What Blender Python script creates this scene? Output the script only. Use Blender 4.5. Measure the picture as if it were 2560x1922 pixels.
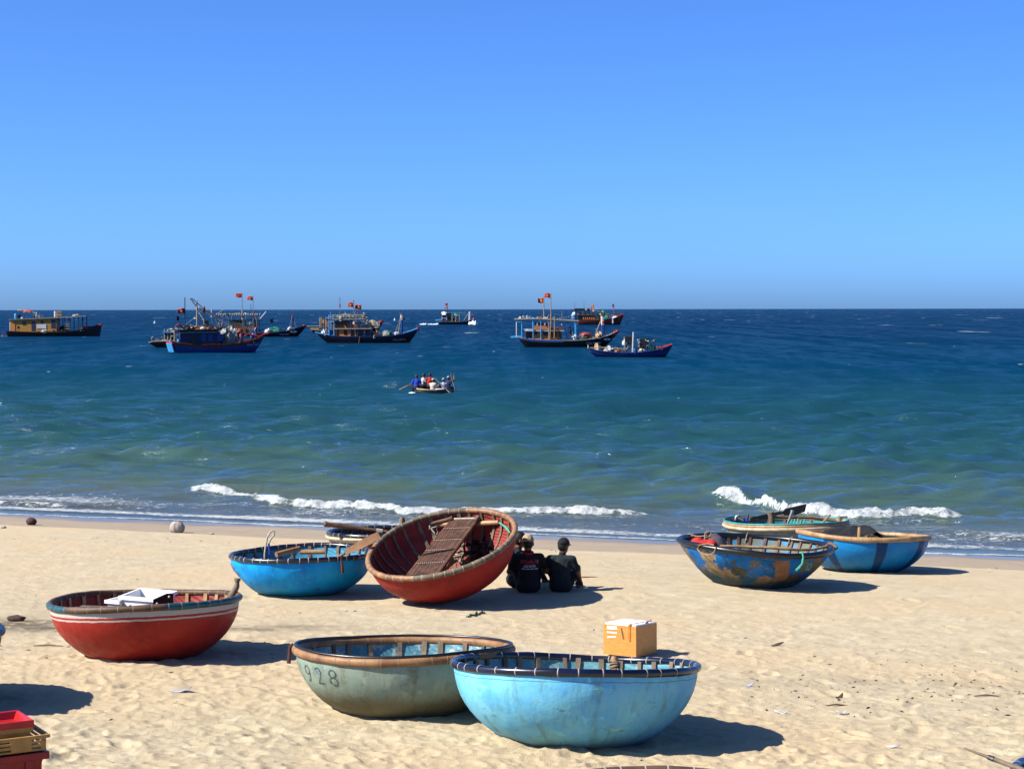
import bpy, math, random
import numpy as np
from mathutils import Vector, Matrix

for _o in list(bpy.data.objects):
    bpy.data.objects.remove(_o)
SC = bpy.context.scene
COL = SC.collection
random.seed(7)
RNG = np.random.default_rng(11)

# ------------------------------------------------------------------ camera
F_PX, W_PX, H_PX = 4629.0, 2560.0, 1922.0      # focal length and frame in photo pixels
CAM_H, HORIZON = 4.75, 773.0                   # eye above the sea, horizon row
PITCH = math.atan((H_PX / 2 - HORIZON) / F_PX)
ROLL = -0.0016
cam_data = bpy.data.cameras.new('camera')
cam_data.sensor_width = 36.0
cam_data.lens = 36.0 * F_PX / W_PX
cam_data.clip_start = 0.1
cam_data.clip_end = 120000
cam = bpy.data.objects.new('camera', cam_data)
COL.objects.link(cam)
cam.matrix_world = Matrix.Translation((0, 0, CAM_H)) @ Matrix.Rotation(math.pi / 2 - PITCH, 4, 'X') @ Matrix.Rotation(ROLL, 4, 'Z')
SC.camera = cam

# ------------------------------------------------------------------ sky, sun, exposure
SUN_EL, SUN_AZ = math.radians(41.0), math.radians(17.0)   # from the left, a little behind the camera
world = bpy.data.worlds.new('World')
SC.world = world
world.use_nodes = True
_nt = world.node_tree
_sky = _nt.nodes.new('ShaderNodeTexSky')
_sky.sky_type = 'NISHITA'
_sky.sun_disc = False
_sky.sun_elevation = SUN_EL
_sky.sun_rotation = -(math.pi / 2 + SUN_AZ)
_sky.altitude = 0
_sky.air_density = 0.5
_sky.dust_density = 0.9
_sky.ozone_density = 10
_tint = _nt.nodes.new('ShaderNodeMix')
_tint.data_type = 'RGBA'
_tint.blend_type = 'MULTIPLY'
_tint.inputs[0].default_value = 1.0
_tint.inputs[7].default_value = (0.71, 0.955, 1.19, 1)
_bg = _nt.nodes['Background']
_bg.inputs[1].default_value = 0.090
_nt.links.new(_sky.outputs[0], _tint.inputs[6])
_nt.links.new(_tint.outputs[2], _bg.inputs[0])

sun_data = bpy.data.lights.new('sun', 'SUN')
sun_data.energy = 5.0
sun_data.angle = math.radians(0.53)
sun_data.color = (1.0, 0.94, 0.84)
sun = bpy.data.objects.new('sun', sun_data)
COL.objects.link(sun)
_sd = Vector((-math.cos(SUN_EL) * math.cos(SUN_AZ), -math.cos(SUN_EL) * math.sin(SUN_AZ), math.sin(SUN_EL)))
sun.rotation_euler = (-_sd).to_track_quat('-Z', 'Y').to_euler()
sun.location = _sd * 60
SC.view_settings.view_transform = 'Standard'
SC.view_settings.look = 'None'
SC.view_settings.exposure = 1.14
SC.view_settings.gamma = 1.0
SC.cycles.max_bounces = 6
SC.cycles.diffuse_bounces = 2
SC.cycles.glossy_bounces = 3
SC.cycles.transparent_max_bounces = 8

# ------------------------------------------------------------------ places
def pix_dir(u, v):
    """Direction in the world of a photo pixel (roll taken out)."""
    v = v + (u - W_PX / 2) * 0.0016
    a, b = (u - W_PX / 2) / F_PX, -(v - H_PX / 2) / F_PX
    cp, sp = math.cos(PITCH), math.sin(PITCH)
    return Vector((a, cp + b * sp, -sp + b * cp))

def at_depth(u, v, y):
    d = pix_dir(u, v)
    return Vector((0, 0, CAM_H)) + d * (y / d.y)

def shore_dist(x, y):
    return 39.5 - 0.36 * x - y

def beach_z(x, y):
    s = shore_dist(x, y)
    berm = 0.08 * math.exp(-((s - 10) / 5) ** 2) + 0.08 * math.exp(-((x - 1.2) / 1.8) ** 2 - ((y - 27.6) / 1.2) ** 2)
    return max(0.05 * s, -2.6) + berm

def on_beach(u, v, lift=0.0):
    d = pix_dir(u, v)
    lo, hi = 5.0, 70.0
    for _ in range(50):
        m = (lo + hi) / 2
        p = Vector((0, 0, CAM_H)) + d * (m / d.y)
        if p.z > beach_z(p.x, p.y) + lift:
            lo = m
        else:
            hi = m
    return Vector((p.x, p.y, beach_z(p.x, p.y)))

def on_sea(u, v):
    d = pix_dir(u, v)
    p = Vector((0, 0, CAM_H)) + d * (-CAM_H / d.z)
    return p

# ------------------------------------------------------------------ colours and materials
ALB = 0.60
def S(r, g, b):
    f = lambda c: (c / 255 / 12.92) if c <= 10.31 else ((c / 255 + 0.055) / 1.055) ** 2.4
    return (f(r) * ALB, f(g) * ALB, f(b) * ALB, 1.0)

def mulc(c, k):
    return (c[0] * k, c[1] * k, c[2] * k, 1.0)

class NT:
    def __init__(s, name):
        s.m = bpy.data.materials.new(name)
        s.m.use_nodes = True
        s.t = s.m.node_tree
        s.p = s.t.nodes['Principled BSDF']
        s.out = s.t.nodes['Material Output']

    def n(s, typ, ins=None, **kw):
        nd = s.t.nodes.new('ShaderNode' + typ)
        for k, v in kw.items():
            setattr(nd, k, v)
        for k, v in (ins or {}).items():
            s.set(nd, k, v)
        return nd

    def set(s, nd, k, v):
        if hasattr(v, 'is_output') or isinstance(v, bpy.types.NodeSocket):
            s.t.links.new(v, nd.inputs[k])
        else:
            nd.inputs[k].default_value = v

    def math(s, op, a, b=0.0, c=0.0, clamp=False):
        nd = s.n('Math', operation=op, use_clamp=clamp)
        s.set(nd, 0, a)
        s.set(nd, 1, b)
        if op in ('MULTIPLY_ADD', 'SMOOTH_MIN', 'SMOOTH_MAX', 'COMPARE'):
            s.set(nd, 2, c)
        return nd.outputs[0]

    def noise(s, scale, detail=4, rough=0.55, vec=None, dist=0.0):
        nd = s.n('TexNoise', {'Scale': scale, 'Detail': detail, 'Roughness': rough, 'Distortion': dist})
        if vec is not None:
            s.set(nd, 'Vector', vec)
        return nd.outputs[0]

    def ramp(s, fac, stops, interp='LINEAR'):
        nd = s.n('ValToRGB')
        nd.color_ramp.interpolation = interp
        el = nd.color_ramp.elements
        while len(el) < len(stops):
            el.new(0.5)
        for e, (p, c) in zip(el, stops):
            e.position = p
            e.color = c if len(c) == 4 else (*c, 1)
        s.set(nd, 0, fac)
        return nd.outputs[0]

    def maprange(s, v, a, b, c=0.0, d=1.0, smooth=True):
        nd = s.n('MapRange', {'From Min': a, 'From Max': b, 'To Min': c, 'To Max': d})
        nd.interpolation_type = 'SMOOTHSTEP' if smooth else 'LINEAR'
        s.set(nd, 'Value', v)
        return nd.outputs[0]

    def mix(s, fac, a, b, blend='MIX'):
        nd = s.n('Mix')
        nd.data_type = 'RGBA'
        nd.blend_type = blend
        s.set(nd, 0, fac)
        s.set(nd, 6, a)
        s.set(nd, 7, b)
        return nd.outputs[2]

    def obj(s, scale=(1, 1, 1)):
        tc = s.n('TexCoord')
        mp = s.n('Mapping', {'Scale': scale})
        s.set(mp, 'Vector', tc.outputs['Object'])
        return mp.outputs[0]

    def uv(s, scale=(1, 1, 1), loc=(0, 0, 0)):
        tc = s.n('TexCoord')
        mp = s.n('Mapping', {'Scale': scale, 'Location': loc})
        s.set(mp, 'Vector', tc.outputs['UV'])
        return mp.outputs[0]

    def bump(s, h, strength=0.4, dist=0.01):
        nd = s.n('Bump', {'Strength': strength, 'Distance': dist})
        s.set(nd, 'Height', h)
        return nd.outputs[0]

    def base(s, col=None, rough=None, normal=None, spec=None, metal=None):
        if col is not None:
            s.set(s.p, 'Base Color', col)
        if rough is not None:
            s.set(s.p, 'Roughness', rough)
        if normal is not None:
            s.set(s.p, 'Normal', normal)
        if spec is not None:
            s.set(s.p, 'Specular IOR Level', spec)
        if metal is not None:
            s.set(s.p, 'Metallic', metal)
        return s.m

_MC = {}
def tex(name, c1, c2=None, scale=6.0, rough=0.6, bump=0.25, stretch=(1, 1, 1), spec=0.4, lo=0.35, hi=0.65, detail=5, bdist=0.006):
    """Plain weathered material: two tones mixed by noise, fine relief."""
    if name in _MC:
        return _MC[name]
    if c2 is None:
        c2 = mulc(c1, 0.7)
    t = NT(name)
    v = t.obj(stretch)
    f = t.noise(scale, detail, 0.6, v)
    col = t.ramp(f, [(lo, c2), (hi, c1)])
    nb = t.noise(scale * 5, 4, 0.6, v)
    m = t.base(col, rough, t.bump(nb, bump, bdist), spec)
    _MC[name] = m
    return m

# ------------------------------------------------------------------ noise on arrays
_LAT = np.random.default_rng(5).random((256, 256))
def vnoise(x, y, seed=0):
    x = x + seed * 17.31
    y = y + seed * 9.77
    xi, yi = np.floor(x).astype(int), np.floor(y).astype(int)
    fx, fy = x - xi, y - yi
    fx, fy = fx * fx * fx * (fx * (fx * 6 - 15) + 10), fy * fy * fy * (fy * (fy * 6 - 15) + 10)
    g = lambda i, j: _LAT[i & 255, j & 255]
    return (g(xi, yi) * (1 - fx) + g(xi + 1, yi) * fx) * (1 - fy) + (g(xi, yi + 1) * (1 - fx) + g(xi + 1, yi + 1) * fx) * fy

def fbm(x, y, octs=4, seed=0, gain=0.5):
    a, s, n = 1.0, 0.0, 0.0
    for o in range(octs):
        s = s + a * vnoise(x * 2 ** o, y * 2 ** o, seed + o)
        n += a
        a *= gain
    return s / n

# ------------------------------------------------------------------ mesh building
def link(o, parent=None):
    COL.objects.link(o)
    if parent is not None:
        o.parent = parent
    return o

def tag(o, label=None, cat=None, group=None, kind=None):
    if label:
        o['label'] = label
    if cat:
        o['category'] = cat
    if group:
        o['group'] = group
    if kind:
        o['kind'] = kind
    return o

def empty(name, loc=(0, 0, 0), label=None, cat=None, group=None, rot=None):
    o = bpy.data.objects.new(name, None)
    o.empty_display_size = 0.2
    link(o)
    o.location = loc
    if rot is not None:
        o.rotation_euler = rot
    return tag(o, label, cat, group)

def grid_mesh(name, X, Y, Z, mats, smooth=True, attrs=None):
    r, c = X.shape
    me = bpy.data.meshes.new(name)
    co = np.stack([X, Y, Z], -1).reshape(-1, 3).astype(np.float32)
    idx = np.arange(r * c).reshape(r, c)
    q = np.stack([idx[:-1, :-1], idx[:-1, 1:], idx[1:, 1:], idx[1:, :-1]], -1).reshape(-1, 4)
    me.vertices.add(len(co))
    me.vertices.foreach_set('co', co.ravel())
    me.loops.add(q.size)
    me.loops.foreach_set('vertex_index', q.ravel().astype(np.int32))
    me.polygons.add(len(q))
    me.polygons.foreach_set('loop_start', (np.arange(len(q)) * 4).astype(np.int32))
    me.polygons.foreach_set('use_smooth', np.ones(len(q), bool))
    me.update(calc_edges=True)
    for k, a in (attrs or {}).items():
        at = me.attributes.new(k, 'FLOAT', 'POINT')
        at.data.foreach_set('value', a.ravel().astype(np.float32))
    for m in mats:
        me.materials.append(m)
    o = bpy.data.objects.new(name, me)
    return link(o)

class MB:
    """Collects shapes; build() links them as one mesh object."""
    def __init__(s):
        s.v, s.f, s.mi, s.uvs = [], [], [], None

    def add(s, vs, fs, mi=0):
        b = len(s.v)
        s.v.extend(Vector(p) for p in vs)
        for f in fs:
            s.f.append(tuple(i + b for i in f))
            s.mi.append(mi)
        return s

    def box(s, c, d, mi=0, rot=None, taper=1.0):
        hx, hy, hz = d[0] / 2, d[1] / 2, d[2] / 2
        vs = []
        for z, k in ((-hz, taper), (hz, 1.0)):
            for x, y in ((-1, -1), (1, -1), (1, 1), (-1, 1)):
                p = Vector((x * hx * k, y * hy * k, z))
                if rot is not None:
                    p = rot @ p
                vs.append(p + Vector(c))
        return s.add(vs, [(3, 2, 1, 0), (4, 5, 6, 7), (0, 1, 5, 4), (1, 2, 6, 5), (2, 3, 7, 6), (3, 0, 4, 7)], mi)

    def tube(s, pts, r, n=8, mi=0, caps=True, flat=1.0):
        pts = [Vector(p) for p in pts]
        rs = r if isinstance(r, (list, tuple)) else [r] * len(pts)
        t0 = (pts[1] - pts[0]).normalized()
        a = Vector((0, 0, 1)) if abs(t0.z) < 0.9 else Vector((1, 0, 0))
        nrm = (a - t0 * a.dot(t0)).normalized()
        vs = []
        for i, p in enumerate(pts):
            if i == 0:
                t = t0
            elif i == len(pts) - 1:
                t = (pts[i] - pts[i - 1]).normalized()
            else:
                t = (pts[i + 1] - pts[i - 1]).normalized()
            nrm = (nrm - t * nrm.dot(t))
            if nrm.length < 1e-6:
                nrm = t.orthogonal()
            nrm.normalize()
            b = t.cross(nrm)
            for k in range(n):
                an = 2 * math.pi * k / n
                vs.append(p + (nrm * math.cos(an) * flat + b * math.sin(an)) * rs[i])
        fs = []
        for i in range(len(pts) - 1):
            for k in range(n):
                k2 = (k + 1) % n
                fs.append((i * n + k, i * n + k2, (i + 1) * n + k2, (i + 1) * n + k))
        if caps:
            fs.append(tuple(range(n - 1, -1, -1)))
            e = (len(pts) - 1) * n
            fs.append(tuple(range(e, e + n)))
        return s.add(vs, fs, mi)

    def lathe(s, prof, n=24, c=(0, 0, 0), mi=0, sx=1.0, sy=1.0):
        vs, fs = [], []
        for r, z in prof:
            for k in range(n):
                a = 2 * math.pi * k / n
                vs.append((c[0] + r * math.cos(a) * sx, c[1] + r * math.sin(a) * sy, c[2] + z))
        for i in range(len(prof) - 1):
            for k in range(n):
                k2 = (k + 1) % n
                fs.append((i * n + k, i * n + k2, (i + 1) * n + k2, (i + 1) * n + k))
        if prof[0][0] > 1e-5:
            fs.append(tuple(range(n - 1, -1, -1)))
        if prof[-1][0] > 1e-5:
            e = (len(prof) - 1) * n
            fs.append(tuple(range(e, e + n)))
        return s.add(vs, fs, mi)

    def ell(s, c, r, n=12, m=8, mi=0, rot=None):
        vs, fs = [], []
        for i in range(m + 1):
            ph = math.pi * i / m
            for k in range(n):
                a = 2 * math.pi * k / n
                p = Vector((r[0] * math.sin(ph) * math.cos(a), r[1] * math.sin(ph) * math.sin(a), -r[2] * math.cos(ph)))
                if rot is not None:
                    p = rot @ p
                vs.append(p + Vector(c))
        for i in range(m):
            for k in range(n):
                k2 = (k + 1) % n
                fs.append((i * n + k, i * n + k2, (i + 1) * n + k2, (i + 1) * n + k))
        return s.add(vs, fs, mi)

    def prism(s, pts, y0, y1, mi=0):
        """Outline in x, z extruded from y0 to y1."""
        n = len(pts)
        vs = [(x, y0, z) for x, z in pts] + [(x, y1, z) for x, z in pts]
        fs = [tuple(range(n)), tuple(range(2 * n - 1, n - 1, -1))]
        for i in range(n):
            j = (i + 1) % n
            fs.append((i, i + n, j + n, j))
        return s.add(vs, fs, mi)

    def build(s, name, mats, parent=None, smooth=True, bevel=0.0, shared=None):
        me = bpy.data.meshes.new(name)
        me.from_pydata([tuple(p) for p in s.v], [], s.f)
        if not isinstance(mats, (list, tuple)):
            mats = [mats]
        for m in mats:
            me.materials.append(m)
        me.polygons.foreach_set('material_index', s.mi)
        me.update()
        import bmesh
        bm = bmesh.new()
        bm.from_mesh(me)
        bmesh.ops.remove_doubles(bm, verts=bm.verts, dist=1e-6)
        bmesh.ops.recalc_face_normals(bm, faces=bm.faces)
        if bevel > 0:
            bmesh.ops.bevel(bm, geom=list(bm.edges), offset=bevel, segments=1, affect='EDGES', profile=0.5)
        bm.to_mesh(me)
        bm.free()
        if smooth:
            me.polygons.foreach_set('use_smooth', [True] * len(me.polygons))
            me.set_sharp_from_angle(angle=math.radians(40))
        o = bpy.data.objects.new(name, me)
        return link(o, parent)

def text_mesh(txt, size, shear=0.0, thin=0.0, gap=1.0):
    cu = bpy.data.curves.new('lettering', 'FONT')
    cu.body = txt
    cu.size = size
    cu.align_x = 'CENTER'
    cu.align_y = 'CENTER'
    cu.shear = shear
    cu.offset = -thin
    cu.space_character = gap
    ob = bpy.data.objects.new('lettering', cu)
    COL.objects.link(ob)
    dg = bpy.context.evaluated_depsgraph_get()
    me = ob.evaluated_get(dg).to_mesh()
    vs = [Vector(v.co) for v in me.vertices]
    fs = [tuple(p.vertices) for p in me.polygons]
    bpy.data.objects.remove(ob)
    bpy.data.curves.remove(cu)
    return vs, fs
# ------------------------------------------------------------------ beach
def sand_material():
    t = NT('beach_sand')
    v = t.obj()
    wet = t.n('Attribute', attribute_name='wet').outputs['Fac']
    dirt = t.n('Attribute', attribute_name='dirt').outputs['Fac']
    big = t.noise(0.35, 4, 0.5, v)
    mid = t.noise(2.6, 5, 0.6, v)
    fine = t.noise(60, 3, 0.7, v)
    grain = t.noise(420, 2, 0.6, v)
    dry = t.ramp(mid, [(0.28, S(196, 176, 140)), (0.72, S(224, 208, 174))])
    dry = t.mix(t.maprange(big, 0.35, 0.7), dry, S(217, 192, 152))
    dry = t.mix(t.maprange(fine, 0.3, 0.7, 0.0, 0.35), dry, S(234, 218, 186))
    speck = t.maprange(t.noise(95, 2, 0.5, v), 0.70, 0.76)
    dry = t.mix(t.math('MULTIPLY', speck, 0.55), dry, S(84, 68, 50))
    wetc = t.ramp(mid, [(0.3, S(168, 151, 128)), (0.7, S(180, 163, 139))])
    soak = t.maprange(wet, 0.6, 1.0)
    wetc = t.mix(soak, wetc, S(140, 126, 108))
    col = t.mix(t.maprange(wet, 0.05, 0.45), dry, wetc)
    dn = t.math('MULTIPLY', dirt, t.maprange(t.noise(7, 5, 0.65, v), 0.30, 0.52))
    col = t.mix(dn, col, S(118, 106, 88))
    rough = t.maprange(wet, 0.5, 1.0, 0.95, 0.16)
    hgt = t.math('ADD', t.math('MULTIPLY', fine, 0.6), t.math('MULTIPLY', grain, 0.25))
    bstr = t.maprange(wet, 0.0, 0.6, 1.0, 0.06)
    nd = t.n('Bump', {'Distance': 0.018})
    t.set(nd, 'Strength', bstr)
    t.set(nd, 'Height', hgt)
    return t.base(col, rough, nd.outputs[0], t.maprange(wet, 0.55, 1.0, 0.25, 0.5))

def frustum_axis(n_dense, half, n_side, far):
    d = np.linspace(-half, half, n_dense)
    k = np.linspace(0, 1, n_side + 1)[1:]
    o = half + (far - half) * k ** 1.8
    return np.concatenate([-o[::-1], d, o])

FOOT = []
def sand_height(X, Y):
    s = 39.5 - 0.36 * X - Y
    Z = np.maximum(0.05 * s, -2.6) + 0.08 * np.exp(-((s - 10) / 5) ** 2) + 0.08 * np.exp(-((X - 1.2) / 1.8) ** 2 - ((Y - 27.6) / 1.2) ** 2)
    near = 1 / (1 + np.exp((Y - 21.5 + 0.10 * X) / 1.6))            # trampled dry sand near the camera
    dryz = 1 / (1 + np.exp(-(s - 5.3) / 0.5))
    amp = (0.15 + 0.36 * near) * dryz + 0.015
    band = 0.5 + 0.9 * vnoise(X * 0.5, Y * 0.6, 3)
    h = (fbm(X * 1.1, Y * 1.3, 3, 1) - 0.5) * 0.07
    h += (fbm(X * 4.2 + 0.8 * Y, Y * 5.0, 3, 5) - 0.5) * 0.075 * band
    rid = 1 - np.abs(2 * vnoise(X * 6.3 + 1.5 * Y, Y * 7.5, 9) - 1)
    h += rid ** 2 * 0.026 * band
    h += (vnoise(X * 15, Y * 16, 21) - 0.5) * 0.026
    h += (vnoise(X * 31, Y * 33, 22) - 0.5) * 0.016
    Z = Z + h * amp - 0.030 * near - 0.008
    Z = Z + (fbm(X * 0.22, Y * 0.3, 2, 31) - 0.5) * 0.10 * np.clip(s / 8, 0, 1)
    return Z

def build_beach():
    ys = [-6.0]
    while ys[-1] < 12.3:
        ys.append(ys[-1] + (0.35 if ys[-1] < 9 else 0.06))
    while ys[-1] < 62:
        ys.append(ys[-1] + 0.018 * (ys[-1] / 13.0) ** 2)
    ys = np.array(ys)
    ax = frustum_axis(640, 0.345, 34, 2.6)
    wid = np.maximum(ys, 11.0)
    X = ax[None, :] * wid[:, None]
    Y = np.repeat(ys[:, None], len(ax), 1)
    Z = sand_height(X, Y)
    # footprints and scuffs: shallow pits with a small raised lip
    rr = np.random.default_rng(3)
    for k in range(620):
        cy = 12.6 + 13.5 * rr.random() ** 1.5
        cx = (rr.random() * 2 - 1) * 0.31 * cy
        a = rr.random() * 3.14
        l, w, d = 0.10 + 0.07 * rr.random(), 0.05 + 0.03 * rr.random(), 0.006 + 0.018 * rr.random()
        if cy > 21:
            d *= 0.6
        i0, i1 = np.searchsorted(ys, [cy - 0.35, cy + 0.35])
        xs = ax * cy
        j0, j1 = np.searchsorted(xs, [cx - 0.35, cx + 0.35])
        dx, dy = X[i0:i1, j0:j1] - cx, Y[i0:i1, j0:j1] - cy
        p, q = (dx * math.cos(a) + dy * math.sin(a)) / l, (-dx * math.sin(a) + dy * math.cos(a)) / w
        r2 = p * p + q * q
        Z[i0:i1, j0:j1] += -d * np.exp(-r2) + d * 0.55 * np.exp(-((np.sqrt(r2) - 1.6) / 0.45) ** 2)
    # sand pushed up against the hulls
    for (u, cy, rb, am) in ((1436, 15.30, .56, .030), (1006, 16.52, .54, .030), (359, 19.75, .55, .028), (752, 26.2, .52, .022), (1884, 27.4, .55, .022), (2158, 30.9, .54, .018)):
        cx = (u - W_PX / 2) / F_PX * cy
        d = np.sqrt((X - cx) ** 2 + (Y - cy) ** 2)
        near_b = d < 1.4
        ring = np.where(d > rb, np.exp(-((d - rb) / .14) ** 2), 1.0)
        Z = np.where(near_b, Z + am * ring * (-0.1 + 1.3 * vnoise(X * 3.1, Y * 3.3, 55)), Z)
    s = 39.5 - 0.36 * X - Y
    wob = (fbm(X * 0.5, Y * 0.5, 3, 41) - 0.5) * 1.6
    wet = np.clip((4.9 + wob * 0.35 - s) / 0.5, 0, 1) * 0.55 + np.clip((2.7 + wob - s) / 1.4, 0, 1) * 0.45
    dirt = np.zeros_like(X)
    for (u, v, rx, ry) in ((10, 1550, 1.3, 0.55), (110, 1562, 0.9, 0.35), (640, 1568, 1.0, 0.26), (730, 1560, 0.6, 0.18), (2330, 1700, 2.0, 0.35), (1980, 1700, 1.0, 0.3)):
        p = on_beach(u, v)
        k = 1.0 if u < 200 else 0.7 if u < 1000 else 0.2
        dirt = np.maximum(dirt, k * np.exp(-((X - p.x) / rx) ** 2 - ((Y - p.y) / ry) ** 2))
    o = grid_mesh('beach', X, Y, Z, [sand_material()], attrs={'wet': wet, 'dirt': dirt})
    tag(o, 'pale trampled sand beach sloping down to the water', kind='structure')
    return o

def ground_z(x, y):
    return float(sand_height(np.array([[x]]), np.array([[y]]))[0, 0])

# ------------------------------------------------------------------ sea
def sea_material():
    t = NT('sea_water')
    v = t.obj()
    depth = t.n('Attribute', attribute_name='depth').outputs['Fac']
    foam = t.n('Attribute', attribute_name='foam').outputs['Fac']
    off = t.n('Attribute', attribute_name='offshore').outputs['Fac']
    vary = t.noise(0.035, 3, 0.5, t.obj((1, 0.5, 1)))
    offv = t.math('MULTIPLY_ADD', t.math('SUBTRACT', vary, 0.5), 0.12, off)
    body = t.ramp(offv, [(0.0, (0.17, 0.15, 0.10)), (0.10, (0.10, 0.115, 0.080)), (0.24, (0.045, 0.082, 0.066)),
                         (0.42, (0.012, 0.048, 0.056)), (0.58, (0.005, 0.037, 0.058)), (0.74, (0.001, 0.026, 0.062)), (1.0, (0.001, 0.017, 0.052))])
    # ripples
    r1 = t.noise(0.95, 4, 0.6, t.obj((0.42, 1.45, 1)), 0.3)
    r2 = t.noise(2.3, 4, 0.65, t.obj((0.5, 1.4, 1)), 0.4)
    r3 = t.noise(9.0, 3, 0.6, t.obj((1.0, 1.3, 1)))
    r0 = t.math('MULTIPLY', t.noise(0.11, 4, 0.62, t.obj((1.0, 0.55, 1)), 0.3), t.maprange(off, 0.45, 0.72, 0.0, 4.2))
    h = t.math('ADD', t.math('ADD', r0, t.math('MULTIPLY', r1, 0.55)), t.math('ADD', t.math('MULTIPLY', r2, 0.24), t.math('MULTIPLY', r3, 0.045)))
    nrm = t.bump(h, t.math('MULTIPLY', t_strength(t, off), t.maprange(depth, 0.02, 0.5, 0.08, 1.0)), 0.9)
    sl1 = t.noise(1.3, 4, 0.6, t.obj((0.42, 0.85, 1)), 0.2)
    sl2 = t.noise(1.0, 3, 0.6, t.obj((0.55, 0.075, 1)), 0.2)
    sl3 = t.noise(0.30, 3, 0.6, t.obj((0.6, 0.03, 1)))
    slick = t.math('ADD', t.math('MULTIPLY', sl1, t.maprange(off, 0.5, 0.7, 1.0, 0.0)), t.math('MULTIPLY', t.math('MULTIPLY_ADD', sl3, 0.5, t.math('MULTIPLY', sl2, 0.5)), t.maprange(off, 0.5, 0.7, 0.0, 1.0)))
    slick = t.maprange(slick, 0.38, 0.64, 0.10, 2.2)
    calm = t.maprange(off, 0.08, 0.30)
    slick = t.math('ADD', t.math('MULTIPLY', slick, calm), t.math('MULTIPLY', t.math('SUBTRACT', 1.0, calm), 0.8))
    dif = t.n('BsdfDiffuse', {'Color': body})
    tr = t.n('BsdfTransparent', {'Color': (0.86, 0.93, 0.88, 1)})
    alpha = t.math('SUBTRACT', 1.0, t.math('POWER', 2.718, t.math('MULTIPLY', depth, -3.6)), clamp=True)
    m1 = t.n('MixShader', {0: alpha, 1: tr.outputs[0], 2: dif.outputs[0]})
    fr = t.n('Fresnel', {'IOR': 1.33, 'Normal': nrm})
    frk = t.math('MULTIPLY', t.math('MULTIPLY', fr.outputs[0], slick), t.math('MULTIPLY', t.maprange(off, 0.3, 0.75, 0.85, 0.24), t.maprange(off, 0.0, 0.22, 0.5, 1.0)), clamp=True)
    gl = t.n('BsdfGlossy', {'Color': (0.82, 0.95, 1, 1), 'Roughness': 0.10, 'Normal': nrm})
    m2 = t.n('MixShader', {0: frk, 1: m1.outputs[0], 2: gl.outputs[0]})
    # foam: solid on the breakers, lacy where it thins out
    lace = t.noise(5.5, 6, 0.72, t.obj((0.8, 1.0, 1)), 0.8)
    lace2 = t.noise(24, 4, 0.7, v)
    lc = t.math('ADD', t.math('MULTIPLY', lace, 0.7), t.math('MULTIPLY', lace2, 0.3))
    thr = t.math('SUBTRACT', 0.90, t.math('MULTIPLY', foam, 0.62))
    ff = t.maprange(t.math('SUBTRACT', lc, thr), -0.05, 0.10)
    # whitecaps far out, streaks of a few metres
    cap = t.noise(0.42, 3, 0.62, t.obj((0.7, 0.8, 1)), 0.3)
    gust = t.noise(0.035, 2, 0.5, v)
    capm = t.math('MULTIPLY', t.maprange(t.math('ADD', cap, t.math('MULTIPLY', gust, 0.18)), 0.81, 0.84), t.maprange(off, 0.52, 0.66))
    cap2 = t.noise(0.06, 3, 0.65, t.obj((1.0, 0.30, 1)), 0.3)
    capm = t.math('MAXIMUM', capm, t.math('MULTIPLY', t.maprange(t.math('ADD', cap2, t.math('MULTIPLY', gust, 0.15)), 0.755, 0.785), t.maprange(off, 0.84, 0.9)))
    ff = t.math('MAXIMUM', ff, capm)
    fb = t.bump(lc, 1.0, 0.16)
    fcol = t.ramp(lc, [(0.34, (0.20, 0.24, 0.25)), (0.46, (0.38, 0.41, 0.42)), (0.60, (0.56, 0.58, 0.58))])  # grey to white: shading of the foam painted into its colour
    fd = t.n('BsdfDiffuse', {'Color': fcol, 'Normal': fb})
    m3 = t.n('MixShader', {0: ff, 1: m2.outputs[0], 2: fd.outputs[0]})
    t.t.links.new(m3.outputs[0], t.out.inputs[0])
    t.t.nodes.remove(t.p)
    return t.m

def t_strength(t, off):
    return t.maprange(off, 0.0, 0.6, 0.75, 1.0)

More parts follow.
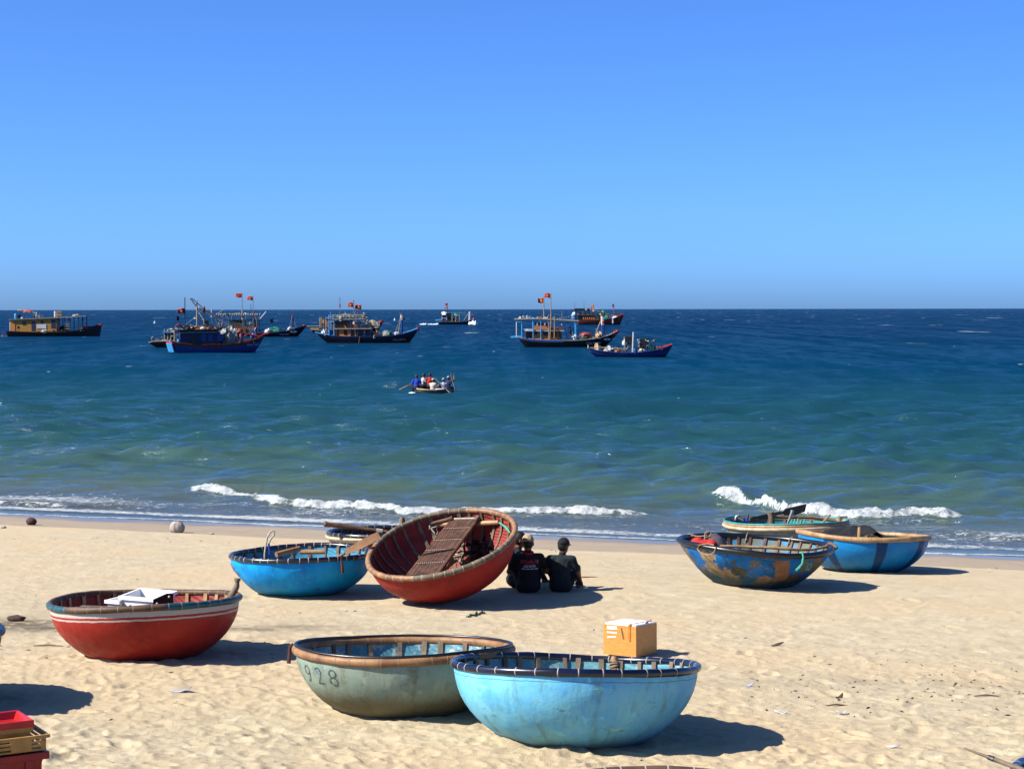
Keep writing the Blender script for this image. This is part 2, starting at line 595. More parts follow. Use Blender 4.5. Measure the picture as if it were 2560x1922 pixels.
BREAK = [  # foot of each breaking wave in photo pixels, crest heights (m), foam strength
    dict(pts=[(455, 1229), (500, 1232), (560, 1236), (640, 1241)], h=[0.000, 0.172, 0.145, 0.066], foam=1.0),
    dict(pts=[(628, 1247), (690, 1258), (800, 1266), (1000, 1278), (1200, 1281), (1400, 1282), (1480, 1284), (1560, 1286), (1660, 1288)],
         h=[0.079, 0.158, 0.165, 0.158, 0.145, 0.165, 0.178, 0.158, 0.000], foam=1.0),
    dict(pts=[(1765, 1246), (1800, 1248), (1850, 1253), (1900, 1261), (1960, 1276), (2030, 1290), (2110, 1296), (2250, 1297), (2360, 1294), (2420, 1290)],
         h=[0.000, 0.145, 0.238, 0.224, 0.264, 0.277, 0.238, 0.218, 0.198, 0.000], foam=1.0),
    dict(pts=[(-300, 1254), (0, 1262), (150, 1266), (300, 1270), (420, 1274)], h=[0.066, 0.086, 0.079, 0.066, 0.000], foam=0.75),
    dict(pts=[(760, 1206), (805, 1205), (850, 1206), (900, 1208)], h=[0.000, 0.145, 0.132, 0.000], foam=0.52),
    dict(pts=[(405, 1150), (430, 1150), (475, 1151), (500, 1151)], h=[0.000, 0.06, 0.06, 0.000], foam=0.7),
    dict(pts=[(2330, 1330), (2420, 1342), (2560, 1352), (2800, 1366)], h=[0.000, 0.046, 0.046, 0.040], foam=0.8),
    dict(pts=[(1390, 1180), (1500, 1182), (1640, 1186)], h=[0.000, 0.145, 0.000], foam=0.0),
    dict(pts=[(1840, 1176), (2050, 1170), (2260, 1176)], h=[0.000, 0.224, 0.000], foam=0.0),
    dict(pts=[(1000, 1178), (1200, 1176), (1330, 1180)], h=[0.000, 0.165, 0.000], foam=0.0),
    dict(pts=[(2380, 1222), (2480, 1226), (2640, 1232)], h=[0.000, 0.132, 0.132], foam=0.0),
]

def build_sea():
    ys = [27.0]
    while ys[-1] < 60000:
        ys.append(ys[-1] + 5.0e-5 * ys[-1] ** 2 + 0.004)
    ys = np.array(ys)
    ax = frustum_axis(600, 0.345, 30, 2.6)
    X = ax[None, :] * ys[:, None]
    Y = np.repeat(ys[:, None], len(ax), 1)
    dy = np.gradient(ys)[:, None]
    dx = 0.00115 * Y
    s_off = -(39.5 - 0.36 * X - Y)                     # metres out from the shoreline
    rr = np.random.default_rng(21)
    h = np.zeros_like(X)
    grp = 0.35 + 1.3 * fbm(X / 26, Y / 17, 2, 51)
    mask = (ys < 900)
    nm = int(mask.sum())
    Xs, Ys = X[:nm], Y[:nm]
    hs = np.zeros_like(Xs)
    for i in range(60):
        L = 0.7 * (12 / 0.7) ** rr.random()
        ang = -math.pi / 2 + rr.normal() * (0.24 if L > 5 else 0.42) + (0.0 if L > 5 else 0.10)
        a = 0.0095 * L ** 0.55 * (0.95 if L > 5 else 1.75) * (0.5 + rr.random())
        kx, ky = math.cos(ang) * 2 * math.pi / L, math.sin(ang) * 2 * math.pi / L
        fade = np.clip((L / 3.2 - dy[:nm]) / (L / 6), 0, 1)
        ph = rr.random() * 6.28 + 2.0 * fbm(Xs / (3 * L), Ys / (3 * L), 1, i)
        w = np.sin(kx * Xs + ky * Ys + ph)
        w = w + 0.25 * w * w - 0.12
        hs += a * w * fade
    hs *= grp[:nm]
    shoal = np.clip((s_off[:nm] - 2.0) / 24.0, 0.0, 1) ** 0.8
    hs *= 0.04 + 0.96 * shoal
    sig = hs[(Ys > 60) & (Ys < 160)].std()
    hs += 0.08 * np.maximum(np.minimum(hs, 2.2 * sig), 0) ** 2 / max(sig, 1e-3)
    h[:nm] = hs
    foam = np.zeros_like(X)
    crest = np.clip((hs / sig - 2.5) / 0.8, 0, 1) * np.clip((vnoise(Xs * 0.30, Ys * 0.30, 61) - 0.72) / 0.1, 0, 1) * np.clip((Ys - 50) / 30, 0, 1) * np.clip((260 - Ys) / 80, 0, 1)
    foam[:nm] = np.maximum(foam[:nm], crest * 0.0)
    jn = (fbm(X[:nm] * 1.3, Y[:nm] * 0.0 + 3, 3, 71) - 0.5)
    lump = fbm(Xs * 6.5, Ys * 7.5, 3, 81)
    for b in BREAK:
        P = [on_sea(u, v) for u, v in b['pts']]
        px, py = np.array([p.x for p in P]), np.array([p.y for p in P])
        sel = (Ys > py.min() - 3) & (Ys < py.max() + 9) & (Xs > px.min() - 0.5) & (Xs < px.max() + 0.5)
        yb = np.interp(Xs, px, py) + jn * 0.9
        hb = np.interp(Xs, px, b['h'], left=0, right=0)
        hb = hb * (0.60 + 0.45 * fbm(Xs * 1.7, Ys * 0 + 7, 2, 91))
        d = Ys - yb - 0.28
        f = b['foam']
        wf, wb = (0.24, 1.7) if f > 0.5 else (1.0, 1.9)
        prof = np.where(d > 0, np.exp(-(d / wb) ** 2), np.exp(-(d / wf) ** 2))
        hh = hb * prof
        if f > 0:
            on = np.clip(hb / 0.07, 0, 1)
            rag = fbm(Xs * 2.2, Ys * 1.6, 3, 97)
            fm = np.where(d > 0, np.exp(-(d / 0.16) ** 2), np.exp(-(np.maximum(-d - 0.22, 0) / 0.22) ** 2)) * on * f * np.clip(0.45 + 1.05 * rag, 0, 1)
            fm = np.maximum(fm, 0.55 * f * on * np.exp(-((d + 1.0) / 0.9) ** 2))
            fm = np.maximum(fm, 0.36 * f * on * np.where(d > 0, np.exp(-(d / 1.3) ** 2), 0))
            foam[:nm] = np.maximum(foam[:nm], np.where(sel, fm, 0))
            hh = hh + (lump - 0.45) * 0.19 * np.clip(fm * 1.6 - 0.6, 0, 1) * np.clip(hb / 0.14, 0, 1)
        h[:nm] += np.where(sel, hh, 0)
    # swash: thin water running up the sand with lace at its edge
    bed = np.maximum(0.05 * -s_off, -2.6) + 0.08 * np.exp(-((-s_off - 10) / 5) ** 2)
    edge = (fbm(X * 0.28, Y * 0.1, 3, 33) - 0.5) * 1.5
    film = np.clip(1.1 + edge - (-s_off), 0, 30) * 0.017
    inner = s_off < 3.0
    h = np.where(inner & (film > 0), np.maximum(h, np.minimum(bed + film, 0.06)), h)
    h = np.where(inner & (film <= 0), np.minimum(h, bed - 0.06), h)
    depth = np.maximum(h - bed, 0)
    run = s_off + 1.1 + edge
    lace = np.exp(-((run - 0.22) / 0.20) ** 2) * 0.80 + np.exp(-((run - 1.5 - edge) / 0.55) ** 2) * 0.50
    lace += 0.53 * np.exp(-((s_off - 2.2) / 2.4) ** 2) + 0.20 * np.exp(-((s_off - 5.0) / 2.5) ** 2) * (X < -3)
    lace *= 0.60 + 0.75 * fbm(X * 0.33, Y * 0.5, 2, 44)
    foam = np.maximum(foam, np.where(run > -0.05, lace, 0))
    offshore = np.clip(np.log1p(np.maximum(s_off, 0) / 4.0) / np.log1p(420 / 4.0), 0, 1)
    o = grid_mesh('sea', X, Y, h, [sea_material()], attrs={'foam': foam, 'depth': depth, 'offshore': offshore})
    tag(o, 'wind-ruffled sea, sandy green at the beach and deep blue at the horizon', kind='structure')
    return o

build_beach()
build_sea()
# ------------------------------------------------------------------ shared materials
M = {}
M['bamboo'] = tex('bamboo', S(176, 132, 88), S(128, 84, 52), 5, 0.55, 0.3, (1, 1, 1))
M['bamboo_pale'] = tex('bamboo_pale', S(198, 164, 116), S(160, 118, 76), 6, 0.5, 0.3)
M['bamboo_dark'] = tex('bamboo_dark', S(112, 84, 60), S(70, 48, 34), 7, 0.6, 0.4)
M['bamboo_grey'] = tex('bamboo_grey', S(140, 122, 98), S(92, 74, 58), 8, 0.7, 0.4)
M['wood_grey'] = tex('weathered_wood', S(150, 132, 110), S(98, 80, 62), 9, 0.8, 0.4, (1, 1, 0.3))
M['wood_brown'] = tex('brown_wood', S(122, 84, 58), S(78, 50, 34), 8, 0.65, 0.4)
M['navy_tube'] = tex('navy_tube', S(22, 26, 46), S(12, 14, 26), 7, 0.28, 0.12, spec=0.6)
M['blue_tube'] = tex('blue_black_tube', S(20, 28, 62), S(10, 14, 32), 6, 0.25, 0.12, spec=0.6)
M['black_tube'] = tex('black_tube', S(30, 30, 34), S(16, 16, 18), 8, 0.35, 0.2, spec=0.5)
M['teal_tube'] = tex('teal_tube', S(24, 104, 118), S(16, 70, 84), 9, 0.4, 0.25)
M['cord_white'] = tex('white_cord', S(206, 200, 186), S(168, 158, 140), 30, 0.8, 0.3)
M['cord_tan'] = tex('tan_cord', S(178, 152, 118), S(132, 108, 80), 30, 0.85, 0.4)
M['rope_green'] = tex('green_rope', S(92, 196, 168), S(60, 150, 128), 30, 0.7, 0.4)
M['rope_red'] = tex('red_brown_rope', S(108, 52, 44), S(70, 34, 30), 30, 0.8, 0.4)
M['net_black'] = tex('black_net', S(26, 28, 38), S(8, 8, 12), 26, 0.9, 0.9, bdist=0.02)
M['net_brown'] = tex('brown_net', S(66, 40, 34), S(26, 18, 16), 24, 0.9, 0.9, bdist=0.02)
M['plastic_white'] = tex('white_plastic', (.80, .80, .79, 1), (.70, .70, .69, 1), 5, 0.4, 0.08)
M['plastic_black'] = tex('black_plastic', S(34, 34, 38), S(20, 20, 24), 6, 0.45, 0.1)
M['plastic_red'] = tex('red_plastic', S(214, 44, 44), S(180, 28, 30), 5, 0.35, 0.1)
M['plastic_darkred'] = tex('dark_red_plastic', S(166, 24, 34), S(120, 14, 22), 5, 0.4, 0.12)
M['plastic_yellow'] = tex('ochre_plastic', S(206, 160, 84), S(166, 120, 56), 6, 0.5, 0.15)
M['plastic_blue'] = tex('blue_plastic', S(30, 84, 200), S(20, 60, 160), 5, 0.35, 0.1)
M['paint_white'] = tex('white_paint', (.72, .70, .66, 1), (.50, .47, .41, 1), 9, 0.6, 0.3)
M['cream'] = tex('cream_paint', S(222, 206, 176), S(180, 158, 126), 9, 0.6, 0.3)
M['metal'] = tex('grey_metal', S(160, 162, 164), S(110, 112, 116), 12, 0.35, 0.15)
M['cloth_red'] = tex('red_cloth', S(226, 44, 36), S(170, 22, 22), 9, 0.8, 0.5)
M['cloth_grey'] = tex('grey_bag_cloth', S(128, 118, 122), S(78, 70, 76), 9, 0.75, 0.5)
M['ink_dark'] = tex('dark_ink', S(72, 78, 78), S(116, 126, 120), 30, 0.8, 0.1, lo=0.42, hi=0.5)
M['ink_red'] = tex('red_ink', S(190, 70, 90), S(150, 50, 70), 30, 0.8, 0.1)

# ------------------------------------------------------------------ hull paints (uv: x = round the boat, y = height)
def hull_paint(name, main, second, grime, low=0.30, streak=0.5, patch=None, bands=None, bars=None, rough=0.55, patches=0.0, crack=0.35, pscale=2.3, blobs=None):
    t = NT(name)
    tc = t.n('TexCoord')
    sep = t.n('SeparateXYZ')
    t.set(sep, 0, tc.outputs['UV'])
    hx, hy = sep.outputs[0], sep.outputs[1]
    ob = t.obj()
    n1 = t.noise(3.2, 6, 0.62, ob)
    n2 = t.noise(11, 5, 0.6, ob)
    st = t.noise(1.0, 5, 0.65, t.uv((46, 2.2, 1)))
    col = t.mix(t.maprange(n1, 0.35, 0.65), main, second)
    col = t.mix(t.math('MULTIPLY', t.maprange(st, 0.5, 0.68), streak), col, mulc(grime, 1.15))
    col = t.mix(t.math('MULTIPLY', t.maprange(n2, 0.6, 0.72), 0.5), col, mulc(main, 1.35))
    if patch is not None:
        pn = t.noise(pscale, 7, 0.68, t.uv((9.0, 2.6, 1), (3.7, 1.3, 0)), 0.4)
        col = t.mix(t.maprange(pn, 0.535 - patches, 0.575 - patches), col, t.mix(t.maprange(n2, 0.4, 0.6), patch, mulc(patch, 0.55)))
    if blobs is not None:
        wx = t.math('MULTIPLY', t.math('SUBTRACT', t.noise(6, 6, 0.7, ob), 0.5), 0.07)
        wy = t.math('MULTIPLY', t.math('SUBTRACT', t.noise(5, 6, 0.7, t.obj((1.1, 1, 1.3))), 0.5), 0.9)
        for (c, hgt0, rx, ry, bc) in blobs:
            dx = t.math('DIVIDE', t.math('ADD', t.math('SUBTRACT', hx, c), wx), rx)
            dy = t.math('DIVIDE', t.math('ADD', t.math('SUBTRACT', hy, hgt0), wy), ry)
            d2 = t.math('ADD', t.math('POWER', t.math('ABSOLUTE', dx), 3.0), t.math('POWER', t.math('ABSOLUTE', dy), 3.0))
            col = t.mix(t.maprange(d2, 1.15, 0.85), col, t.mix(t.maprange(n2, 0.35, 0.65), bc, mulc(bc, 0.62)))
    if bars is not None:
        for (c, w, bc) in bars:
            d = t.math('ABSOLUTE', t.math('SUBTRACT', t.math('ADD', hx, t.math('MULTIPLY', t.math('SUBTRACT', n1, 0.5), 0.008)), c))
            col = t.mix(t.maprange(d, w + 0.002, w - 0.002), col, bc)
    # dirt and weed below: stronger towards the bottom, ragged edge
    gl = t.math('ADD', hy, t.math('MULTIPLY', t.math('SUBTRACT', n1, 0.5), 0.45))
    col = t.mix(t.maprange(gl, low, low - 0.28, 0.0, 0.85), col, grime)
    snd = t.math('MULTIPLY', t.maprange(t.math('ADD', hy, t.math('MULTIPLY', t.math('SUBTRACT', n2, 0.5), 0.22)), 0.10, 0.0), 0.55)
    col = t.mix(snd, col, S(186, 162, 126))
    if bands is not None:
        for (a, b, bc) in bands:
            hh = t.math('ADD', hy, t.math('MULTIPLY', t.math('SUBTRACT', n2, 0.5), 0.030))
            k = t.math('MULTIPLY', t.maprange(hh, a - 0.006, a + 0.006), t.maprange(hh, b + 0.006, b - 0.006))
            col = t.mix(k, col, bc)
    # hairline cracks and runs in the coat
    cr = t.n('TexVoronoi', {'Scale': 1.0})
    cr.feature = 'DISTANCE_TO_EDGE'
    t.set(cr, 'Vector', t.uv((13, 1.1, 1), (0.3, 0.2, 0)))
    crk = t.math('MULTIPLY', t.maprange(cr.outputs[0], 0.012, 0.0), crack)
    col = t.mix(crk, col, mulc(grime, 0.5))
    spl = t.maprange(t.noise(26, 3, 0.7, ob), 0.70, 0.73)
    col = t.mix(t.math('MULTIPLY', spl, 0.6), col, mulc(grime, 0.45))
    scr = t.maprange(t.noise(1.0, 4, 0.7, t.uv((7, 60, 1), (1.3, 0, 0))), 0.66, 0.70)
    col = t.mix(t.math('MULTIPLY', scr, 0.35), col, mulc(main, 1.5))
    drp = t.maprange(t.noise(1.0, 5, 0.7, t.uv((120, 3.0, 1), (0.7, 0.4, 0))), 0.62, 0.70)
    col = t.mix(t.math('MULTIPLY', drp, 0.45 * min(1.0, streak * 1.6)), col, mulc(grime, 0.75))
    hgt = t.math('ADD', t.math('MULTIPLY', n1, 0.7), t.math('ADD', t.math('MULTIPLY', n2, 0.25), t.math('MULTIPLY', st, 0.35)))
    return t.base(col, t.maprange(n2, 0.3, 0.7, rough - 0.1, rough + 0.2), t.bump(hgt, 0.65, 0.02), 0.16)

def lining_paint(name, main, second, third=None):
    t = NT(name)
    ob = t.obj()
    n1 = t.noise(3.0, 6, 0.65, ob)
    w = t.n('TexWave', {'Scale': 9.0, 'Distortion': 2.5, 'Detail': 2.0})
    w.bands_direction = 'DIAGONAL'
    t.set(w, 'Vector', ob)
    col = t.mix(t.maprange(n1, 0.35, 0.62), main, second)
    if third is not None:
        col = t.mix(t.maprange(t.noise(5.5, 5, 0.7, ob), 0.52, 0.58), col, third)
    col = t.mix(t.math('MULTIPLY', w.outputs[1], 0.22), col, mulc(second, 0.6))
    return t.base(col, 0.65, t.bump(t.math('ADD', w.outputs[1], n1), 0.5, 0.012), 0.3)

# ------------------------------------------------------------------ coracle
BOATS = {}
class Coracle:
    def __init__(s, name, label, u, y, R, H, tilt=0.0, roll=0.0, b0=0.50, pw=2.1, dent=0.006, seed=0, sink=0.03, matrix=None, wob=0.012, ey=1.0, cat='round boat', group='round basket boats on the sand', loc=None):
        s.R, s.H, s.b0, s.pw, s.dent, s.seed, s.wob = R, H, b0, pw, dent, seed, wob
        s.tr = 0.036
        if matrix is not None:
            s.root = empty(name, (0, 0, 0), label, cat, group)
            s.root.matrix_world = matrix
        else:
            x = (u - W_PX / 2) / F_PX * y if loc is None else loc[0]
            z = (ground_z(x, y) - sink) if loc is None else loc[2]
            s.root = empty(name, (x, y, z), label, cat, group)
            s.root.rotation_euler = (math.radians(-tilt), math.radians(-roll), 0)
            s.root.scale = (1, ey, 1)
            s.root.matrix_world = Matrix.Translation((x, y, z)) @ s.root.rotation_euler.to_matrix().to_4x4() @ Matrix.Diagonal((1, ey, 1, 1))
        s.mw = s.root.matrix_world.copy()
        BOATS[name + str(seed)] = s

    def rad(s, t):
        t = min(max(t, 0.0), 1.0)
        return s.R * (s.b0 + (1 - s.b0) * (1 - (1 - t) ** s.pw) ** 0.82)

    def zoff(s, a):
        if s.seed == 1:
            return 0.006 * math.sin(3 * a) - 0.022 * math.exp(-((a % 6.2832 - 1.05) / 0.55) ** 2) + 0.008 * math.exp(-((a % 6.2832 - 2.3) / 0.6) ** 2)
        return s.wob * (math.sin(2 * a + s.seed) + 0.6 * math.sin(3 * a + 2.1 * s.seed))

    def dnt(s, a, t):
        n = float(vnoise(np.array([a * 3.2]), np.array([t * 2.6 + 9]), s.seed)[0]) - 0.5
        n2 = float(vnoise(np.array([a * 9.0]), np.array([t * 2.0 + 3]), s.seed + 4)[0]) - 0.5
        return (n * 2.2 + n2 * 0.9) * s.dent * min(1.0, 3 * (1 - t) + 0.15)

    def pt(s, a, t, out=0.0):
        r = s.rad(t) + s.dnt(a, t) + out
        return Vector((r * math.cos(a), r * math.sin(a), s.H * t + s.zoff(a) * t * t))

    def hull(s, outer, lining):
        n = 84
        prof = [(0.0, -0.010), (0.25 * s.R, -0.006), (0.40 * s.R, 0.0), (s.b0 * 0.93 * s.R, 0.006)]
        ts = [0.012, 0.03, 0.06, 0.10, 0.16, 0.23, 0.31, 0.40, 0.50, 0.60, 0.70, 0.80, 0.90, 1.0]
        vs, uv, fs, mi = [], [], [], []
        rows = len(prof) + len(ts)
        for inner in (0, 1):
            th = 0.016 * inner
            for r, z in prof:
                for k in range(n + 1):
                    a = 2 * math.pi * k / n
                    vs.append(((r) * math.cos(a), r * math.sin(a), z + th))
                    uv.append((k / n, 0.0))
            for t in ts:
                for k in range(n + 1):
                    a = 2 * math.pi * k / n
                    p = s.pt(a, t, -th)
                    vs.append(tuple(p + Vector((0, 0, th * (1 - t)))))
                    uv.append((k / n, t))
        st = n + 1
        off = rows * st
        for i in range(rows - 1):
            for k in range(n):
                q = (i * st + k, i * st + k + 1, (i + 1) * st + k + 1, (i + 1) * st + k)
                fs.append(q)
                mi.append(0)
                fs.append(tuple(off + j for j in reversed(q)))
                mi.append(1)
        me = bpy.data.meshes.new('hull')
        me.from_pydata(vs, [], fs)
        me.materials.append(outer)
        me.materials.append(lining)
        me.polygons.foreach_set('material_index', mi)
        me.polygons.foreach_set('use_smooth', [True] * len(fs))
        ul = me.uv_layers.new(name='UVMap')
        li = np.empty(len(me.loops), np.int32)
        me.loops.foreach_get('vertex_index', li)
        ul.data.foreach_set('uv', np.array(uv, np.float32)[li].ravel())
        me.update()
        s.hull_o = link(bpy.data.objects.new('hull', me), s.root)
        return s

    def ring(s, name, mats, tr=None, dr=0.0, dz=0.0, flat=1.0, pick=None, n=96, m=10, a0=0.0, a1=2 * math.pi):
        tr = tr or s.tr
        closed = abs(a1 - a0 - 2 * math.pi) < 1e-6
        vs, fs, mi = [], [], []
        cnt = n if closed else n + 1
        for k in range(cnt):
            a = a0 + (a1 - a0) * k / n
            w = 1 + 0.05 * math.sin(7 * a + s.seed) + 0.04 * math.sin(17 * a)
            for j in range(m):
                b = 2 * math.pi * j / m
                r = s.R + dr + tr * w * math.cos(b)
                vs.append((r * math.cos(a), r * math.sin(a), s.H + dz + s.zoff(a) + tr * flat * w * math.sin(b)))
        for k in range(n):
            k2 = (k + 1) % cnt
            am = a0 + (a1 - a0) * (k + 0.5) / n
            for j in range(m):
                j2 = (j + 1) % m
                fs.append((k * m + j, k2 * m + j, k2 * m + j2, k * m + j2))
                mi.append(pick(am, j / m) if pick else 0)
        if not closed:
            fs.append(tuple(range(m)))
            mi.append(0)
            fs.append(tuple(range(n * m + m - 1, n * m - 1, -1)))
            mi.append(0)
        me = bpy.data.meshes.new(name)
        me.from_pydata(vs, [], fs)
        for q in (mats if isinstance(mats, (list, tuple)) else [mats]):
            me.materials.append(q)
        me.polygons.foreach_set('material_index', mi)
        me.polygons.foreach_set('use_smooth', [True] * len(fs))
        me.update()
        return link(bpy.data.objects.new(name, me), s.root)

    def lashings(s, mat, n, tr=None, w=0.010, dr=0.0, dz=0.0, flat=1.0, skip=None, double=False, jitter=0.3):
        tr = tr or s.tr
        m = 12
        vs, fs = [], []
        for j in range(m):
            b = 2 * math.pi * j / m
            for (ro, yy) in ((tr * 1.0, -w / 2), (tr * 1.03, -w / 3), (tr * 1.03, w / 3), (tr * 1.0, w / 2)):
                vs.append((ro * math.cos(b), yy, ro * flat * math.sin(b)))
        for j in range(m):
            j2 = (j + 1) % m
            for q in range(3):
                fs.append((j * 4 + q, j * 4 + q + 1, j2 * 4 + q + 1, j2 * 4 + q))
        me = bpy.data.meshes.new('lashing')
        me.from_pydata(vs, [], fs)
        me.materials.append(mat)
        me.polygons.foreach_set('use_smooth', [True] * len(fs))
        me.update()
        rr = random.Random(s.seed * 31 + n)
        for k in range(n):
            a = 2 * math.pi * (k + jitter * (rr.random() - 0.5)) / n
            if skip and skip(a):
                continue
            for q in ((0.0, 0.022) if double else (0.0,)):
                aa = a + q
                o = link(bpy.data.objects.new('lashing', me), s.root)
                o.location = ((s.R + dr) * math.cos(aa), (s.R + dr) * math.sin(aa), s.H + dz + s.zoff(aa))
                o.rotation_euler = (rr.uniform(-0.05, 0.05), 0, aa + rr.uniform(-0.10, 0.10))
                k2 = 1 + 0.05 * math.sin(7 * aa + s.seed) + 0.04 * math.sin(17 * aa) + 0.004
                o.scale = (k2, 1, k2)
        return s

    def ribs(s, mat, n, w=0.042, th=0.014, jitter=0.35, a0=0.0):
        rr = random.Random(s.seed * 7 + 3)
        for k in range(n):
            a = a0 + 2 * math.pi * (k + jitter * (rr.random() - 0.5)) / n
            lean = rr.uniform(-0.05, 0.05)
            mb = MB()
            ww = w * rr.uniform(0.75, 1.25)
            vs, fs = [], []
            ts = [1.0, 0.8, 0.6, 0.42, 0.26, 0.13, 0.04, 0.012]
            pts = []
            for t in ts:
                aa = a + lean * (1 - t)
                r = s.rad(t) - 0.019
                pts.append((Vector((r * math.cos(aa), r * math.sin(aa), s.H * t + s.zoff(aa) * t * t + 0.016 * (1 - t))), aa))
            pts.append((Vector((0.25 * s.R * math.cos(a + lean), 0.25 * s.R * math.sin(a + lean), 0.02)), a + lean))
            for p, aa in pts:
                e = Vector((-math.sin(aa), math.cos(aa), 0))
                nrm = Vector((-math.cos(aa), -math.sin(aa), 0.25)).normalized()
                for q in ((-1, 0), (1, 0), (1, 1), (-1, 1)):
                    vs.append(p + e * (q[0] * ww / 2) + nrm * (q[1] * th))
            m = len(pts)
            for i in range(m - 1):
                for j in range(4):
                    j2 = (j + 1) % 4
                    fs.append((i * 4 + j, i * 4 + j2, (i + 1) * 4 + j2, (i + 1) * 4 + j))
            fs += [(0, 1, 2, 3), ((m - 1) * 4 + 3, (m - 1) * 4 + 2, (m - 1) * 4 + 1, (m - 1) * 4)]
            mb.add(vs, fs)
            mb.build('rib', mat, s.root, smooth=False)
        return s

    def plane_pt(s, u, v, z):
        """Where a line of sight meets the boat's own level z (boat coordinates)."""
        inv = s.mw.inverted()
        o = inv @ Vector((0, 0, CAM_H))
        d = inv.to_3x3() @ pix_dir(u, v)
        k = (z - o.z) / d.z
        return o + d * k

    def depth_pt(s, u, v, yl):
        """Where a line of sight meets the boat's own upright plane y = yl (boat coordinates)."""
        inv = s.mw.inverted()
        o = inv @ Vector((0, 0, CAM_H))
        d = inv.to_3x3() @ pix_dir(u, v)
        k = (yl - o.y) / d.y
        return o + d * k

    def W(s, p):
        return s.mw @ Vector(p)

    def lettering(s, name, txt, size, a, t, mat, slant=0.0, thin=0.0, gap=1.0):
        r = s.rad(t)
        for i, ch in enumerate(txt):
            vs, fs = text_mesh(ch, size, 0.0, thin, gap)
            ox = (i - (len(txt) - 1) / 2) * size * 0.60 * gap
            out = []
            for p in vs:
                x = p.x + ox
                out.append(s.pt(a + x / r, t + (p.y + slant * x) / s.H * 0.95, 0.004))
            MB().add(out, fs).build(name, mat, s.root, smooth=False)
        return s

def put(mb, name, mats, label=None, cat=None, group=None, parent=None, smooth=True, bevel=0.0):
    o = mb.build(name, mats, parent, smooth, bevel)
    if label:
        tag(o, label, cat, group)
    return o

def sag(p, q, k, n=8, rr=None, j=0.0):
    p, q = Vector(p), Vector(q)
    out = []
    for i in range(n + 1):
        f = i / n
        c = p.lerp(q, f) + Vector((0, 0, -k * 4 * f * (1 - f)))
        if rr and 0 < i < n:
            c += Vector((rr.uniform(-j, j), rr.uniform(-j, j), rr.uniform(-j, j)))
        out.append(c)
    return out

# boat A: pale blue, nearest in the middle
BLUE_PALE = hull_paint('pale_blue_hull', S(140, 228, 255), S(112, 206, 255), S(104, 150, 146), low=0.24, streak=0.6, rough=0.5, crack=0.14, patch=S(150, 226, 236), patches=-0.05, bands=[(0.885, 0.893, S(70, 130, 160))])
A = Coracle('coracle', 'pale sky-blue round boat with shiny navy rim, nearest in the middle foreground', 1436, 15.30, 1.018, 0.645, tilt=6.6, roll=-1.0, seed=1, sink=0.045, ey=0.95, b0=0.50, pw=2.15, dent=0.005)
A.hull(BLUE_PALE, lining_paint('pale_blue_lining', S(118, 182, 196), S(90, 158, 178), S(150, 196, 196)))
A.ring('rim', M['blue_tube'], tr=0.033)
A.lashings(M['cord_white'], 36, w=0.009, tr=0.033)
A.ribs(M['wood_grey'], 34)
_p = A.depth_pt(1536, 1664, -0.86)
put(MB().tube([_p - Vector((0, 0, 0.30)), _p + Vector((-0.004, 0, 0.055)), _p + Vector((-0.006, 0.004, 0.075))], [0.028, 0.030, 0.022], 10), 'mooring_post', M['bamboo'], parent=A.root)
_mb = MB()
for k in range(5):
    _q = _p + Vector((0, 0, -0.035 + 0.016 * k))
    _mb.tube([_q + Vector((0.036 * math.cos(b), 0.036 * math.sin(b), 0.012 * math.sin(b + k))) for b in [i * 0.57 for i in range(12)]], 0.010, 6)
_mb.tube([_p + Vector((-0.03, -0.02, -0.02)), _p + Vector((-0.075, -0.05, -0.05)), _p + Vector((-0.09, -0.10, -0.07))], 0.009, 6)
_mb.tube([_p + Vector((0.02, -0.03, -0.02)), _p + Vector((0.03, -0.07, -0.045)), _p + Vector((0.028, -0.12, -0.06))], 0.009, 6)
put(_mb, 'mooring_rope', M['cord_tan'], parent=A.root)

# boat B: faded grey-green, left of A
HULL_B = hull_paint('grey_green_hull', S(160, 178, 160), S(140, 160, 146), S(116, 106, 76), low=0.55, streak=0.65, rough=0.6, patch=S(134, 172, 172), patches=-0.05, crack=0.22)
B = Coracle('coracle', 'faded grey-green round boat with dark numerals, overlapped by the pale blue one', 1006, 16.52, 0.970, 0.575, tilt=4.2, roll=0.0, seed=2, sink=0.045, ey=0.90, b0=0.50, pw=2.15, dent=0.006)
B.hull(HULL_B, lining_paint('silver_blue_lining', S(120, 176, 190), S(74, 138, 160), S(186, 204, 200)))
B.ring('rim', M['bamboo'], dz=-0.004, flat=1.05)
B.ring('rim_hose', M['black_tube'], tr=0.015, dr=0.0, dz=0.040)
B.lashings(M['cord_tan'], 44, w=0.009, dz=-0.004, flat=1.05)
B.ribs(M['wood_grey'], 26)
B.lettering('painted_digit', 'Q1928', 0.24, math.radians(210.5), 0.70, M['ink_dark'], thin=.006, gap=1.25)
_p = B.pt(math.radians(176), 1.0, 0.045)
put(MB().tube([_p + Vector((0.01, -0.02, 0.03)), _p + Vector((-0.02, -0.02, 0.0)), _p + Vector((-0.025, -0.02, -0.08)), _p + Vector((-0.03, -0.015, -0.145))], [0.013, 0.016, 0.014, 0.020], 7), 'hanging_rope', M['rope_red'], parent=B.root)

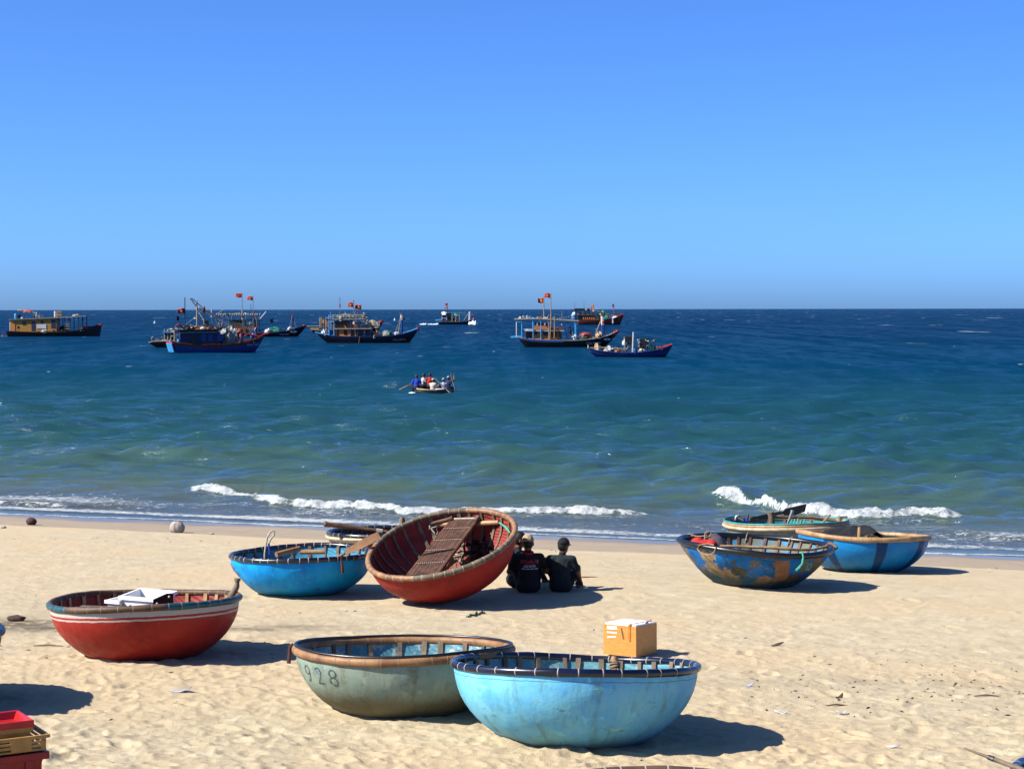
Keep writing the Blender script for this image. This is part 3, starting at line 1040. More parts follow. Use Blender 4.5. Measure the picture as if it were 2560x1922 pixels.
# boat C: red with white bands, left
HULL_C = hull_paint('red_banded_hull', S(184, 56, 46), S(164, 44, 38), S(120, 40, 34), low=0.12, streak=0.18, rough=0.45,
                    bands=[(0.86, 1.2, S(206, 200, 190)), (0.792, 0.822, S(206, 200, 190))], crack=0.15)
C_ = Coracle('coracle', 'red round boat with white bands under a teal and brown rim, at left', 359, 19.75, 1.000, 0.625, tilt=3.4, roll=1.2, seed=3, sink=0.045, b0=0.49, pw=2.15, dent=0.004)
C_.hull(HULL_C, lining_paint('red_lining', S(168, 60, 54), S(140, 48, 44)))
def _pc(a, j):
    d = math.degrees(a) % 360
    if j > 0.5 or j < 0.14:
        return 1 if (228 < d < 292) or (20 < d < 150) else 0
    return 1
C_.ring('rim', [M['teal_tube'], M['bamboo_dark']], pick=_pc)
C_.lashings(M['cord_tan'], 38, w=0.010, double=False)
C_.ribs(M['bamboo_pale'], 30)
_p = C_.pt(math.radians(20), 1.0, -0.05)
put(MB().tube([_p + Vector((-0.10, 0, -0.12)), _p + Vector((0.0, 0, 0.02)), _p + Vector((0.045, 0, 0.10)), _p + Vector((0.05, 0, 0.155)), _p + Vector((0.05, 0, 0.158)), _p + Vector((0.052, 0, 0.185))], [0.045, 0.040, 0.030, 0.024, 0.036, 0.034], 10), 'oar_post', M['wood_grey'], parent=C_.root)
_p = C_.depth_pt(262, 1506, -0.25)
put(MB().box(_p + Vector((0.05, 0, -0.06)), (0.62, 0.14, 0.03), rot=Matrix.Rotation(0.06, 3, 'Y')), 'thwart', M['bamboo_grey'], parent=C_.root, smooth=False)

def open_crate(name, loc, size, rotz, mat, label, cat, group=None, tilt=0.0, lip=0.02, th=0.010, slots=2, taper=0.9, panel=None, base=None):
    """Open plastic crate: floor, four walls with slots, thick rim, corner ribs; each a part."""
    root = empty(name, loc, label, cat, group, rot=(tilt, 0, rotz))
    w, d, h = size
    b = MB()
    b.box((0, 0, th / 2), (w * taper - 0.01, d * taper - 0.01, th))
    b.build('floor_panel', mat, root, smooth=False)
    def wall(ax, sg):
        L = w if ax == 'x' else d
        D = d if ax == 'x' else w
        mb = MB()
        n = max(3, int(L / 0.10))
        # vertical staves with slots between, plus plain bands above and below
        for (z0, z1) in ((0.0, 0.24), (0.72, 1.0)):
            k0, k1 = taper + (1 - taper) * z0, taper + (1 - taper) * z1
            vs = []
            for (z, k) in ((z0, k0), (z1, k1)):
                for (e, o) in ((-1, 0), (1, 0), (1, 1), (-1, 1)):
                    l = e * L / 2 * k - e * o * 0.0
                    y = sg * (D / 2 * k - o * th)
                    vs.append((l, y, z * h) if ax == 'x' else (y, l, z * h))
            mb.add(vs, [(0, 1, 2, 3), (4, 5, 6, 7), (0, 1, 5, 4), (1, 2, 6, 5), (2, 3, 7, 6), (3, 0, 4, 7)])
        for i in range(n):
            c = (i + 0.5) / n * 2 - 1
            hw = 0.62 / n
            if panel and abs(c) < 0.25:
                hw = 1.0 / n
            vs = []
            for z in (0.24, 0.72):
                k = taper + (1 - taper) * z
                for (e, o) in ((-1, 0), (1, 0), (1, 1), (-1, 1)):
                    l = (c + e * hw) * L / 2 * k
                    y = sg * (D / 2 * k - o * th)
                    vs.append((l, y, z * h) if ax == 'x' else (y, l, z * h))
            mb.add(vs, [(0, 1, 2, 3), (4, 5, 6, 7), (0, 1, 5, 4), (1, 2, 6, 5), (2, 3, 7, 6), (3, 0, 4, 7)])
        return mb
    for ax in ('x', 'y'):
        for sg in (-1, 1):
            wall(ax, sg).build('side_panel', mat, root, smooth=False)
    r = MB()
    for ax, sg in (('x', -1), ('x', 1), ('y', -1), ('y', 1)):
        if ax == 'x':
            r.box((0, sg * (d / 2 + lip / 2 - 0.002), h - 0.018), (w + 2 * lip, lip, 0.036))
        else:
            r.box((sg * (w / 2 + lip / 2 - 0.002), 0, h - 0.019), (lip, d - 0.004, 0.034))
    r.build('rim', mat, root, smooth=False)
    return root

_p = C_.W(C_.depth_pt(374, 1515, -0.05)) + Vector((0, 0, -0.185))
open_crate('fish_crate', _p, (0.46, 0.34, 0.33), -0.45, M['plastic_white'], 'large white plastic crate inside the red boat with white bands', 'crate', tilt=0.10)
_p = C_.W(C_.depth_pt(299, 1515, -0.02)) + Vector((0, 0, -0.225))
open_crate('fish_crate', _p, (0.15, 0.26, 0.31), -0.40, M['plastic_white'], 'narrow white plastic crate left of the large white one in the red boat', 'crate')
_p = C_.W(C_.depth_pt(408, 1505, -0.34))
_r = empty('black_panel', _p - Vector((0, 0, 0.15)), 'black plastic board with white studs leaning on the white crate', 'board', rot=(0.18, 0.0, 0.25))
_b = MB()
_b.prism([(-0.11, -0.05), (0.10, -0.05), (0.10, 0.25), (0.03, 0.25), (-0.11, 0.19)], -0.012, 0.012)
_b.build('board', M['plastic_black'], _r, smooth=False)
for (x, z) in ((-0.07, 0.15), (0.055, 0.22), (0.055, 0.12)):
    put(MB().ell((x, -0.014, z), (0.012, 0.006, 0.012), 10, 6), 'stud', M['plastic_white'], parent=_r)

# boat D: red, tipped towards us
_n = Vector((-0.215, -0.284, 0.934)).normalized()
_yc = 25.2
_rc = at_depth(1103, 1358, _yc)
_RD, _HD = 1.032, 0.66
_xax = Vector((1, 0, 0))
_xax = (_xax - _n * _xax.dot(_n)).normalized()
_yax = _n.cross(_xax)
_base = _rc - _n * _HD
_m = Matrix(((_xax.x, _yax.x, _n.x, _base.x), (_xax.y, _yax.y, _n.y, _base.y), (_xax.z, _yax.z, _n.z, _base.z), (0, 0, 0, 1)))
HULL_D = hull_paint('red_hull', S(176, 50, 42), S(156, 40, 34), S(100, 42, 32), low=0.16, streak=0.2, rough=0.5, crack=0.12)
D_ = Coracle('coracle', 'red round boat tipped up towards the camera showing its woven seat, in the middle', 0, 0, _RD, _HD, seed=4, matrix=_m, b0=0.46, pw=2.15, dent=0.004)
D_.hull(HULL_D, lining_paint('faded_red_lining', S(176, 66, 56), S(140, 46, 40)))
D_.ring('rim', [M['bamboo'], M['bamboo_grey']], pick=lambda a, j: 0 if math.sin(a * 2 + 0.7) > -0.1 else 1, tr=0.040)
D_.lashings(M['cord_white'], 46, w=0.009, tr=0.040)
D_.ribs(M['bamboo_grey'], 32)
def dp(u, v, z):
    return D_.plane_pt(u, v, z)
_h = _HD
# woven seat: long slats stitched across
_tl, _trr = dp(1128, 1302, _h - 0.10), dp(1193, 1300, _h - 0.10)
_bl, _brr = dp(1017, 1441, _h - 0.03), dp(1093, 1436, _h - 0.03)
_seat = put(MB().tube([_bl, _tl + (_tl - _bl) * 0.05], 0.026, 8).tube([_brr, _trr + (_trr - _brr) * 0.05], 0.026, 8), 'seat_frame', M['wood_brown'], parent=D_.root)
_sl = tex('seat_slat_wood', S(112, 76, 54), S(72, 46, 34), 9, 0.6, 0.5, (1, 1, 1))
_ns = 16
for i in range(_ns):
    f0, f1 = (i + 0.06) / _ns, (i + 0.94) / _ns
    lift = Vector((0, 0, 0.018 + 0.006 * random.random()))
    a, b, c, d = _bl.lerp(_brr, f0) + lift, _bl.lerp(_brr, f1) + lift, _tl.lerp(_trr, f1) + lift, _tl.lerp(_trr, f0) + lift
    dn = Vector((0, 0, -0.012))
    put(MB().add([a, b, c, d, a + dn, b + dn, c + dn, d + dn], [(0, 1, 2, 3), (7, 6, 5, 4), (0, 4, 5, 1), (1, 5, 6, 2), (2, 6, 7, 3), (3, 7, 4, 0)]), 'slat', _sl, parent=_seat, smooth=False)
for f in (0.19, 0.42, 0.60, 0.82):
    _mb = MB()
    a, b = _bl.lerp(_tl, f) + Vector((0, 0, 0.030)), _brr.lerp(_trr, f) + Vector((0, 0, 0.030))
    for i in range(14):
        p, q = a.lerp(b, (i + 0.1) / 14), a.lerp(b, (i + 0.62) / 14)
        _mb.tube([p, q], 0.0055, 5)
    put(_mb, 'stitching', M['cord_white'], parent=_seat)
a, b = _bl.lerp(_tl, 0.345) + Vector((0, 0, 0.032)), _brr.lerp(_trr, 0.42) + Vector((0, 0, 0.032))
put(MB().tube([a, a.lerp(b, 0.5) + Vector((0, 0, 0.006)), b], 0.013, 6), 'seat_strap', M['black_tube'], parent=_seat)
put(MB().tube([_tl + Vector((0, 0, 0.03)), _trr + Vector((0, 0, 0.03))], 0.016, 6), 'seat_edge', M['cord_white'], parent=_seat)
# cross pole with its lashings
_pa, _pb = dp(1062, 1313, _h - 0.14), dp(1246, 1306, _h - 0.14)
put(MB().tube([_pa, _pa.lerp(_pb, 0.33), _pa.lerp(_pb, 0.66), _pb], [0.042, 0.040, 0.040, 0.036], 10), 'cross_pole', M['bamboo_pale'], parent=D_.root)
put(MB().tube([dp(1046, 1316, _h - 0.10), dp(1120, 1298, _h - 0.07), dp(1132, 1294, _h - 0.05)], [0.022, 0.026, 0.034], 8), 'oar_peg', M['wood_brown'], parent=D_.root)
put(MB().tube([dp(1188, 1302, _h - 0.08), dp(1196, 1292, _h - 0.05)], [0.030, 0.044], 8), 'oar_peg', M['wood_brown'], parent=D_.root)
_rr = random.Random(5)
_mb = MB()
_mb.tube(sag(dp(1066, 1283, _h), dp(1074, 1318, _h - 0.12), 0.0, 6, _rr, 0.006), 0.010, 6)
for q in range(3):
    _c = _pa.lerp(_pb, 0.02 + 0.03 * q)
    _mb.tube([_c + Vector((0.01 * q, 0.052 * math.cos(i * 0.7), 0.052 * math.sin(i * 0.7))) for i in range(10)], 0.010, 6)
_mb.tube([dp(1076, 1320, _h - 0.1), dp(1086, 1332, _h - 0.16), dp(1092, 1343, _h - 0.25), dp(1100, 1352, _h - 0.3)], 0.010, 6)
_mb.tube([dp(1072, 1322, _h - 0.1), dp(1090, 1316, _h - 0.1), dp(1094, 1330, _h - 0.2), dp(1088, 1345, _h - 0.3)], 0.009, 6)
put(_mb, 'pole_lashing', M['cord_white'], parent=D_.root)
put(MB().tube([_pb, dp(1258, 1313, _h - 0.10), dp(1266, 1320, _h - 0.06), dp(1275, 1332, _h)], [0.010, 0.014, 0.018, 0.009], 6), 'tie_rope', M['rope_green'], parent=D_.root)
put(MB().tube([dp(1006, 1338, _h - 0.14), dp(1011, 1350, _h - 0.2), dp(1015, 1372, _h - 0.32), dp(1018, 1395, _h - 0.42), dp(1014, 1420, _h - 0.46)], [0.020, 0.012, 0.008, 0.008, 0.008], 6), 'hanging_rope', M['rope_green'], parent=D_.root)
# things lying in D
_mb = MB()
for k in range(70):
    u, v = 1170 + 60 * _rr.random(), 1322 + 82 * _rr.random()
    if u < 1182 and v < 1350:
        continue
    p = dp(u, v, 0.16 + 0.10 * _rr.random())
    q = p + Vector((_rr.uniform(-.13, .13), _rr.uniform(-.25, .25), _rr.uniform(-.06, .09)))
    _mb.tube([p, p.lerp(q, .5) + Vector((_rr.uniform(-.05, .05), _rr.uniform(-.05, .05), _rr.uniform(0, .06))), q], _rr.uniform(.018, .036), 5)
_o = put(_mb, 'fishing_net', M['net_brown'], 'dark brown net heaped inside the tipped red boat', 'net')
_o.matrix_world = D_.mw
_mb = MB()
for k in range(16):
    p = dp(1128 + 34 * _rr.random(), 1352 + 48 * _rr.random(), 0.17)
    pts = [p]
    for i in range(5):
        pts.append(pts[-1] + Vector((_rr.uniform(-.09, .09), _rr.uniform(-.09, .09), _rr.uniform(-.02, .03))))
    _mb.tube(pts, 0.011, 5)
_o = put(_mb, 'loose_rope', M['cord_white'], 'tangled white rope beside the woven seat of the tipped boat', 'rope')
_o.matrix_world = D_.mw
_a, _b = dp(1142, 1424, 0.30), dp(1168, 1390, 0.26)
_d = (_b - _a)
_o = put(MB().add([_a, _a + Vector((.16, .02, .02)), _b + Vector((.16, .02, .02)), _b, _a - Vector((0, 0, .03)), _a + Vector((.16, .02, -.01)), _b + Vector((.16, .02, -.01)), _b - Vector((0, 0, .03))],
                    [(0, 1, 2, 3), (7, 6, 5, 4), (0, 4, 5, 1), (1, 5, 6, 2), (2, 6, 7, 3), (3, 7, 4, 0)]), 'dark_plank', M['plastic_black'], 'short black plank lying by the net in the tipped boat', 'plank', smooth=False)
_o.matrix_world = D_.mw
for (q0, q1) in (((1105, 1428), (1140, 1400)), ((1100, 1436), (1150, 1428)), ((1118, 1420), (1132, 1396))):
    put(MB().tube([dp(*q0, _h - 0.34), dp(*q1, _h - 0.36)], 0.022, 7), 'floor_pole', M['bamboo_pale'], parent=D_.root)

# boat E: bright blue, left of D
HULL_E = hull_paint('bright_blue_hull', S(14, 178, 250), S(8, 148, 236), S(34, 104, 112), low=0.34, streak=0.25, rough=0.5, patch=S(60, 150, 200), patches=-0.06, crack=0.3)
E_ = Coracle('coracle', 'bright blue round boat with white-tied navy rim, left of the tipped red boat', 752, 26.2, 0.995, 0.595, tilt=1.2, roll=0.8, seed=5, b0=0.46, pw=2.15, dent=0.017)
E_.hull(HULL_E, lining_paint('bright_blue_lining', S(82, 168, 200), S(62, 146, 184)))
E_.ring('rim', M['navy_tube'])
E_.lashings(M['cord_white'], 46, w=0.012)
E_.ribs(M['bamboo_grey'], 28)
E_.lettering('painted_digit', '95', 0.21, math.radians(201), 0.70, M['ink_red'], slant=-0.25)
_p0, _p1 = E_.depth_pt(690, 1386, -0.15), E_.depth_pt(748, 1371, 0.1)
put(MB().tube([_p0, _p1], 0.040, 8), 'thwart', M['bamboo'], parent=E_.root)
put(MB().tube([E_.depth_pt(750, 1380, 0.35), E_.depth_pt(812, 1379, 0.35)], 0.035, 8), 'thwart', M['bamboo_pale'], parent=E_.root)
_f = lambda u, v: E_.depth_pt(u, v, -0.80)
put(MB().tube([_f(661, 1400), _f(661, 1384), _f(664, 1362), _f(668, 1342), _f(675, 1330), _f(681, 1326), _f(686, 1329), _f(684, 1337), _f(676, 1348), _f(671, 1358)], 0.013, 8, 0).tube([_f(671, 1358), _f(672, 1370), _f(674, 1386)], 0.015, 8, 1),
    'handle_loop', [M['cord_white'], M['plastic_blue']], parent=E_.root)
_p = E_.pt(math.radians(308), 1.0, 0.05)
put(MB().tube([_p + Vector((0, 0, .05)), _p + Vector((.0, -.015, -.02)), _p + Vector((0.01, -.02, -.10)), _p + Vector((.01, -.02, -.19))], [.008, .010, .022, .030], 8), 'hanging_float', M['rope_red'], parent=E_.root)
# wooden paddle laid over E's rim
_w0, _w1 = E_.W(E_.pt(math.radians(330), 1.0)) + Vector((-.32, -.05, .05)), None
_q0, _q1 = at_depth(862, 1382, 25.55), at_depth(948, 1336, 25.45)
_ax = (_q1 - _q0).normalized()
_sd2 = _ax.cross(Vector((0.1, -1, 0.35)).normalized()).normalized()
_nn = _ax.cross(_sd2).normalized()
_mb = MB()
_ws = [0.026, 0.046, 0.058, 0.060, 0.040]
_vs = []
for i, w in enumerate(_ws):
    c = _q0.lerp(_q1, i / 4)
    for (e, g) in ((-1, -1), (1, -1), (1, 1), (-1, 1)):
        _vs.append(c + _sd2 * (e * w) + _nn * (g * 0.010))
_fs = [(0, 1, 2, 3), (19, 18, 17, 16)]
for i in range(4):
    for j in range(4):
        _fs.append((i * 4 + j, i * 4 + (j + 1) % 4, (i + 1) * 4 + (j + 1) % 4, (i + 1) * 4 + j))
_r = empty('paddle', _q0, 'wooden paddle blade resting over the bright blue boat\'s right rim', 'paddle')
_o = _mb.add([v - _q0 for v in _vs], _fs).build('blade', M['bamboo'], _r, smooth=False)
_sh = _q0 - _ax * 0.55 + Vector((0, 0.05, -.02))
put(MB().tube([Vector((0, 0, 0)), _sh - _q0], 0.022, 8), 'shaft', M['bamboo_grey'], parent=_r)

# boat F: dark rim with cream band, behind E and D
HULL_F = hull_paint('brick_red_hull', S(142, 60, 44), S(120, 50, 40), S(90, 60, 48), low=0.3, streak=0.3, bands=[(0.80, 1.2, S(214, 200, 172))])
F_ = Coracle('coracle', 'round boat with navy rim and cream band, half hidden behind the tipped red boat', 968, 30.2, 0.98, 0.56, tilt=1.7, roll=0.0, seed=6, b0=0.46)
F_.hull(HULL_F, lining_paint('dark_lining', S(70, 74, 84), S(44, 46, 56)))
F_.ring('rim', M['navy_tube'], tr=0.034)
F_.ring('rub_strake', M['cream'], tr=0.026, dr=0.022, dz=-0.055)
F_.lashings(M['cord_white'], 44, w=0.010, tr=0.034)
F_.ribs(M['bamboo_grey'], 24)
_p = F_.depth_pt(1005, 1300, 0.55)
put(MB().tube([_p - Vector((0, 0, .25)), _p, _p + Vector((.0, 0, .05))], [.05, .05, .035], 8), 'mooring_post', M['wood_grey'], parent=F_.root)
_a, _b = at_depth(808, 1309, 29.4), at_depth(968, 1330, 29.5)
_r = empty('oar', _a, 'thick brown oar handle lying across the navy-rimmed boat behind', 'oar')
put(MB().tube([Vector((0, 0, 0)), (_b - _a) * 0.03, (_b - _a) * 0.06, (_b - _a) * 0.7, (_b - _a)], [.030, .048, .040, .036, .032], 9), 'shaft', M['wood_brown'], parent=_r)
put(MB().tube([(_b - _a) * 0.82, (_b - _a) * 0.92], [.040, .040], 9), 'binding', M['cord_white'], parent=_r)

# boat G: battered blue and tan, right
_q = lambda d: (d % 360) / 360
HULL_G = hull_paint('battered_blue_hull', S(26, 132, 220), S(24, 96, 150), S(46, 80, 86), low=0.52, streak=0.55, rough=0.65, patch=S(150, 138, 112), patches=-0.035, crack=0.3,
                    blobs=[(_q(236), .26, .036, .28, S(206, 168, 122)), (_q(276), .18, .038, .22, S(196, 152, 104)), (_q(222), .62, .022, .30, S(196, 170, 132)), (_q(248), .50, .020, .18, S(96, 98, 84)),
                           (_q(305), .25, .035, .22, S(128, 100, 70)), (_q(318), .75, .040, .16, S(148, 134, 108)), (_q(205), .35, .020, .2, S(150, 134, 104)), (_q(262), .70, .016, .1, S(140, 136, 116)),
                           (_q(340), .5, .03, .3, S(150, 130, 100)), (_q(190), .7, .02, .2, S(150, 134, 104)), (_q(60), .5, .05, .3, S(150, 130, 100))],
                    bands=[(0.95, 1.2, S(146, 138, 116))])
G_ = Coracle('coracle', 'battered blue round boat with bare tan patches and black rim, at right', 1884, 27.4, 1.125, 0.62, tilt=0.4, roll=-3.0, seed=7, b0=0.44, pw=1.35, dent=0.010)
G_.hull(HULL_G, lining_paint('patchy_lining', S(140, 142, 122), S(112, 116, 100), S(60, 150, 206)))
G_.ring('rim', M['black_tube'], tr=0.044)
G_.ribs(M['wood_brown'], 34, w=0.036)
_pt = tex('bare_patch', S(160, 116, 84), S(132, 92, 64), 8, 0.75, 0.5)
def hull_patch(bt, a0, a1, t0, t1, mat, name='patch'):
    mb = MB()
    n = 6
    vs, fs = [], []
    for i in range(n + 1):
        for j in range(n + 1):
            a, t = a0 + (a1 - a0) * i / n, t0 + (t1 - t0) * j / n
            wob = (0.020 * math.sin(5 * t + 3 * i) + (0.07 * (1 - j / n) ** 2 if i == n else 0)) if i in (0, n) else 0
            wt = 0.02 * math.sin(11 * a + j) if j in (0, n) else 0
            vs.append(bt.pt(a + wob + 0.10 * (t0 - t) * (1 if a1 > a0 else -1), t + wt, 0.006))
    for i in range(n):
        for j in range(n):
            fs.append((i * (n + 1) + j, (i + 1) * (n + 1) + j, (i + 1) * (n + 1) + j + 1, i * (n + 1) + j + 1))
    return put(mb.add(vs, fs), name, mat, parent=bt.root)
hull_patch(G_, math.radians(282), math.radians(293), 0.34, 0.90, _pt)
_f = lambda u, v, y=-0.45: G_.depth_pt(u, v, y)
put(MB().tube([_f(1800, 1365), _f(1850, 1366), _f(1930, 1369), _f(1990, 1374), _f(2030, 1374, -0.2), _f(2066, 1366, 0.0)], 0.022, 8), 'cross_pole', M['bamboo_pale'], parent=G_.root)
def gp(deg, dr, dz):
    a = math.radians(deg)
    return Vector(((G_.R + dr) * math.cos(a), (G_.R + dr) * math.sin(a), G_.H + G_.zoff(a) + dz))
put(MB().tube([gp(298, -.04, .03), gp(298, .03, .055), gp(298, .06, .0), gp(297.5, .058, -.10), gp(295, .055, -.16), gp(293, .05, -.20)], [.012, .014, .014, .016, .022, .020], 7), 'hanging_rope', M['rope_green'], parent=G_.root)
put(MB().tube([gp(301, .05, -.17), gp(303, .055, -.10), gp(305, .055, -.09), gp(306, .05, -.14), gp(304, .05, -.19), gp(301, .05, -.18)], .014, 7), 'rope_loop', M['rope_green'], parent=G_.root)
put(MB().tube([gp(232, .03, .05), gp(226, .03, .055), gp(220, .055, .02), gp(218, .055, -.04), gp(222, .06, -.09), gp(229, .06, -.10), gp(233, .055, -.05), gp(234, .04, .03)], .010, 7), 'rope_loop', M['cord_tan'], parent=G_.root)
for (d, k) in ((143, 0), (88, 0.02), (52, 0.0)):
    put(MB().tube([gp(d, .05, -.03), gp(d, .02, .05), gp(d + 1, -.04, .03), gp(d + 2, -.06, -.06), gp(d + 3, -.08, -.22)], .010, 6), 'rope_end', M['cord_tan'], parent=G_.root)
put(MB().tube([gp(6, -.05, -.02), gp(4, .0, .05), gp(2, .05, .03), gp(0, .075, -.02)], [.03, .035, .04, .045], 8), 'rim_end', M['wood_grey'], parent=G_.root)
_p = G_.W(_f(1778, 1372, -0.25)) + Vector((0, 0, -.065))
_r = empty('net_bag', _p, 'red and grey cloth bag lying in the battered blue boat', 'bag')
_mb = MB()
_mb.ell((-.10, 0, .11), (.20, .15, .10), 14, 8, 0).ell((-.20, .03, .15), (.11, .10, .09), 12, 7, 0).ell((0.0, -.04, .15), (.10, .10, .07), 12, 7, 0)
_o = _mb.build('red_cloth', M['cloth_red'], _r)
_mb = MB()
_mb.tube([Vector((.16, 0, .0)), Vector((.12, 0, .10)), Vector((.06, 0, .19)), Vector((.0, .02, .25))], [.11, .12, .10, .085], 12)
_mb.tube([Vector((-.01, .02 + .08 * math.cos(i * .55), .26 + .02 * math.sin(i * .55))) + Vector((.085 * math.sin(i * .55), 0, 0)) for i in range(12)], .010, 6)
_mb.build('grey_sack', M['cloth_grey'], _r)
_mb = MB()
_mb.tube(sag(G_.W(gp(143, -.03, .03)) - _p, Vector((-.06, .02, .27)), .02, 6), .009, 6)
_mb.tube([Vector((-.10, 0, .20)), Vector((-.09, 0, .30)), Vector((-.04, 0, .33)), Vector((.0, 0, .30)), Vector((-.03, 0, .24))], .014, 6)
_mb.build('tie_rope', M['cord_tan'], _r)

# boat H: blue with dark bars, pale bamboo rim
_bar = S(10, 70, 124)
_hb = lambda deg: (deg % 360) / 360
HULL_H = hull_paint('barred_blue_hull', S(26, 150, 224), S(20, 128, 206), S(26, 76, 112), low=0.30, streak=0.12, rough=0.4, crack=0.08,
                    bars=[(_hb(228), 0.014, _bar), (_hb(276), 0.014, _bar), (_hb(322), 0.016, _bar), (_hb(30), 0.015, _bar), (_hb(100), 0.015, _bar), (_hb(170), 0.015, _bar)])
H_ = Coracle('coracle', 'glossy blue round boat with dark vertical bars and pale bamboo rim, rightmost', 2158, 30.9, 1.08, 0.61, tilt=4.3, roll=-2.3, seed=8, b0=0.46, pw=2.15, dent=0.003, wob=0.02)
H_.hull(HULL_H, lining_paint('dull_lining', S(120, 110, 90), S(90, 82, 70)))
H_.ring('rim', M['bamboo_pale'], tr=0.042, flat=1.05)
H_.lashings(M['cord_tan'], 46, w=0.012, tr=0.042, flat=1.05)
H_.ribs(M['bamboo_grey'], 24)
_p = H_.depth_pt(2148, 1332, -0.95)
put(MB().tube([_p - Vector((0, 0, .22)), _p + Vector((0, 0, .05)), _p + Vector((0, 0, .095))], [.034, .032, .026], 10), 'mooring_post', M['bamboo_pale'], parent=H_.root)
_mb = MB()
_rr = random.Random(9)
_g = []
_nx, _ny = 44, 26
_vs, _fs = [], []
for i in range(_nx):
    for j in range(_ny):
        x, y = -0.82 + 1.64 * i / (_nx - 1), -0.78 + 1.5 * j / (_ny - 1)
        rr2 = min(1.0, (x * x + y * y) / 0.86)
        z = H_.H - 0.05 + 0.12 * (1 - rr2) + 0.07 * math.exp(-((x + .20) / .22) ** 2 - (y / .5) ** 2) + 0.05 * math.exp(-((x - .08) / .1) ** 2) - 0.06 * max(0, x - .3)
        z += 0.17 * float(fbm(np.array([x * 5.0]), np.array([y * 5.0]), 3, 12)[0] - .5)
        if x * x + y * y > 0.80:
            k = math.sqrt(0.80 / (x * x + y * y))
            x, y = x * k, y * k
            z = H_.H - 0.14
        _vs.append((x, y, z))
for i in range(_nx - 1):
    for j in range(_ny - 1):
        _fs.append((i * _ny + j, (i + 1) * _ny + j, (i + 1) * _ny + j + 1, i * _ny + j + 1))
_mb.add(_vs, _fs)
_o = put(_mb, 'fishing_net', M['net_black'], 'black net heaped in the glossy blue boat with pale bamboo rim', 'net')
_o.matrix_world = H_.mw

# boat I: pale hull with teal edge, at the water behind
HULL_I = hull_paint('pale_worn_hull', S(140, 152, 140), S(118, 136, 132), S(96, 92, 76), low=0.4, streak=0.5, patch=S(98, 138, 150), patches=-0.02)
I_ = Coracle('coracle', 'pale weathered round boat with teal edge and oars aboard, nearest the breaking wave', 1968, 34.9, 1.15, 0.60, tilt=2.6, roll=0.3, seed=9, b0=0.46, pw=2.15)
I_.hull(HULL_I, lining_paint('sea_blue_lining', S(70, 160, 176), S(50, 132, 156)))
I_.ring('rim', M['bamboo_pale'], tr=0.034)
I_.ring('rub_strake', M['cream'], tr=0.030, dr=0.026, dz=-0.050)
I_.ring('edge_hose', tex('teal_paint', S(60, 170, 170), S(40, 130, 134), 9, 0.5, 0.2), tr=0.018, dr=0.012, dz=0.040)
I_.lashings(M['cord_tan'], 40, w=0.010, tr=0.034)
I_.ribs(M['bamboo_grey'], 26)
_f = lambda u, v, y: I_.depth_pt(u, v, y)
put(MB().tube([_f(1928, 1312, .05), _f(1928, 1292, .05), _f(1926, 1280, .05)], [.065, .06, .07], 9), 'mooring_post', M['wood_grey'], parent=I_.root)
put(MB().box(_f(2107, 1297, .3), (.15, .14, .10)), 'corner_block', M['wood_grey'], parent=I_.root, smooth=False)
put(MB().tube([_f(2056, 1306, .1), _f(2076, 1286, .1)], .020, 7), 'peg', M['bamboo'], parent=I_.root)
put(MB().tube([_f(1870, 1300, .2), _f(1932, 1292, .3), _f(2030, 1293, .55), _f(2100, 1303, .45)], .036, 8), 'cross_pole', M['bamboo_grey'], parent=I_.root)
put(MB().tube([_f(1838, 1300, 0), _f(1840, 1291, 0), _f(1846, 1288, 0), _f(1848, 1295, 0), _f(1858, 1301, 0)], .026, 7), 'bracket', M['metal'], parent=I_.root)
put(MB().tube([_f(1867, 1303, -.1), _f(1868, 1292, -.1)], .030, 7, 0).tube([_f(1868, 1292, -.1), _f(1870, 1284, -.1)], .016, 7, 1), 'bottle', [M['plastic_blue'], M['bamboo_dark']], parent=I_.root)
put(MB().tube([_f(1968, 1309, -.1), _f(1977, 1288, -.1), _f(1981, 1275, -.1)], [.020, .030, .034], 7), 'crank', M['metal'], parent=I_.root)
for k in range(5):
    put(MB().tube([_f(1976 + 8 * k, 1309, -.3), _f(1979 + 8 * k, 1300 - 2 * (k % 3), -.2)], .013, 6), 'cord_end', M['rope_green'], parent=I_.root)
_a = I_.W(_f(1876, 1297, .1))
_e = lambda u, v: at_depth(u, v, _a.y + .15) - _a
_r = empty('oar', _a, 'oar with broad black blade raised above the boat nearest the breaking wave', 'oar')
put(MB().tube([Vector((0, 0, 0)), _e(1912, 1289), _e(1956, 1281)], [.026, .030, .030], 8), 'shaft', M['black_tube'], parent=_r)
_pp = [_e(1953, 1279), _e(1962, 1271), _e(2016, 1259), _e(2012, 1278), _e(1988, 1287), _e(1960, 1288)]
put(MB().prism([(p.x, p.z) for p in _pp], .13, .17), 'blade', M['plastic_black'], parent=_r, smooth=False, bevel=.006)

# boat J: only its far rim is in view at the bottom edge
HULL_J = hull_paint('dull_blue_hull', S(60, 110, 150), S(50, 92, 130), S(70, 74, 66), low=0.3)
J_ = Coracle('coracle', 'round boat with brown bamboo rim, only its far edge showing at the bottom', 1715, 10.12, 1.0, 0.598, tilt=3.0, seed=10)
J_.hull(HULL_J, lining_paint('worn_lining', S(120, 150, 160), S(90, 124, 138)))
J_.ring('rim', M['bamboo_dark'])
J_.lashings(M['cord_white'], 44, w=0.010)
J_.ribs(M['wood_grey'], 24)
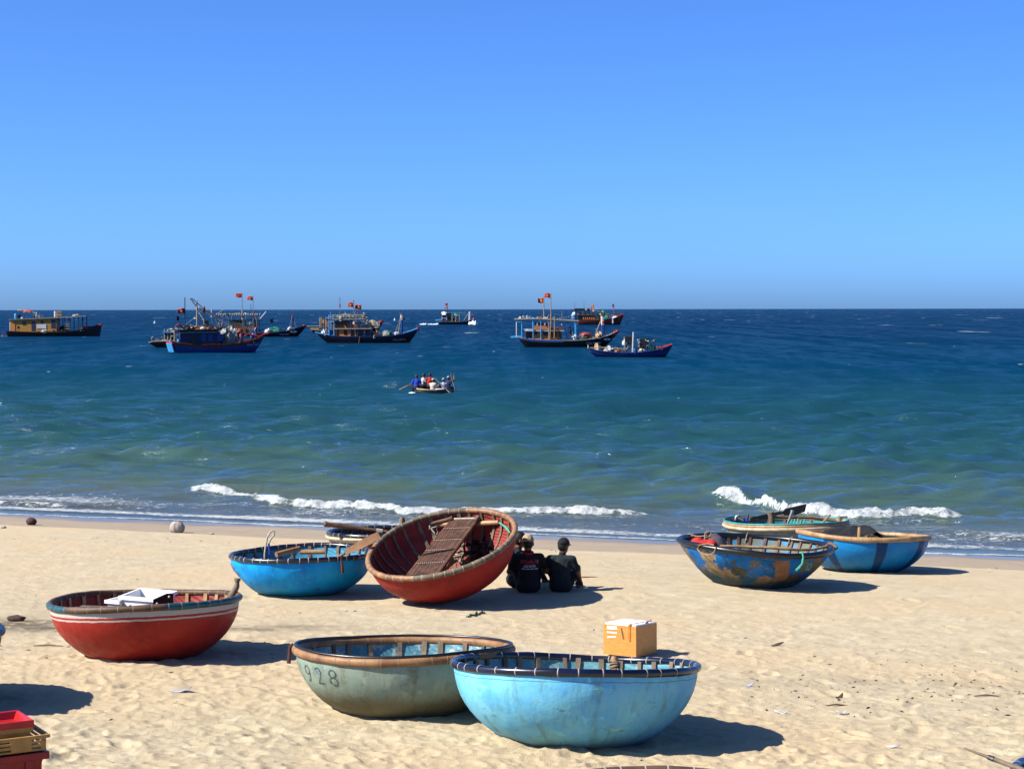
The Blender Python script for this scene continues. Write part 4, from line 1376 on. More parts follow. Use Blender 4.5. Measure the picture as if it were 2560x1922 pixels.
# boat K: out of frame at left, its rim tip and shadow are in view
K_ = Coracle('coracle', 'round boat at the left edge, only its dark rim tip and long shadow in view', 0, 16.5, 1.0, 0.68, tilt=3.0, seed=11, loc=(-5.625, 16.5, ground_z(-5.625, 16.5) - .03))
K_.hull(HULL_J, lining_paint('dim_lining', S(100, 120, 130), S(80, 100, 112)))
K_.ring('rim', M['black_tube'])
K_.ribs(M['wood_grey'], 20)
# boat L: bottom right corner
L_ = Coracle('coracle', 'round boat at the bottom right corner, only a bit of navy rim showing', 2560, 11.3, 1.0, 0.58, tilt=3.0, seed=12, loc=(4.14, 11.3, ground_z(4.14, 11.3) - .03))
L_.hull(HULL_J, lining_paint('grey_lining', S(110, 120, 124), S(86, 98, 104)))
L_.ring('rim', M['blue_tube'])
L_.lashings(M['cord_white'], 44, w=0.012)
L_.ribs(M['wood_grey'], 20)
_a, _b = at_depth(2408, 1869, 11.55), at_depth(2600, 1940, 11.25)
_r = empty('bamboo_pole', _a, 'thin bamboo pole slanting over the rim at the bottom right corner', 'pole')
put(MB().tube([Vector((0, 0, 0)), (_b - _a) * .4, (_b - _a) * .41, (_b - _a) * 2.2], [.006, .013, .016, .018], 8), 'cane', M['bamboo_grey'], parent=_r)
put(MB().tube([(_b - _a) * .32, (_b - _a) * .40], [.016, .018], 8), 'binding', M['black_tube'], parent=_r)
# ------------------------------------------------------------------ foam fish box wrapped in cardboard and tape
def tape_box_mats():
    t = NT('taped_cardboard')
    v = t.obj()
    w = t.n('TexWave', {'Scale': 7.0, 'Distortion': 5.0, 'Detail': 3.0})
    w.bands_direction = 'Z'
    t.set(w, 'Vector', v)
    n = t.noise(14, 5, 0.7, t.obj((1, 1, 3)))
    col = t.mix(t.maprange(n, .35, .65), S(214, 144, 70), S(228, 162, 84))
    col = t.mix(t.math('MULTIPLY', t.maprange(t.noise(9, 5, .75, t.obj((1.2, 1.2, 5))), .66, .70), .6), col, S(240, 214, 170))
    return t.base(col, 0.28, t.bump(n, .4, .006), .5)
CARD = tape_box_mats()
FOAM_W = tex('white_foam', (.82, .82, .82, 1), (.70, .71, .73, 1), 40, .8, .3)
BASE = on_beach(1589, 1638)
_e1 = on_beach(1512, 1626) - BASE
_ang = math.atan2(-_e1.y, -_e1.x)
_r = empty('foam_box', BASE, 'orange taped carton around a white foam box standing on the sand', 'box', rot=(math.radians(-2.5), 0, 0))
_L, _Wd, _Hh = 0.44, 0.41, 0.315
_dx = Vector((_e1.x, _e1.y, 0)).normalized()
_dy = Vector((-_dx.y, _dx.x, 0))
if _dy.y < 0:
    _dy = -_dy
# long face to the left, short face to the right and back
_dr = Vector((0.62, 0.785, 0)).normalized()
_dl = Vector((-0.785, 0.62, 0)).normalized()
def bp(a, b, z):
    return _dl * a + _dr * b + Vector((0, 0, z))
def slab(a0, a1, b0, b1, z0, z1):
    vs = [bp(a, b, z) for z in (z0, z1) for a, b in ((a0, b0), (a1, b0), (a1, b1), (a0, b1))]
    return vs, [(3, 2, 1, 0), (4, 5, 6, 7), (0, 1, 5, 4), (1, 2, 6, 5), (2, 3, 7, 6), (3, 0, 4, 7)]
_t = .012
put(MB().add(*slab(0, _L, 0, _t, -.02, _Hh)), 'front_panel', CARD, parent=_r, smooth=False)
put(MB().add(*slab(0, _t, _t + .001, _Wd - _t - .001, -.02, _Hh - .003)), 'side_panel', CARD, parent=_r, smooth=False)
put(MB().add(*slab(_L - _t, _L, _t + .001, _Wd - _t - .001, -.02, _Hh - .003)), 'side_panel', CARD, parent=_r, smooth=False)
put(MB().add(*slab(0, _L, _Wd - _t, _Wd, -.02, _Hh + .012)), 'back_panel', CARD, parent=_r, smooth=False)
put(MB().add(*slab(_t + .002, _L - _t - .002, _t + .002, _Wd - _t - .002, -.01, _Hh + .018)), 'foam_lid', FOAM_W, parent=_r, smooth=False, bevel=.006)
_mb = MB()
_mb.add([bp(.26, -.003, .30), bp(.385, -.004, .30), bp(.39, -.004, .262), bp(.25, -.004, .268)], [(0, 1, 2, 3)])
_mb.add([bp(.255, -.004, .235), bp(.385, -.004, .236), bp(.385, -.004, .222), bp(.255, -.004, .221)], [(0, 1, 2, 3)])
_mb.add([bp(.27, -.003, .19), bp(.385, -.004, .178), bp(.385, -.004, .165), bp(.27, -.004, .178)], [(0, 1, 2, 3)])
put(_mb, 'white_tape', FOAM_W, parent=_r, smooth=False)
_tp = tex('brown_tape', S(214, 140, 66), S(196, 118, 52), 12, .25, .2)
put(MB().add([bp(.10, -.006, _Hh + .022), bp(.07, -.006, _Hh + .022), bp(.07, .41, _Hh + .022), bp(.10, .41, _Hh + .022)], [(0, 1, 2, 3)]).add([bp(.10, -.006, _Hh + .022), bp(.07, -.006, _Hh + .022), bp(.07, -.006, .15), bp(.10, -.006, .15)], [(0, 1, 2, 3)]), 'tape_strip', _tp, parent=_r, smooth=False)
put(MB().add([bp(.19, -.004, .29), bp(.205, -.004, .29), bp(.165, -.012, .16), bp(.160, -.010, .165)], [(0, 1, 2, 3)]).add([bp(.02, .2, _Hh + .018), bp(.02, .26, _Hh + .018), bp(-.02, .27, _Hh + .05), bp(-.015, .21, _Hh + .042)], [(0, 1, 2, 3)])
    .add([bp(.03, .33, _Hh + .018), bp(.08, .38, _Hh + .018), bp(.06, .40, _Hh + .05)], [(0, 1, 2)]), 'loose_tape', M['bamboo_dark'], parent=_r, smooth=False)

# ------------------------------------------------------------------ stacked fish baskets, bottom left
_cx, _cy = -3.57, 12.62
_cz = ground_z(_cx, _cy)
_cr = math.radians(31)
_grp = 'fish crates stacked at bottom left'
def tray(z, mat, label, w=0.62, d=0.44, h=0.12, bars=True, name='fish_crate', tap=.93, dx=0.0, open_top=True, print_plate=False):
    """Shallow tray: floor, four walls of horizontal slats between corner posts, rim."""
    root = empty(name, (_cx + dx, _cy, _cz + z), label, 'crate', _grp, rot=(0, 0, _cr))
    put(MB().box((0, 0, .010), (w * tap, d * tap, .012)), 'floor_panel', mat, parent=root, smooth=False)
    n = 4
    for ax, sg in (('x', -1), ('x', 1), ('y', -1), ('y', 1)):
        L, D = (w, d) if ax == 'x' else (d, w)
        for i in range(n):
            z0 = h * (0.04 + i / n)
            k = tap + (1 - tap) * (i + .5) / n
            L2 = L * k - (.03 if ax == 'y' else 0)
            c = (0, sg * D / 2 * k, z0 + h * .075) if ax == 'x' else (sg * D / 2 * k, 0, z0 + h * .075)
            dd = (L2, .012, h * .13) if ax == 'x' else (.012, L2, h * .13)
            put(MB().box(c, dd), 'slat', mat, parent=root, smooth=False)
    for sx in (-1, 1):
        for sy in (-1, 1):
            put(MB().box((sx * (w * (1 + tap) / 4 - .014), sy * (d * (1 + tap) / 4 - .014), h / 2), (.034, .034, h - .012)), 'corner_post', mat, parent=root, smooth=False)
    if print_plate:
        put(MB().box((.13, -d / 2 + .004, h * .5), (.14, .018, h * .72)), 'name_plate', mat, parent=root, smooth=False)
    r = MB()
    for sg in (-1, 1):
        r.box((0, sg * (d / 2 + .006), h - .006), (w + .03, .020, .022)).box((sg * (w / 2 + .006), 0, h - .007), (.020, d - .008, .020))
    put(r, 'rim', mat, parent=root, smooth=False)
    return root
def tub(z, mat, label, w, d, h, tap=.80, lip=.03, dx=0.0, name='fish_crate', gusset=True):
    """Deep solid crate: tapered walls, wide turned-down rim, corner gussets."""
    root = empty(name, (_cx + dx, _cy, _cz + z), label, 'crate', _grp, rot=(0, 0, _cr))
    th = .008
    put(MB().box((0, 0, .006), (w * tap - .02, d * tap - .02, .012)), 'floor_panel', mat, parent=root, smooth=False)
    for ax, sg in (('x', -1), ('x', 1), ('y', -1), ('y', 1)):
        L, D = (w, d) if ax == 'x' else (d, w)
        vs = []
        for zz, k in ((0.0, tap), (h, 1.0)):
            for e, o in ((-1, 0), (1, 0), (1, 1), (-1, 1)):
                l, y = e * (L / 2 * k - (.009 if ax == 'y' else 0)), sg * (D / 2 * k - o * th)
                vs.append((l, y, zz) if ax == 'x' else (y, l, zz))
        put(MB().add(vs, [(0, 1, 2, 3), (4, 5, 6, 7), (0, 1, 5, 4), (1, 2, 6, 5), (2, 3, 7, 6), (3, 0, 4, 7)]), 'side_panel', mat, parent=root, smooth=False)
        if gusset:
            for c in (-.62, .0, .62):
                p = (c * L / 2, sg * (D / 2 * (tap + 1) / 2 + .006), h * .45)
                put(MB().box(p if ax == 'x' else (p[1], p[0], p[2]), (.05, .03, h * .8) if ax == 'x' else (.03, .05, h * .8), taper=.8), 'gusset', mat, parent=root, smooth=False)
    r = MB()
    for sg in (-1, 1):
        r.box((0, sg * (d / 2 + lip / 2), h - .022), (w + 2 * lip, lip, .05)).box((sg * (w / 2 + lip / 2), 0, h - .023), (lip, d - .004, .048))
    put(r, 'rim', mat, parent=root, smooth=False, bevel=.003)
    return root
tray(0.0, M['plastic_yellow'], 'lowest crate of the stack at bottom left, brown slatted plastic', h=.14)
tub(.145, M['plastic_darkred'], 'deep dark-red plastic crate between the two slatted brown ones at bottom left', .60, .42, .20, lip=.022)
tray(.352, M['plastic_yellow'], 'slatted ochre crate with name plate resting on the dark red crate', h=.11, print_plate=True)
tub(.428, M['plastic_yellow'], 'dull yellow tub nested in the slatted ochre crate under a red basin', .52, .34, .10, tap=.96, lip=.012, dx=-.045, gusset=False)
tub(.500, M['plastic_red'], 'bright red plastic basin on top of the crate stack at bottom left', .52, .34, .06, tap=.9, lip=.016, dx=-.045, gusset=False)

# ------------------------------------------------------------------ people
SKIN = tex('skin', S(146, 92, 64), S(124, 76, 52), 8, .55, .1)
HAIR = tex('black_hair', S(26, 22, 20), S(14, 12, 12), 40, .6, .6, (1, 1, .3))
EYE = tex('eye_dark', S(24, 18, 16), S(16, 12, 10), 5, .2, .0)
def cloth(name, c, c2=None, sc=7):
    return tex(name, c, c2 or mulc(c, .7), sc * .5, .9, .8, (1, 1, .55), bdist=.04)

def capsule(mb, p, q, r0, r1, n=10):
    p, q = Vector(p), Vector(q)
    d = (q - p)
    L = max(d.length, 1e-4)
    d = d / L
    pts, rs = [], []
    for k in (90, 60, 30, 0):
        a = math.radians(k)
        pts.append(p - d * (r0 * math.sin(a)))
        rs.append(max(r0 * math.cos(a), .0015))
    for k in (0, 30, 60, 90):
        a = math.radians(k)
        pts.append(q + d * (r1 * math.sin(a)))
        rs.append(max(r1 * math.cos(a), .0015))
    mb.tube(pts, rs, n)

def person(label, loc, yaw, J, mats, voxel=.011, group=None, cap=None, hair=True, face=True, name='person', lean_head=0.0, scale=1.0):
    """One continuous body from joints J (x right, y forward, z up), clothes by region; hair and cap as parts."""
    prims = []   # (kind, data, material slot)
    def cap_(p, q, r0, r1, m):
        prims.append((Vector(p), Vector(q), r0, r1, m))
    mb = MB()
    hip, chest, neck, head = Vector(J['hip']), Vector(J['chest']), Vector(J['neck']), Vector(J['head'])
    SK, SH, TR = 0, 1, 2
    ax = (Vector(J['rsh']) - Vector(J['lsh'])).normalized()
    up = (neck - hip).normalized()
    fw = up.cross(ax).normalized()
    rot = Matrix((ax, -fw if False else fw, up)).transposed()
    def el(c, r, m, R=rot):
        mb.ell(c, r, 14, 10, 0, R)
        prims.append((Vector(c), Vector(c), max(r) * .9, max(r) * .9, m))
    el(hip + up * .02, (.172, .125, .12), TR)
    el(hip.lerp(chest, .45), (.152, .112, .15), SH)
    el(chest, (.168, .118, .17), SH)
    el(chest.lerp(neck, .55), (.150, .095, .09), SH)
    cap_(J['lsh'], J['rsh'], .066, .066, SH)
    cap_(neck - up * .05, head - up * .02, .056, .052, SK)
    hf = Vector(J.get('look', (0, 1, 0))).normalized()
    hu = Vector((0, 0, 1))
    hx = hf.cross(hu).normalized()
    hu = hx.cross(hf).normalized()
    HR = Matrix((hx, hf, hu)).transposed()
    el(head + hu * .02, (.077, .097, .105), SK, HR)
    el(head - hu * .045 + hf * .025, (.056, .066, .07), SK, HR)
    if face:
        el(head + hf * .098 - hu * .012, (.014, .018, .022), SK, HR)
        el(head + hf * .088 - hu * .058, (.024, .012, .010), SK, HR)
        el(head + hf * .082 + hu * .028, (.05, .014, .010), SK, HR)
    for sg in (-1, 1):
        el(head + hx * sg * .079 - hu * .005 - hf * .01, (.012, .022, .032), SK, HR)
    for s in ('l', 'r'):
        sh, elb, wr = Vector(J[s + 'sh']), Vector(J[s + 'el']), Vector(J[s + 'wr'])
        mid = sh.lerp(elb, .62)
        cap_(sh, mid, .064, .058, SH)
        cap_(mid, elb, .046, .040, SK if J.get('sleeve', 'short') == 'short' else SH)
        cap_(elb, wr, .041, .028, SK if J.get('sleeve', 'short') != 'long' else SH)
        hd = Vector(J.get(s + 'hd', (wr - elb).normalized())).normalized()
        pc = wr + hd * .045
        sd = hd.cross(Vector((.3, .2, 1))).normalized()
        nn = sd.cross(hd)
        mb.ell(pc, (.038, .050, .017), 10, 8, 0, Matrix((sd, hd, nn)).transposed())
        prims.append((pc, pc, .04, .04, SK))
        curl = J.get('curl', .5)
        for k, ln in ((-1.5, .060), (-.5, .072), (.5, .068), (1.5, .052)):
            b = wr + hd * .082 + sd * k * .0185
            m1 = b + hd * ln * .5 - nn * ln * .25 * curl
            m2 = m1 + hd * ln * .35 * (1 - curl) - nn * ln * .5 * curl
            cap_(b - hd * .02, m1, .0095, .0088, SK)
            cap_(m1, m2, .0088, .0075, SK)
        tb = wr + hd * .03 + sd * .030 * (1 if s == 'l' else -1)
        cap_(tb, tb + (hd * .5 + sd * (1 if s == 'l' else -1) * .6 - nn * .3).normalized() * .05, .011, .009, SK)
        hp, kn, an = Vector(J[s + 'hp']), Vector(J[s + 'kn']), Vector(J[s + 'an'])
        cap_(hp, kn, .092, .066, TR)
        long_ = J.get('trouser', 'long') == 'long'
        cap_(kn, kn.lerp(an, .5), .064, .056, TR if long_ else SK)
        cap_(kn.lerp(an, .5), an, .054, .040, TR if long_ else SK)
        fd = Vector(J.get(s + 'ft', (0, 1, -.1))).normalized()
        cap_(an - Vector((0, 0, .02)) - fd * .03, an - Vector((0, 0, .035)) + fd * .15, .038, .028, SK)
    for p, q, r0, r1, m in prims:
        if (p - q).length > 1e-6:
            capsule(mb, p, q, r0, r1)
    tmp = mb.build('body', [SKIN], None)
    md = tmp.modifiers.new('r', 'REMESH')
    md.mode = 'VOXEL'
    md.voxel_size = voxel
    sm = tmp.modifiers.new('s', 'SMOOTH')
    sm.factor = .5
    sm.iterations = 3
    dg = bpy.context.evaluated_depsgraph_get()
    me = bpy.data.meshes.new_from_object(tmp.evaluated_get(dg))
    old = tmp.data
    bpy.data.objects.remove(tmp)
    bpy.data.meshes.remove(old)
    me.materials.clear()
    for m in (SKIN, mats[0], mats[1]):
        me.materials.append(m)
    nf = len(me.polygons)
    cen = np.empty(nf * 3, np.float32)
    me.polygons.foreach_get('center', cen)
    cen = cen.reshape(-1, 3)
    best = np.full(nf, 1e9)
    mi = np.zeros(nf, np.int32)
    for p, q, r0, r1, m in prims:
        p_, d = np.array(p), np.array(q - p)
        L2 = float(d @ d)
        k = np.clip(((cen - p_) @ d) / L2, 0, 1) if L2 > 1e-9 else np.zeros(nf)
        dist = np.linalg.norm(cen - p_ - k[:, None] * d, axis=1) - (r0 + (r1 - r0) * k)
        b = dist < best
        best[b] = dist[b]
        mi[b] = m
    me.polygons.foreach_set('material_index', mi)
    me.polygons.foreach_set('use_smooth', np.ones(nf, bool))
    me.update()
    body = link(bpy.data.objects.new(name, me))
    body.location = loc
    body.rotation_euler = (0, 0, yaw)
    body.scale = (scale,) * 3
    tag(body, label, 'person', group)
    def headshape(nm, mat, r, cut, fwd_cut, extra=None, lift=.0):
        h = MB()
        vs, fs = [], []
        n, m = 22, 12
        keep = {}
        for i in range(m + 1):
            ph = math.pi * i / m
            for k in range(n):
                a = 2 * math.pi * k / n
                vs.append(head + hu * (.02 + lift) + HR @ Vector((r[0] * math.sin(ph) * math.cos(a), r[1] * math.sin(ph) * math.sin(a), r[2] * math.cos(ph))))
        for i in range(m):
            for k in range(n):
                k2 = (k + 1) % n
                ph = math.pi * (i + .5) / m
                a = 2 * math.pi * (k + .5) / n
                zz, yy = math.cos(ph), math.sin(ph) * math.sin(a)
                if zz > cut + max(0, yy) * fwd_cut:
                    fs.append((i * n + k, i * n + k2, (i + 1) * n + k2, (i + 1) * n + k))
        h.add(vs, fs)
        if extra:
            extra(h)
        o = h.build(nm, mat, body)
        sol = o.modifiers.new('t', 'SOLIDIFY')
        sol.thickness = .006
        return o
    if hair:
        headshape('hair', HAIR, (.083, .103, .112), -.62, 1.25)
    if cap is not None:
        def brim(h):
            n = 12
            vs, fs = [], []
            for i in range(n + 1):
                a = math.radians(20 + 140 * i / n)
                for rr, zz in ((.094, .028), (.165, .012)):
                    vs.append(head + HR @ Vector((.086 / .094 * rr * math.cos(a) * (1 if rr < .1 else .62), rr * math.sin(a), zz + .02)))
            for i in range(n):
                fs.append((2 * i, 2 * i + 1, 2 * i + 3, 2 * i + 2))
            h.add(vs, fs)
        headshape('cap', cap, (.090, .110, .112), .02, .10, brim, lift=.012)
    if face:
        for sg in (-1, 1):
            put(MB().ell(head + HR @ Vector((sg * .030, .090, .010)), (.010, .006, .006), 8, 6), 'eye', EYE, parent=body)
    return body, (head, HR)

def seat_pose(**k):
    """Sitting on the ground, knees drawn up."""
    J = dict(hip=(0, 0, .12), chest=(0, .03, .40), neck=(0, .05, .58), head=(0, .075, .72), lsh=(-.175, .04, .525), rsh=(.175, .04, .525),
             lel=(-.26, .20, .33), rel=(.26, .20, .33), lwr=(-.16, .42, .36), rwr=(.16, .42, .36),
             lhp=(-.09, .02, .11), rhp=(.09, .02, .11), lkn=(-.17, .42, .40), rkn=(.17, .42, .40), lan=(-.13, .62, .07), ran=(.13, .62, .07))
    J.update(k)
    return J

def ground_at(u, y):
    x = (u - W_PX / 2) / F_PX * y
    return Vector((x, y, ground_z(x, y)))

SHIRT1 = cloth('black_shirt_cloth', S(24, 24, 30), S(14, 14, 18))
SHIRT2 = cloth('dark_teal_shirt_cloth', S(22, 44, 50), S(14, 26, 32))
JEANS = cloth('dark_jeans_cloth', S(24, 28, 40), S(14, 18, 26))
_cap1 = cloth('beige_cap_cloth', S(206, 180, 146), S(180, 150, 114), 14)
_cap2 = cloth('black_cap_cloth', S(38, 36, 40), S(24, 22, 26), 14)
P1, (h1, HR1) = person('person in beige cap and black printed shirt sitting with back to the camera', ground_at(1320, 26.05) + Vector((0, 0, -.02)), 0.06,
    seat_pose(chest=(0, .02, .41), look=(-.02, 1, -.12), lel=(-.27, .12, .31), rel=(.275, .14, .32), rwr=(.20, .40, .34)), (SHIRT1, JEANS), cap=_cap1, hair=True, scale=.985)
# red collar and the print on the shirt back
_mb = MB()
_mb.tube([Vector((.066 * math.cos(a), .042 + .060 * math.sin(a), .595 + .012 * math.sin(a))) for a in [i * 2 * math.pi / 16 for i in range(17)]], .020, 8)
put(_mb, 'collar', cloth('red_collar_cloth', S(212, 26, 34)), parent=P1)
def back_print(body, txt_items, mat_by):
    me = body.data
    from mathutils.bvhtree import BVHTree
    bv = BVHTree.FromPolygons([v.co.copy() for v in me.vertices], [tuple(p.vertices) for p in me.polygons])
    for nm, vs, fs, mat in txt_items:
        out = []
        for (x, z) in vs:
            hit = bv.ray_cast(Vector((x, -1, z)), Vector((0, 1, 0)))
            y = hit[0].y if hit[0] is not None else -.1
            out.append((x, y - .006, z))
        MB().add(out, fs).build(nm, mat, body, smooth=False)
_red, _wht = tex('red_print', S(232, 54, 60), S(214, 40, 48), 20, .8, .0), tex('white_print', S(214, 216, 222), S(190, 192, 200), 20, .8, .0)
_v, _f = text_mesh('WinfaX', .082, .2)
_items = [('shirt_print', [(p.x + .0, p.y + .475) for p in _v], _f, _red)]
def dashes(z, xs, hgt=.012):
    vs, fs = [], []
    for a, b in xs:
        n = max(1, int((b - a) / .02))
        for i in range(n):
            x0, x1 = a + (b - a) * i / n, a + (b - a) * (i + 1) / n
            k = len(vs)
            vs += [(x0, z), (x1, z), (x1, z + hgt), (x0, z + hgt)]
            fs.append((k, k + 1, k + 2, k + 3))
    return vs, fs
for z, xs, hh in ((.428, [(-.06, .10)], .005), (.405, [(-.075, -.01), (0, .045), (.055, .10)], .014), (.372, [(-.10, -.05), (-.04, .01), (.02, .075), (.085, .135)], .014)):
    vs, fs = dashes(z, xs, hh)
    _items.append(('shirt_print', vs, fs, _wht))
vs, fs = dashes(.487, [(.128, .142)], .012)
_items.append(('shirt_print', vs, fs, _wht))
vs, fs = dashes(.462, [(.128, .142)], .012)
_items.append(('shirt_print', vs, fs, _wht))
back_print(P1, _items, None)

P2, _ = person('person in black cap and dark teal shirt sitting rightmost, head turned right', ground_at(1401, 26.1) + Vector((0, 0, -.02)), -0.18,
    seat_pose(look=(.55, 1, -.18), head=(.03, .10, .71), chest=(0, .05, .40), neck=(.01, .08, .58), lsh=(-.17, .05, .52), rsh=(.175, .06, .52),
              rel=(.26, .12, .28), rwr=(.26, .32, .17), rhd=(.1, .6, -.7), rkn=(.19, .42, .34), ran=(.20, .52, .06), lel=(-.25, .2, .3)), (SHIRT2, JEANS), cap=_cap2, hair=True, scale=.925)
P3, _ = person('bareheaded person in dark shirt sitting in profile between the tipped boat and the beige cap', ground_at(1287, 26.6) + Vector((0, 0, -.02)), -1.0,
    seat_pose(look=(.25, 1, -.1)), (SHIRT1, JEANS), cap=None, hair=True, scale=.98)
# stick on the sand by them
_a, _b = on_beach(1452, 1446), on_beach(1517, 1448)
put(MB().tube([_a + Vector((0, 0, .02)), _a.lerp(_b, .5) + Vector((0, 0, .028)), _b + Vector((0, 0, .016))], [.014, .012, .008], 7), 'driftwood_stick', M['wood_brown'], 'thin brown stick lying on the sand right of the seated people', 'stick')

# ------------------------------------------------------------------ small things on the sand
_rr = random.Random(12)
def lump(name, label, cat, u, v, r, mat, sq=(1, 1, .8), rough=.18, mats2=None, sinkk=.25):
    p = on_beach(u, v)
    mb = MB()
    n, m = 18, 12
    vs, fs = [], []
    for i in range(m + 1):
        ph = math.pi * i / m
        for k in range(n):
            a = 2 * math.pi * k / n
            q = Vector((math.sin(ph) * math.cos(a), math.sin(ph) * math.sin(a), math.cos(ph)))
            w = 1 + rough * (float(fbm(np.array([q.x * 2 + u]), np.array([q.y * 2 + q.z * 2.3]), 3, 3)[0]) - .5) + rough * .35 * math.sin(k * 2 * math.pi / n * 9) * math.sin(ph)
            vs.append((q.x * r * sq[0] * w, q.y * r * sq[1] * w, q.z * r * sq[2] * w))
    for i in range(m):
        for k in range(n):
            fs.append((i * n + k, i * n + (k + 1) % n, (i + 1) * n + (k + 1) % n, (i + 1) * n + k))
    mb.add(vs, fs)
    o = mb.build(name, mat)
    o.location = (p.x, p.y, ground_z(p.x, p.y) + r * sq[2] * (1 - sinkk))
    return tag(o, label, cat)
_coco = tex('brown_husk', S(96, 62, 52), S(52, 34, 30), 14, .8, .8, (1, 1, .4))
_hus = tex('bleached_husk', S(206, 196, 186), S(140, 122, 112), 16, .9, .9, (1, 1, .35))
lump('coconut', 'dark brown coconut on the wet sand at far left', 'coconut', 78, 1311, .10, _coco, (1.1, 1, .9), .25)
lump('coconut_husk', 'bleached white coconut husk on the wet sand near the water', 'husk', 443, 1330, .15, _hus, (1.05, .9, .9), .35)
lump('pebble', 'pale pebble at the left edge of the wet sand', 'pebble', 8, 1318, .05, _hus, (1.2, 1, .6))
lump('pebble', 'small white pebble right of the bleached husk', 'pebble', 528, 1334, .04, _hus, (1.3, 1, .5))
def scrap(name, label, cat, u, v, L, w, mat, ang, curl=.02, z=.012):
    p = on_beach(u, v)
    mb = MB()
    n = 6
    vs, fs = [], []
    for i in range(n + 1):
        f = i / n - .5
        ww = w * (1 - (2 * abs(f)) ** 2.2 * .9)
        for sgn in (-1, 1):
            vs.append((f * L, sgn * ww / 2, curl * (4 * f * f) + .01 * math.sin(5 * f + u)))
    for i in range(n):
        fs.append((2 * i, 2 * i + 1, 2 * i + 3, 2 * i + 2))
    mb.add(vs, fs)
    o = mb.build(name, mat)
    so = o.modifiers.new('t', 'SOLIDIFY')
    so.thickness = .006
    o.location = (p.x, p.y, ground_z(p.x, p.y) + z)
    o.rotation_euler = (.1, -.1, ang)
    return tag(o, label, cat)
_leaf = tex('dry_leaf', S(96, 62, 52), S(58, 38, 34), 30, .8, .4)
_paper = tex('white_paper', S(232, 232, 236), S(210, 212, 222), 20, .8, .3)
scrap('dry_leaf', 'dark dry leaf on the sand right of the taped box', 'leaf', 1942, 1609, .17, .07, _leaf, .3)
scrap('dry_leaf', 'brown curled leaf in the debris strip at lower right', 'leaf', 2097, 1739, .14, .05, _leaf, .9)
scrap('paper_scrap', 'white paper scrap on sand right of the pale blue boat shadow', 'scrap', 1951, 1779, .12, .05, _paper, -.1)
scrap('paper_scrap', 'white paper scrap below the brown curled leaf at right', 'scrap', 2102, 1780, .10, .05, _paper, .2)
scrap('paper_scrap', 'white paper scrap low on the right, nearest the bottom', 'scrap', 2232, 1858, .11, .04, _paper, .0)
scrap('paper_scrap', 'bluish paper scrap on the sand below the red banded boat', 'scrap', 452, 1728, .22, .06, tex('blue_paper', S(190, 196, 214), S(160, 170, 196), 20, .8, .3), -.15)
scrap('paper_scrap', 'small pale blue scrap in the debris above the boat shadow at right', 'scrap', 1872, 1712, .12, .04, tex('blue_paper', S(190, 196, 214), S(160, 170, 196), 20, .8, .3), .3)
_a = on_beach(1166, 1540)
_pts = []
for i in range(10):
    f = i / 9
    p = on_beach(1166 + 44 * f, 1538 - 10 * f + 3 * math.sin(i * 2.2))
    _pts.append(Vector((p.x, p.y, ground_z(p.x, p.y) + .012 + .006 * (i % 2))) - _a)
_o = put(MB().tube(_pts, .014, 6), 'rope_piece', tex('dull_green_rope', S(110, 128, 112), S(70, 84, 74), 30, .8, .5), 'short piece of dull green rope on sand below the tipped boat', 'rope')
_o.location = _a
for (u, v, L, ang, lab) in ((120, 1607, .34, -.06, 'bleached stick on the sand left of the red banded boat'), (2090, 1763, .22, .1, 'thin twig in the debris strip under the curled leaf'), (2465, 1739, .24, .03, 'thin twig in the debris strip at far right')):
    p = on_beach(u, v)
    _o = put(MB().tube([Vector((-L / 2, 0, .01)), Vector((0, .01, .02)), Vector((L / 2, 0, .008))], [.006, .009, .005], 6), 'driftwood_stick', M['wood_grey'], lab, 'stick')
    _o.location = (p.x, p.y, ground_z(p.x, p.y))
    _o.rotation_euler = (0, 0, ang)
lump('driftwood', 'small dark driftwood lump on the dirty sand at left', 'driftwood', 40, 1543, .07, _coco, (1.6, .8, .6), .5)

# tide-line bits and trampled litter: nobody could count them
_mb = MB()
for k in range(420):
    z = _rr.random()
    if z < .50:
        u, v = _rr.uniform(1850, 2700), _rr.gauss(1712, 34)
    elif z < .60:
        u, v = _rr.uniform(-200, 700), _rr.gauss(1625, 22)
    elif z < .74:
        u = _rr.uniform(-100, 1500)
        v = 1338 + u * .028 + _rr.gauss(0, 3)
    elif z < .80:
        u = _rr.uniform(2050, 2600)
        v = 1428 + _rr.gauss(0, 4)
    else:
        u, v = _rr.uniform(-200, 2760), _rr.uniform(1400, 1990)
    p = on_beach(u, v)
    s = _rr.uniform(.007, .024)
    a = _rr.random() * 3.1
    zc = ground_z(p.x, p.y) + s * .15
    mi = 0 if _rr.random() < .75 else 1
    dx, dy = Vector((math.cos(a), math.sin(a), _rr.uniform(-.2, .3))) * s * _rr.uniform(.8, 2.2), Vector((-math.sin(a), math.cos(a), _rr.uniform(-.2, .4))) * s * .6
    c = Vector((p.x, p.y, zc))
    up = Vector((0, 0, s * .5))
    _mb.add([c - dx, c - dy, c + dx, c + dy, c + up], [(0, 1, 4), (1, 2, 4), (2, 3, 4), (3, 0, 4)], mi)
_o = _mb.build('beach_litter', [tex('dark_debris', S(74, 58, 46), S(40, 32, 28), 30, .9, .4), tex('shell_debris', S(206, 196, 180), S(170, 150, 130), 30, .7, .3)], None, smooth=False)
tag(_o, 'specks of weed, shell and twig strewn over the sand', 'debris', kind='stuff')
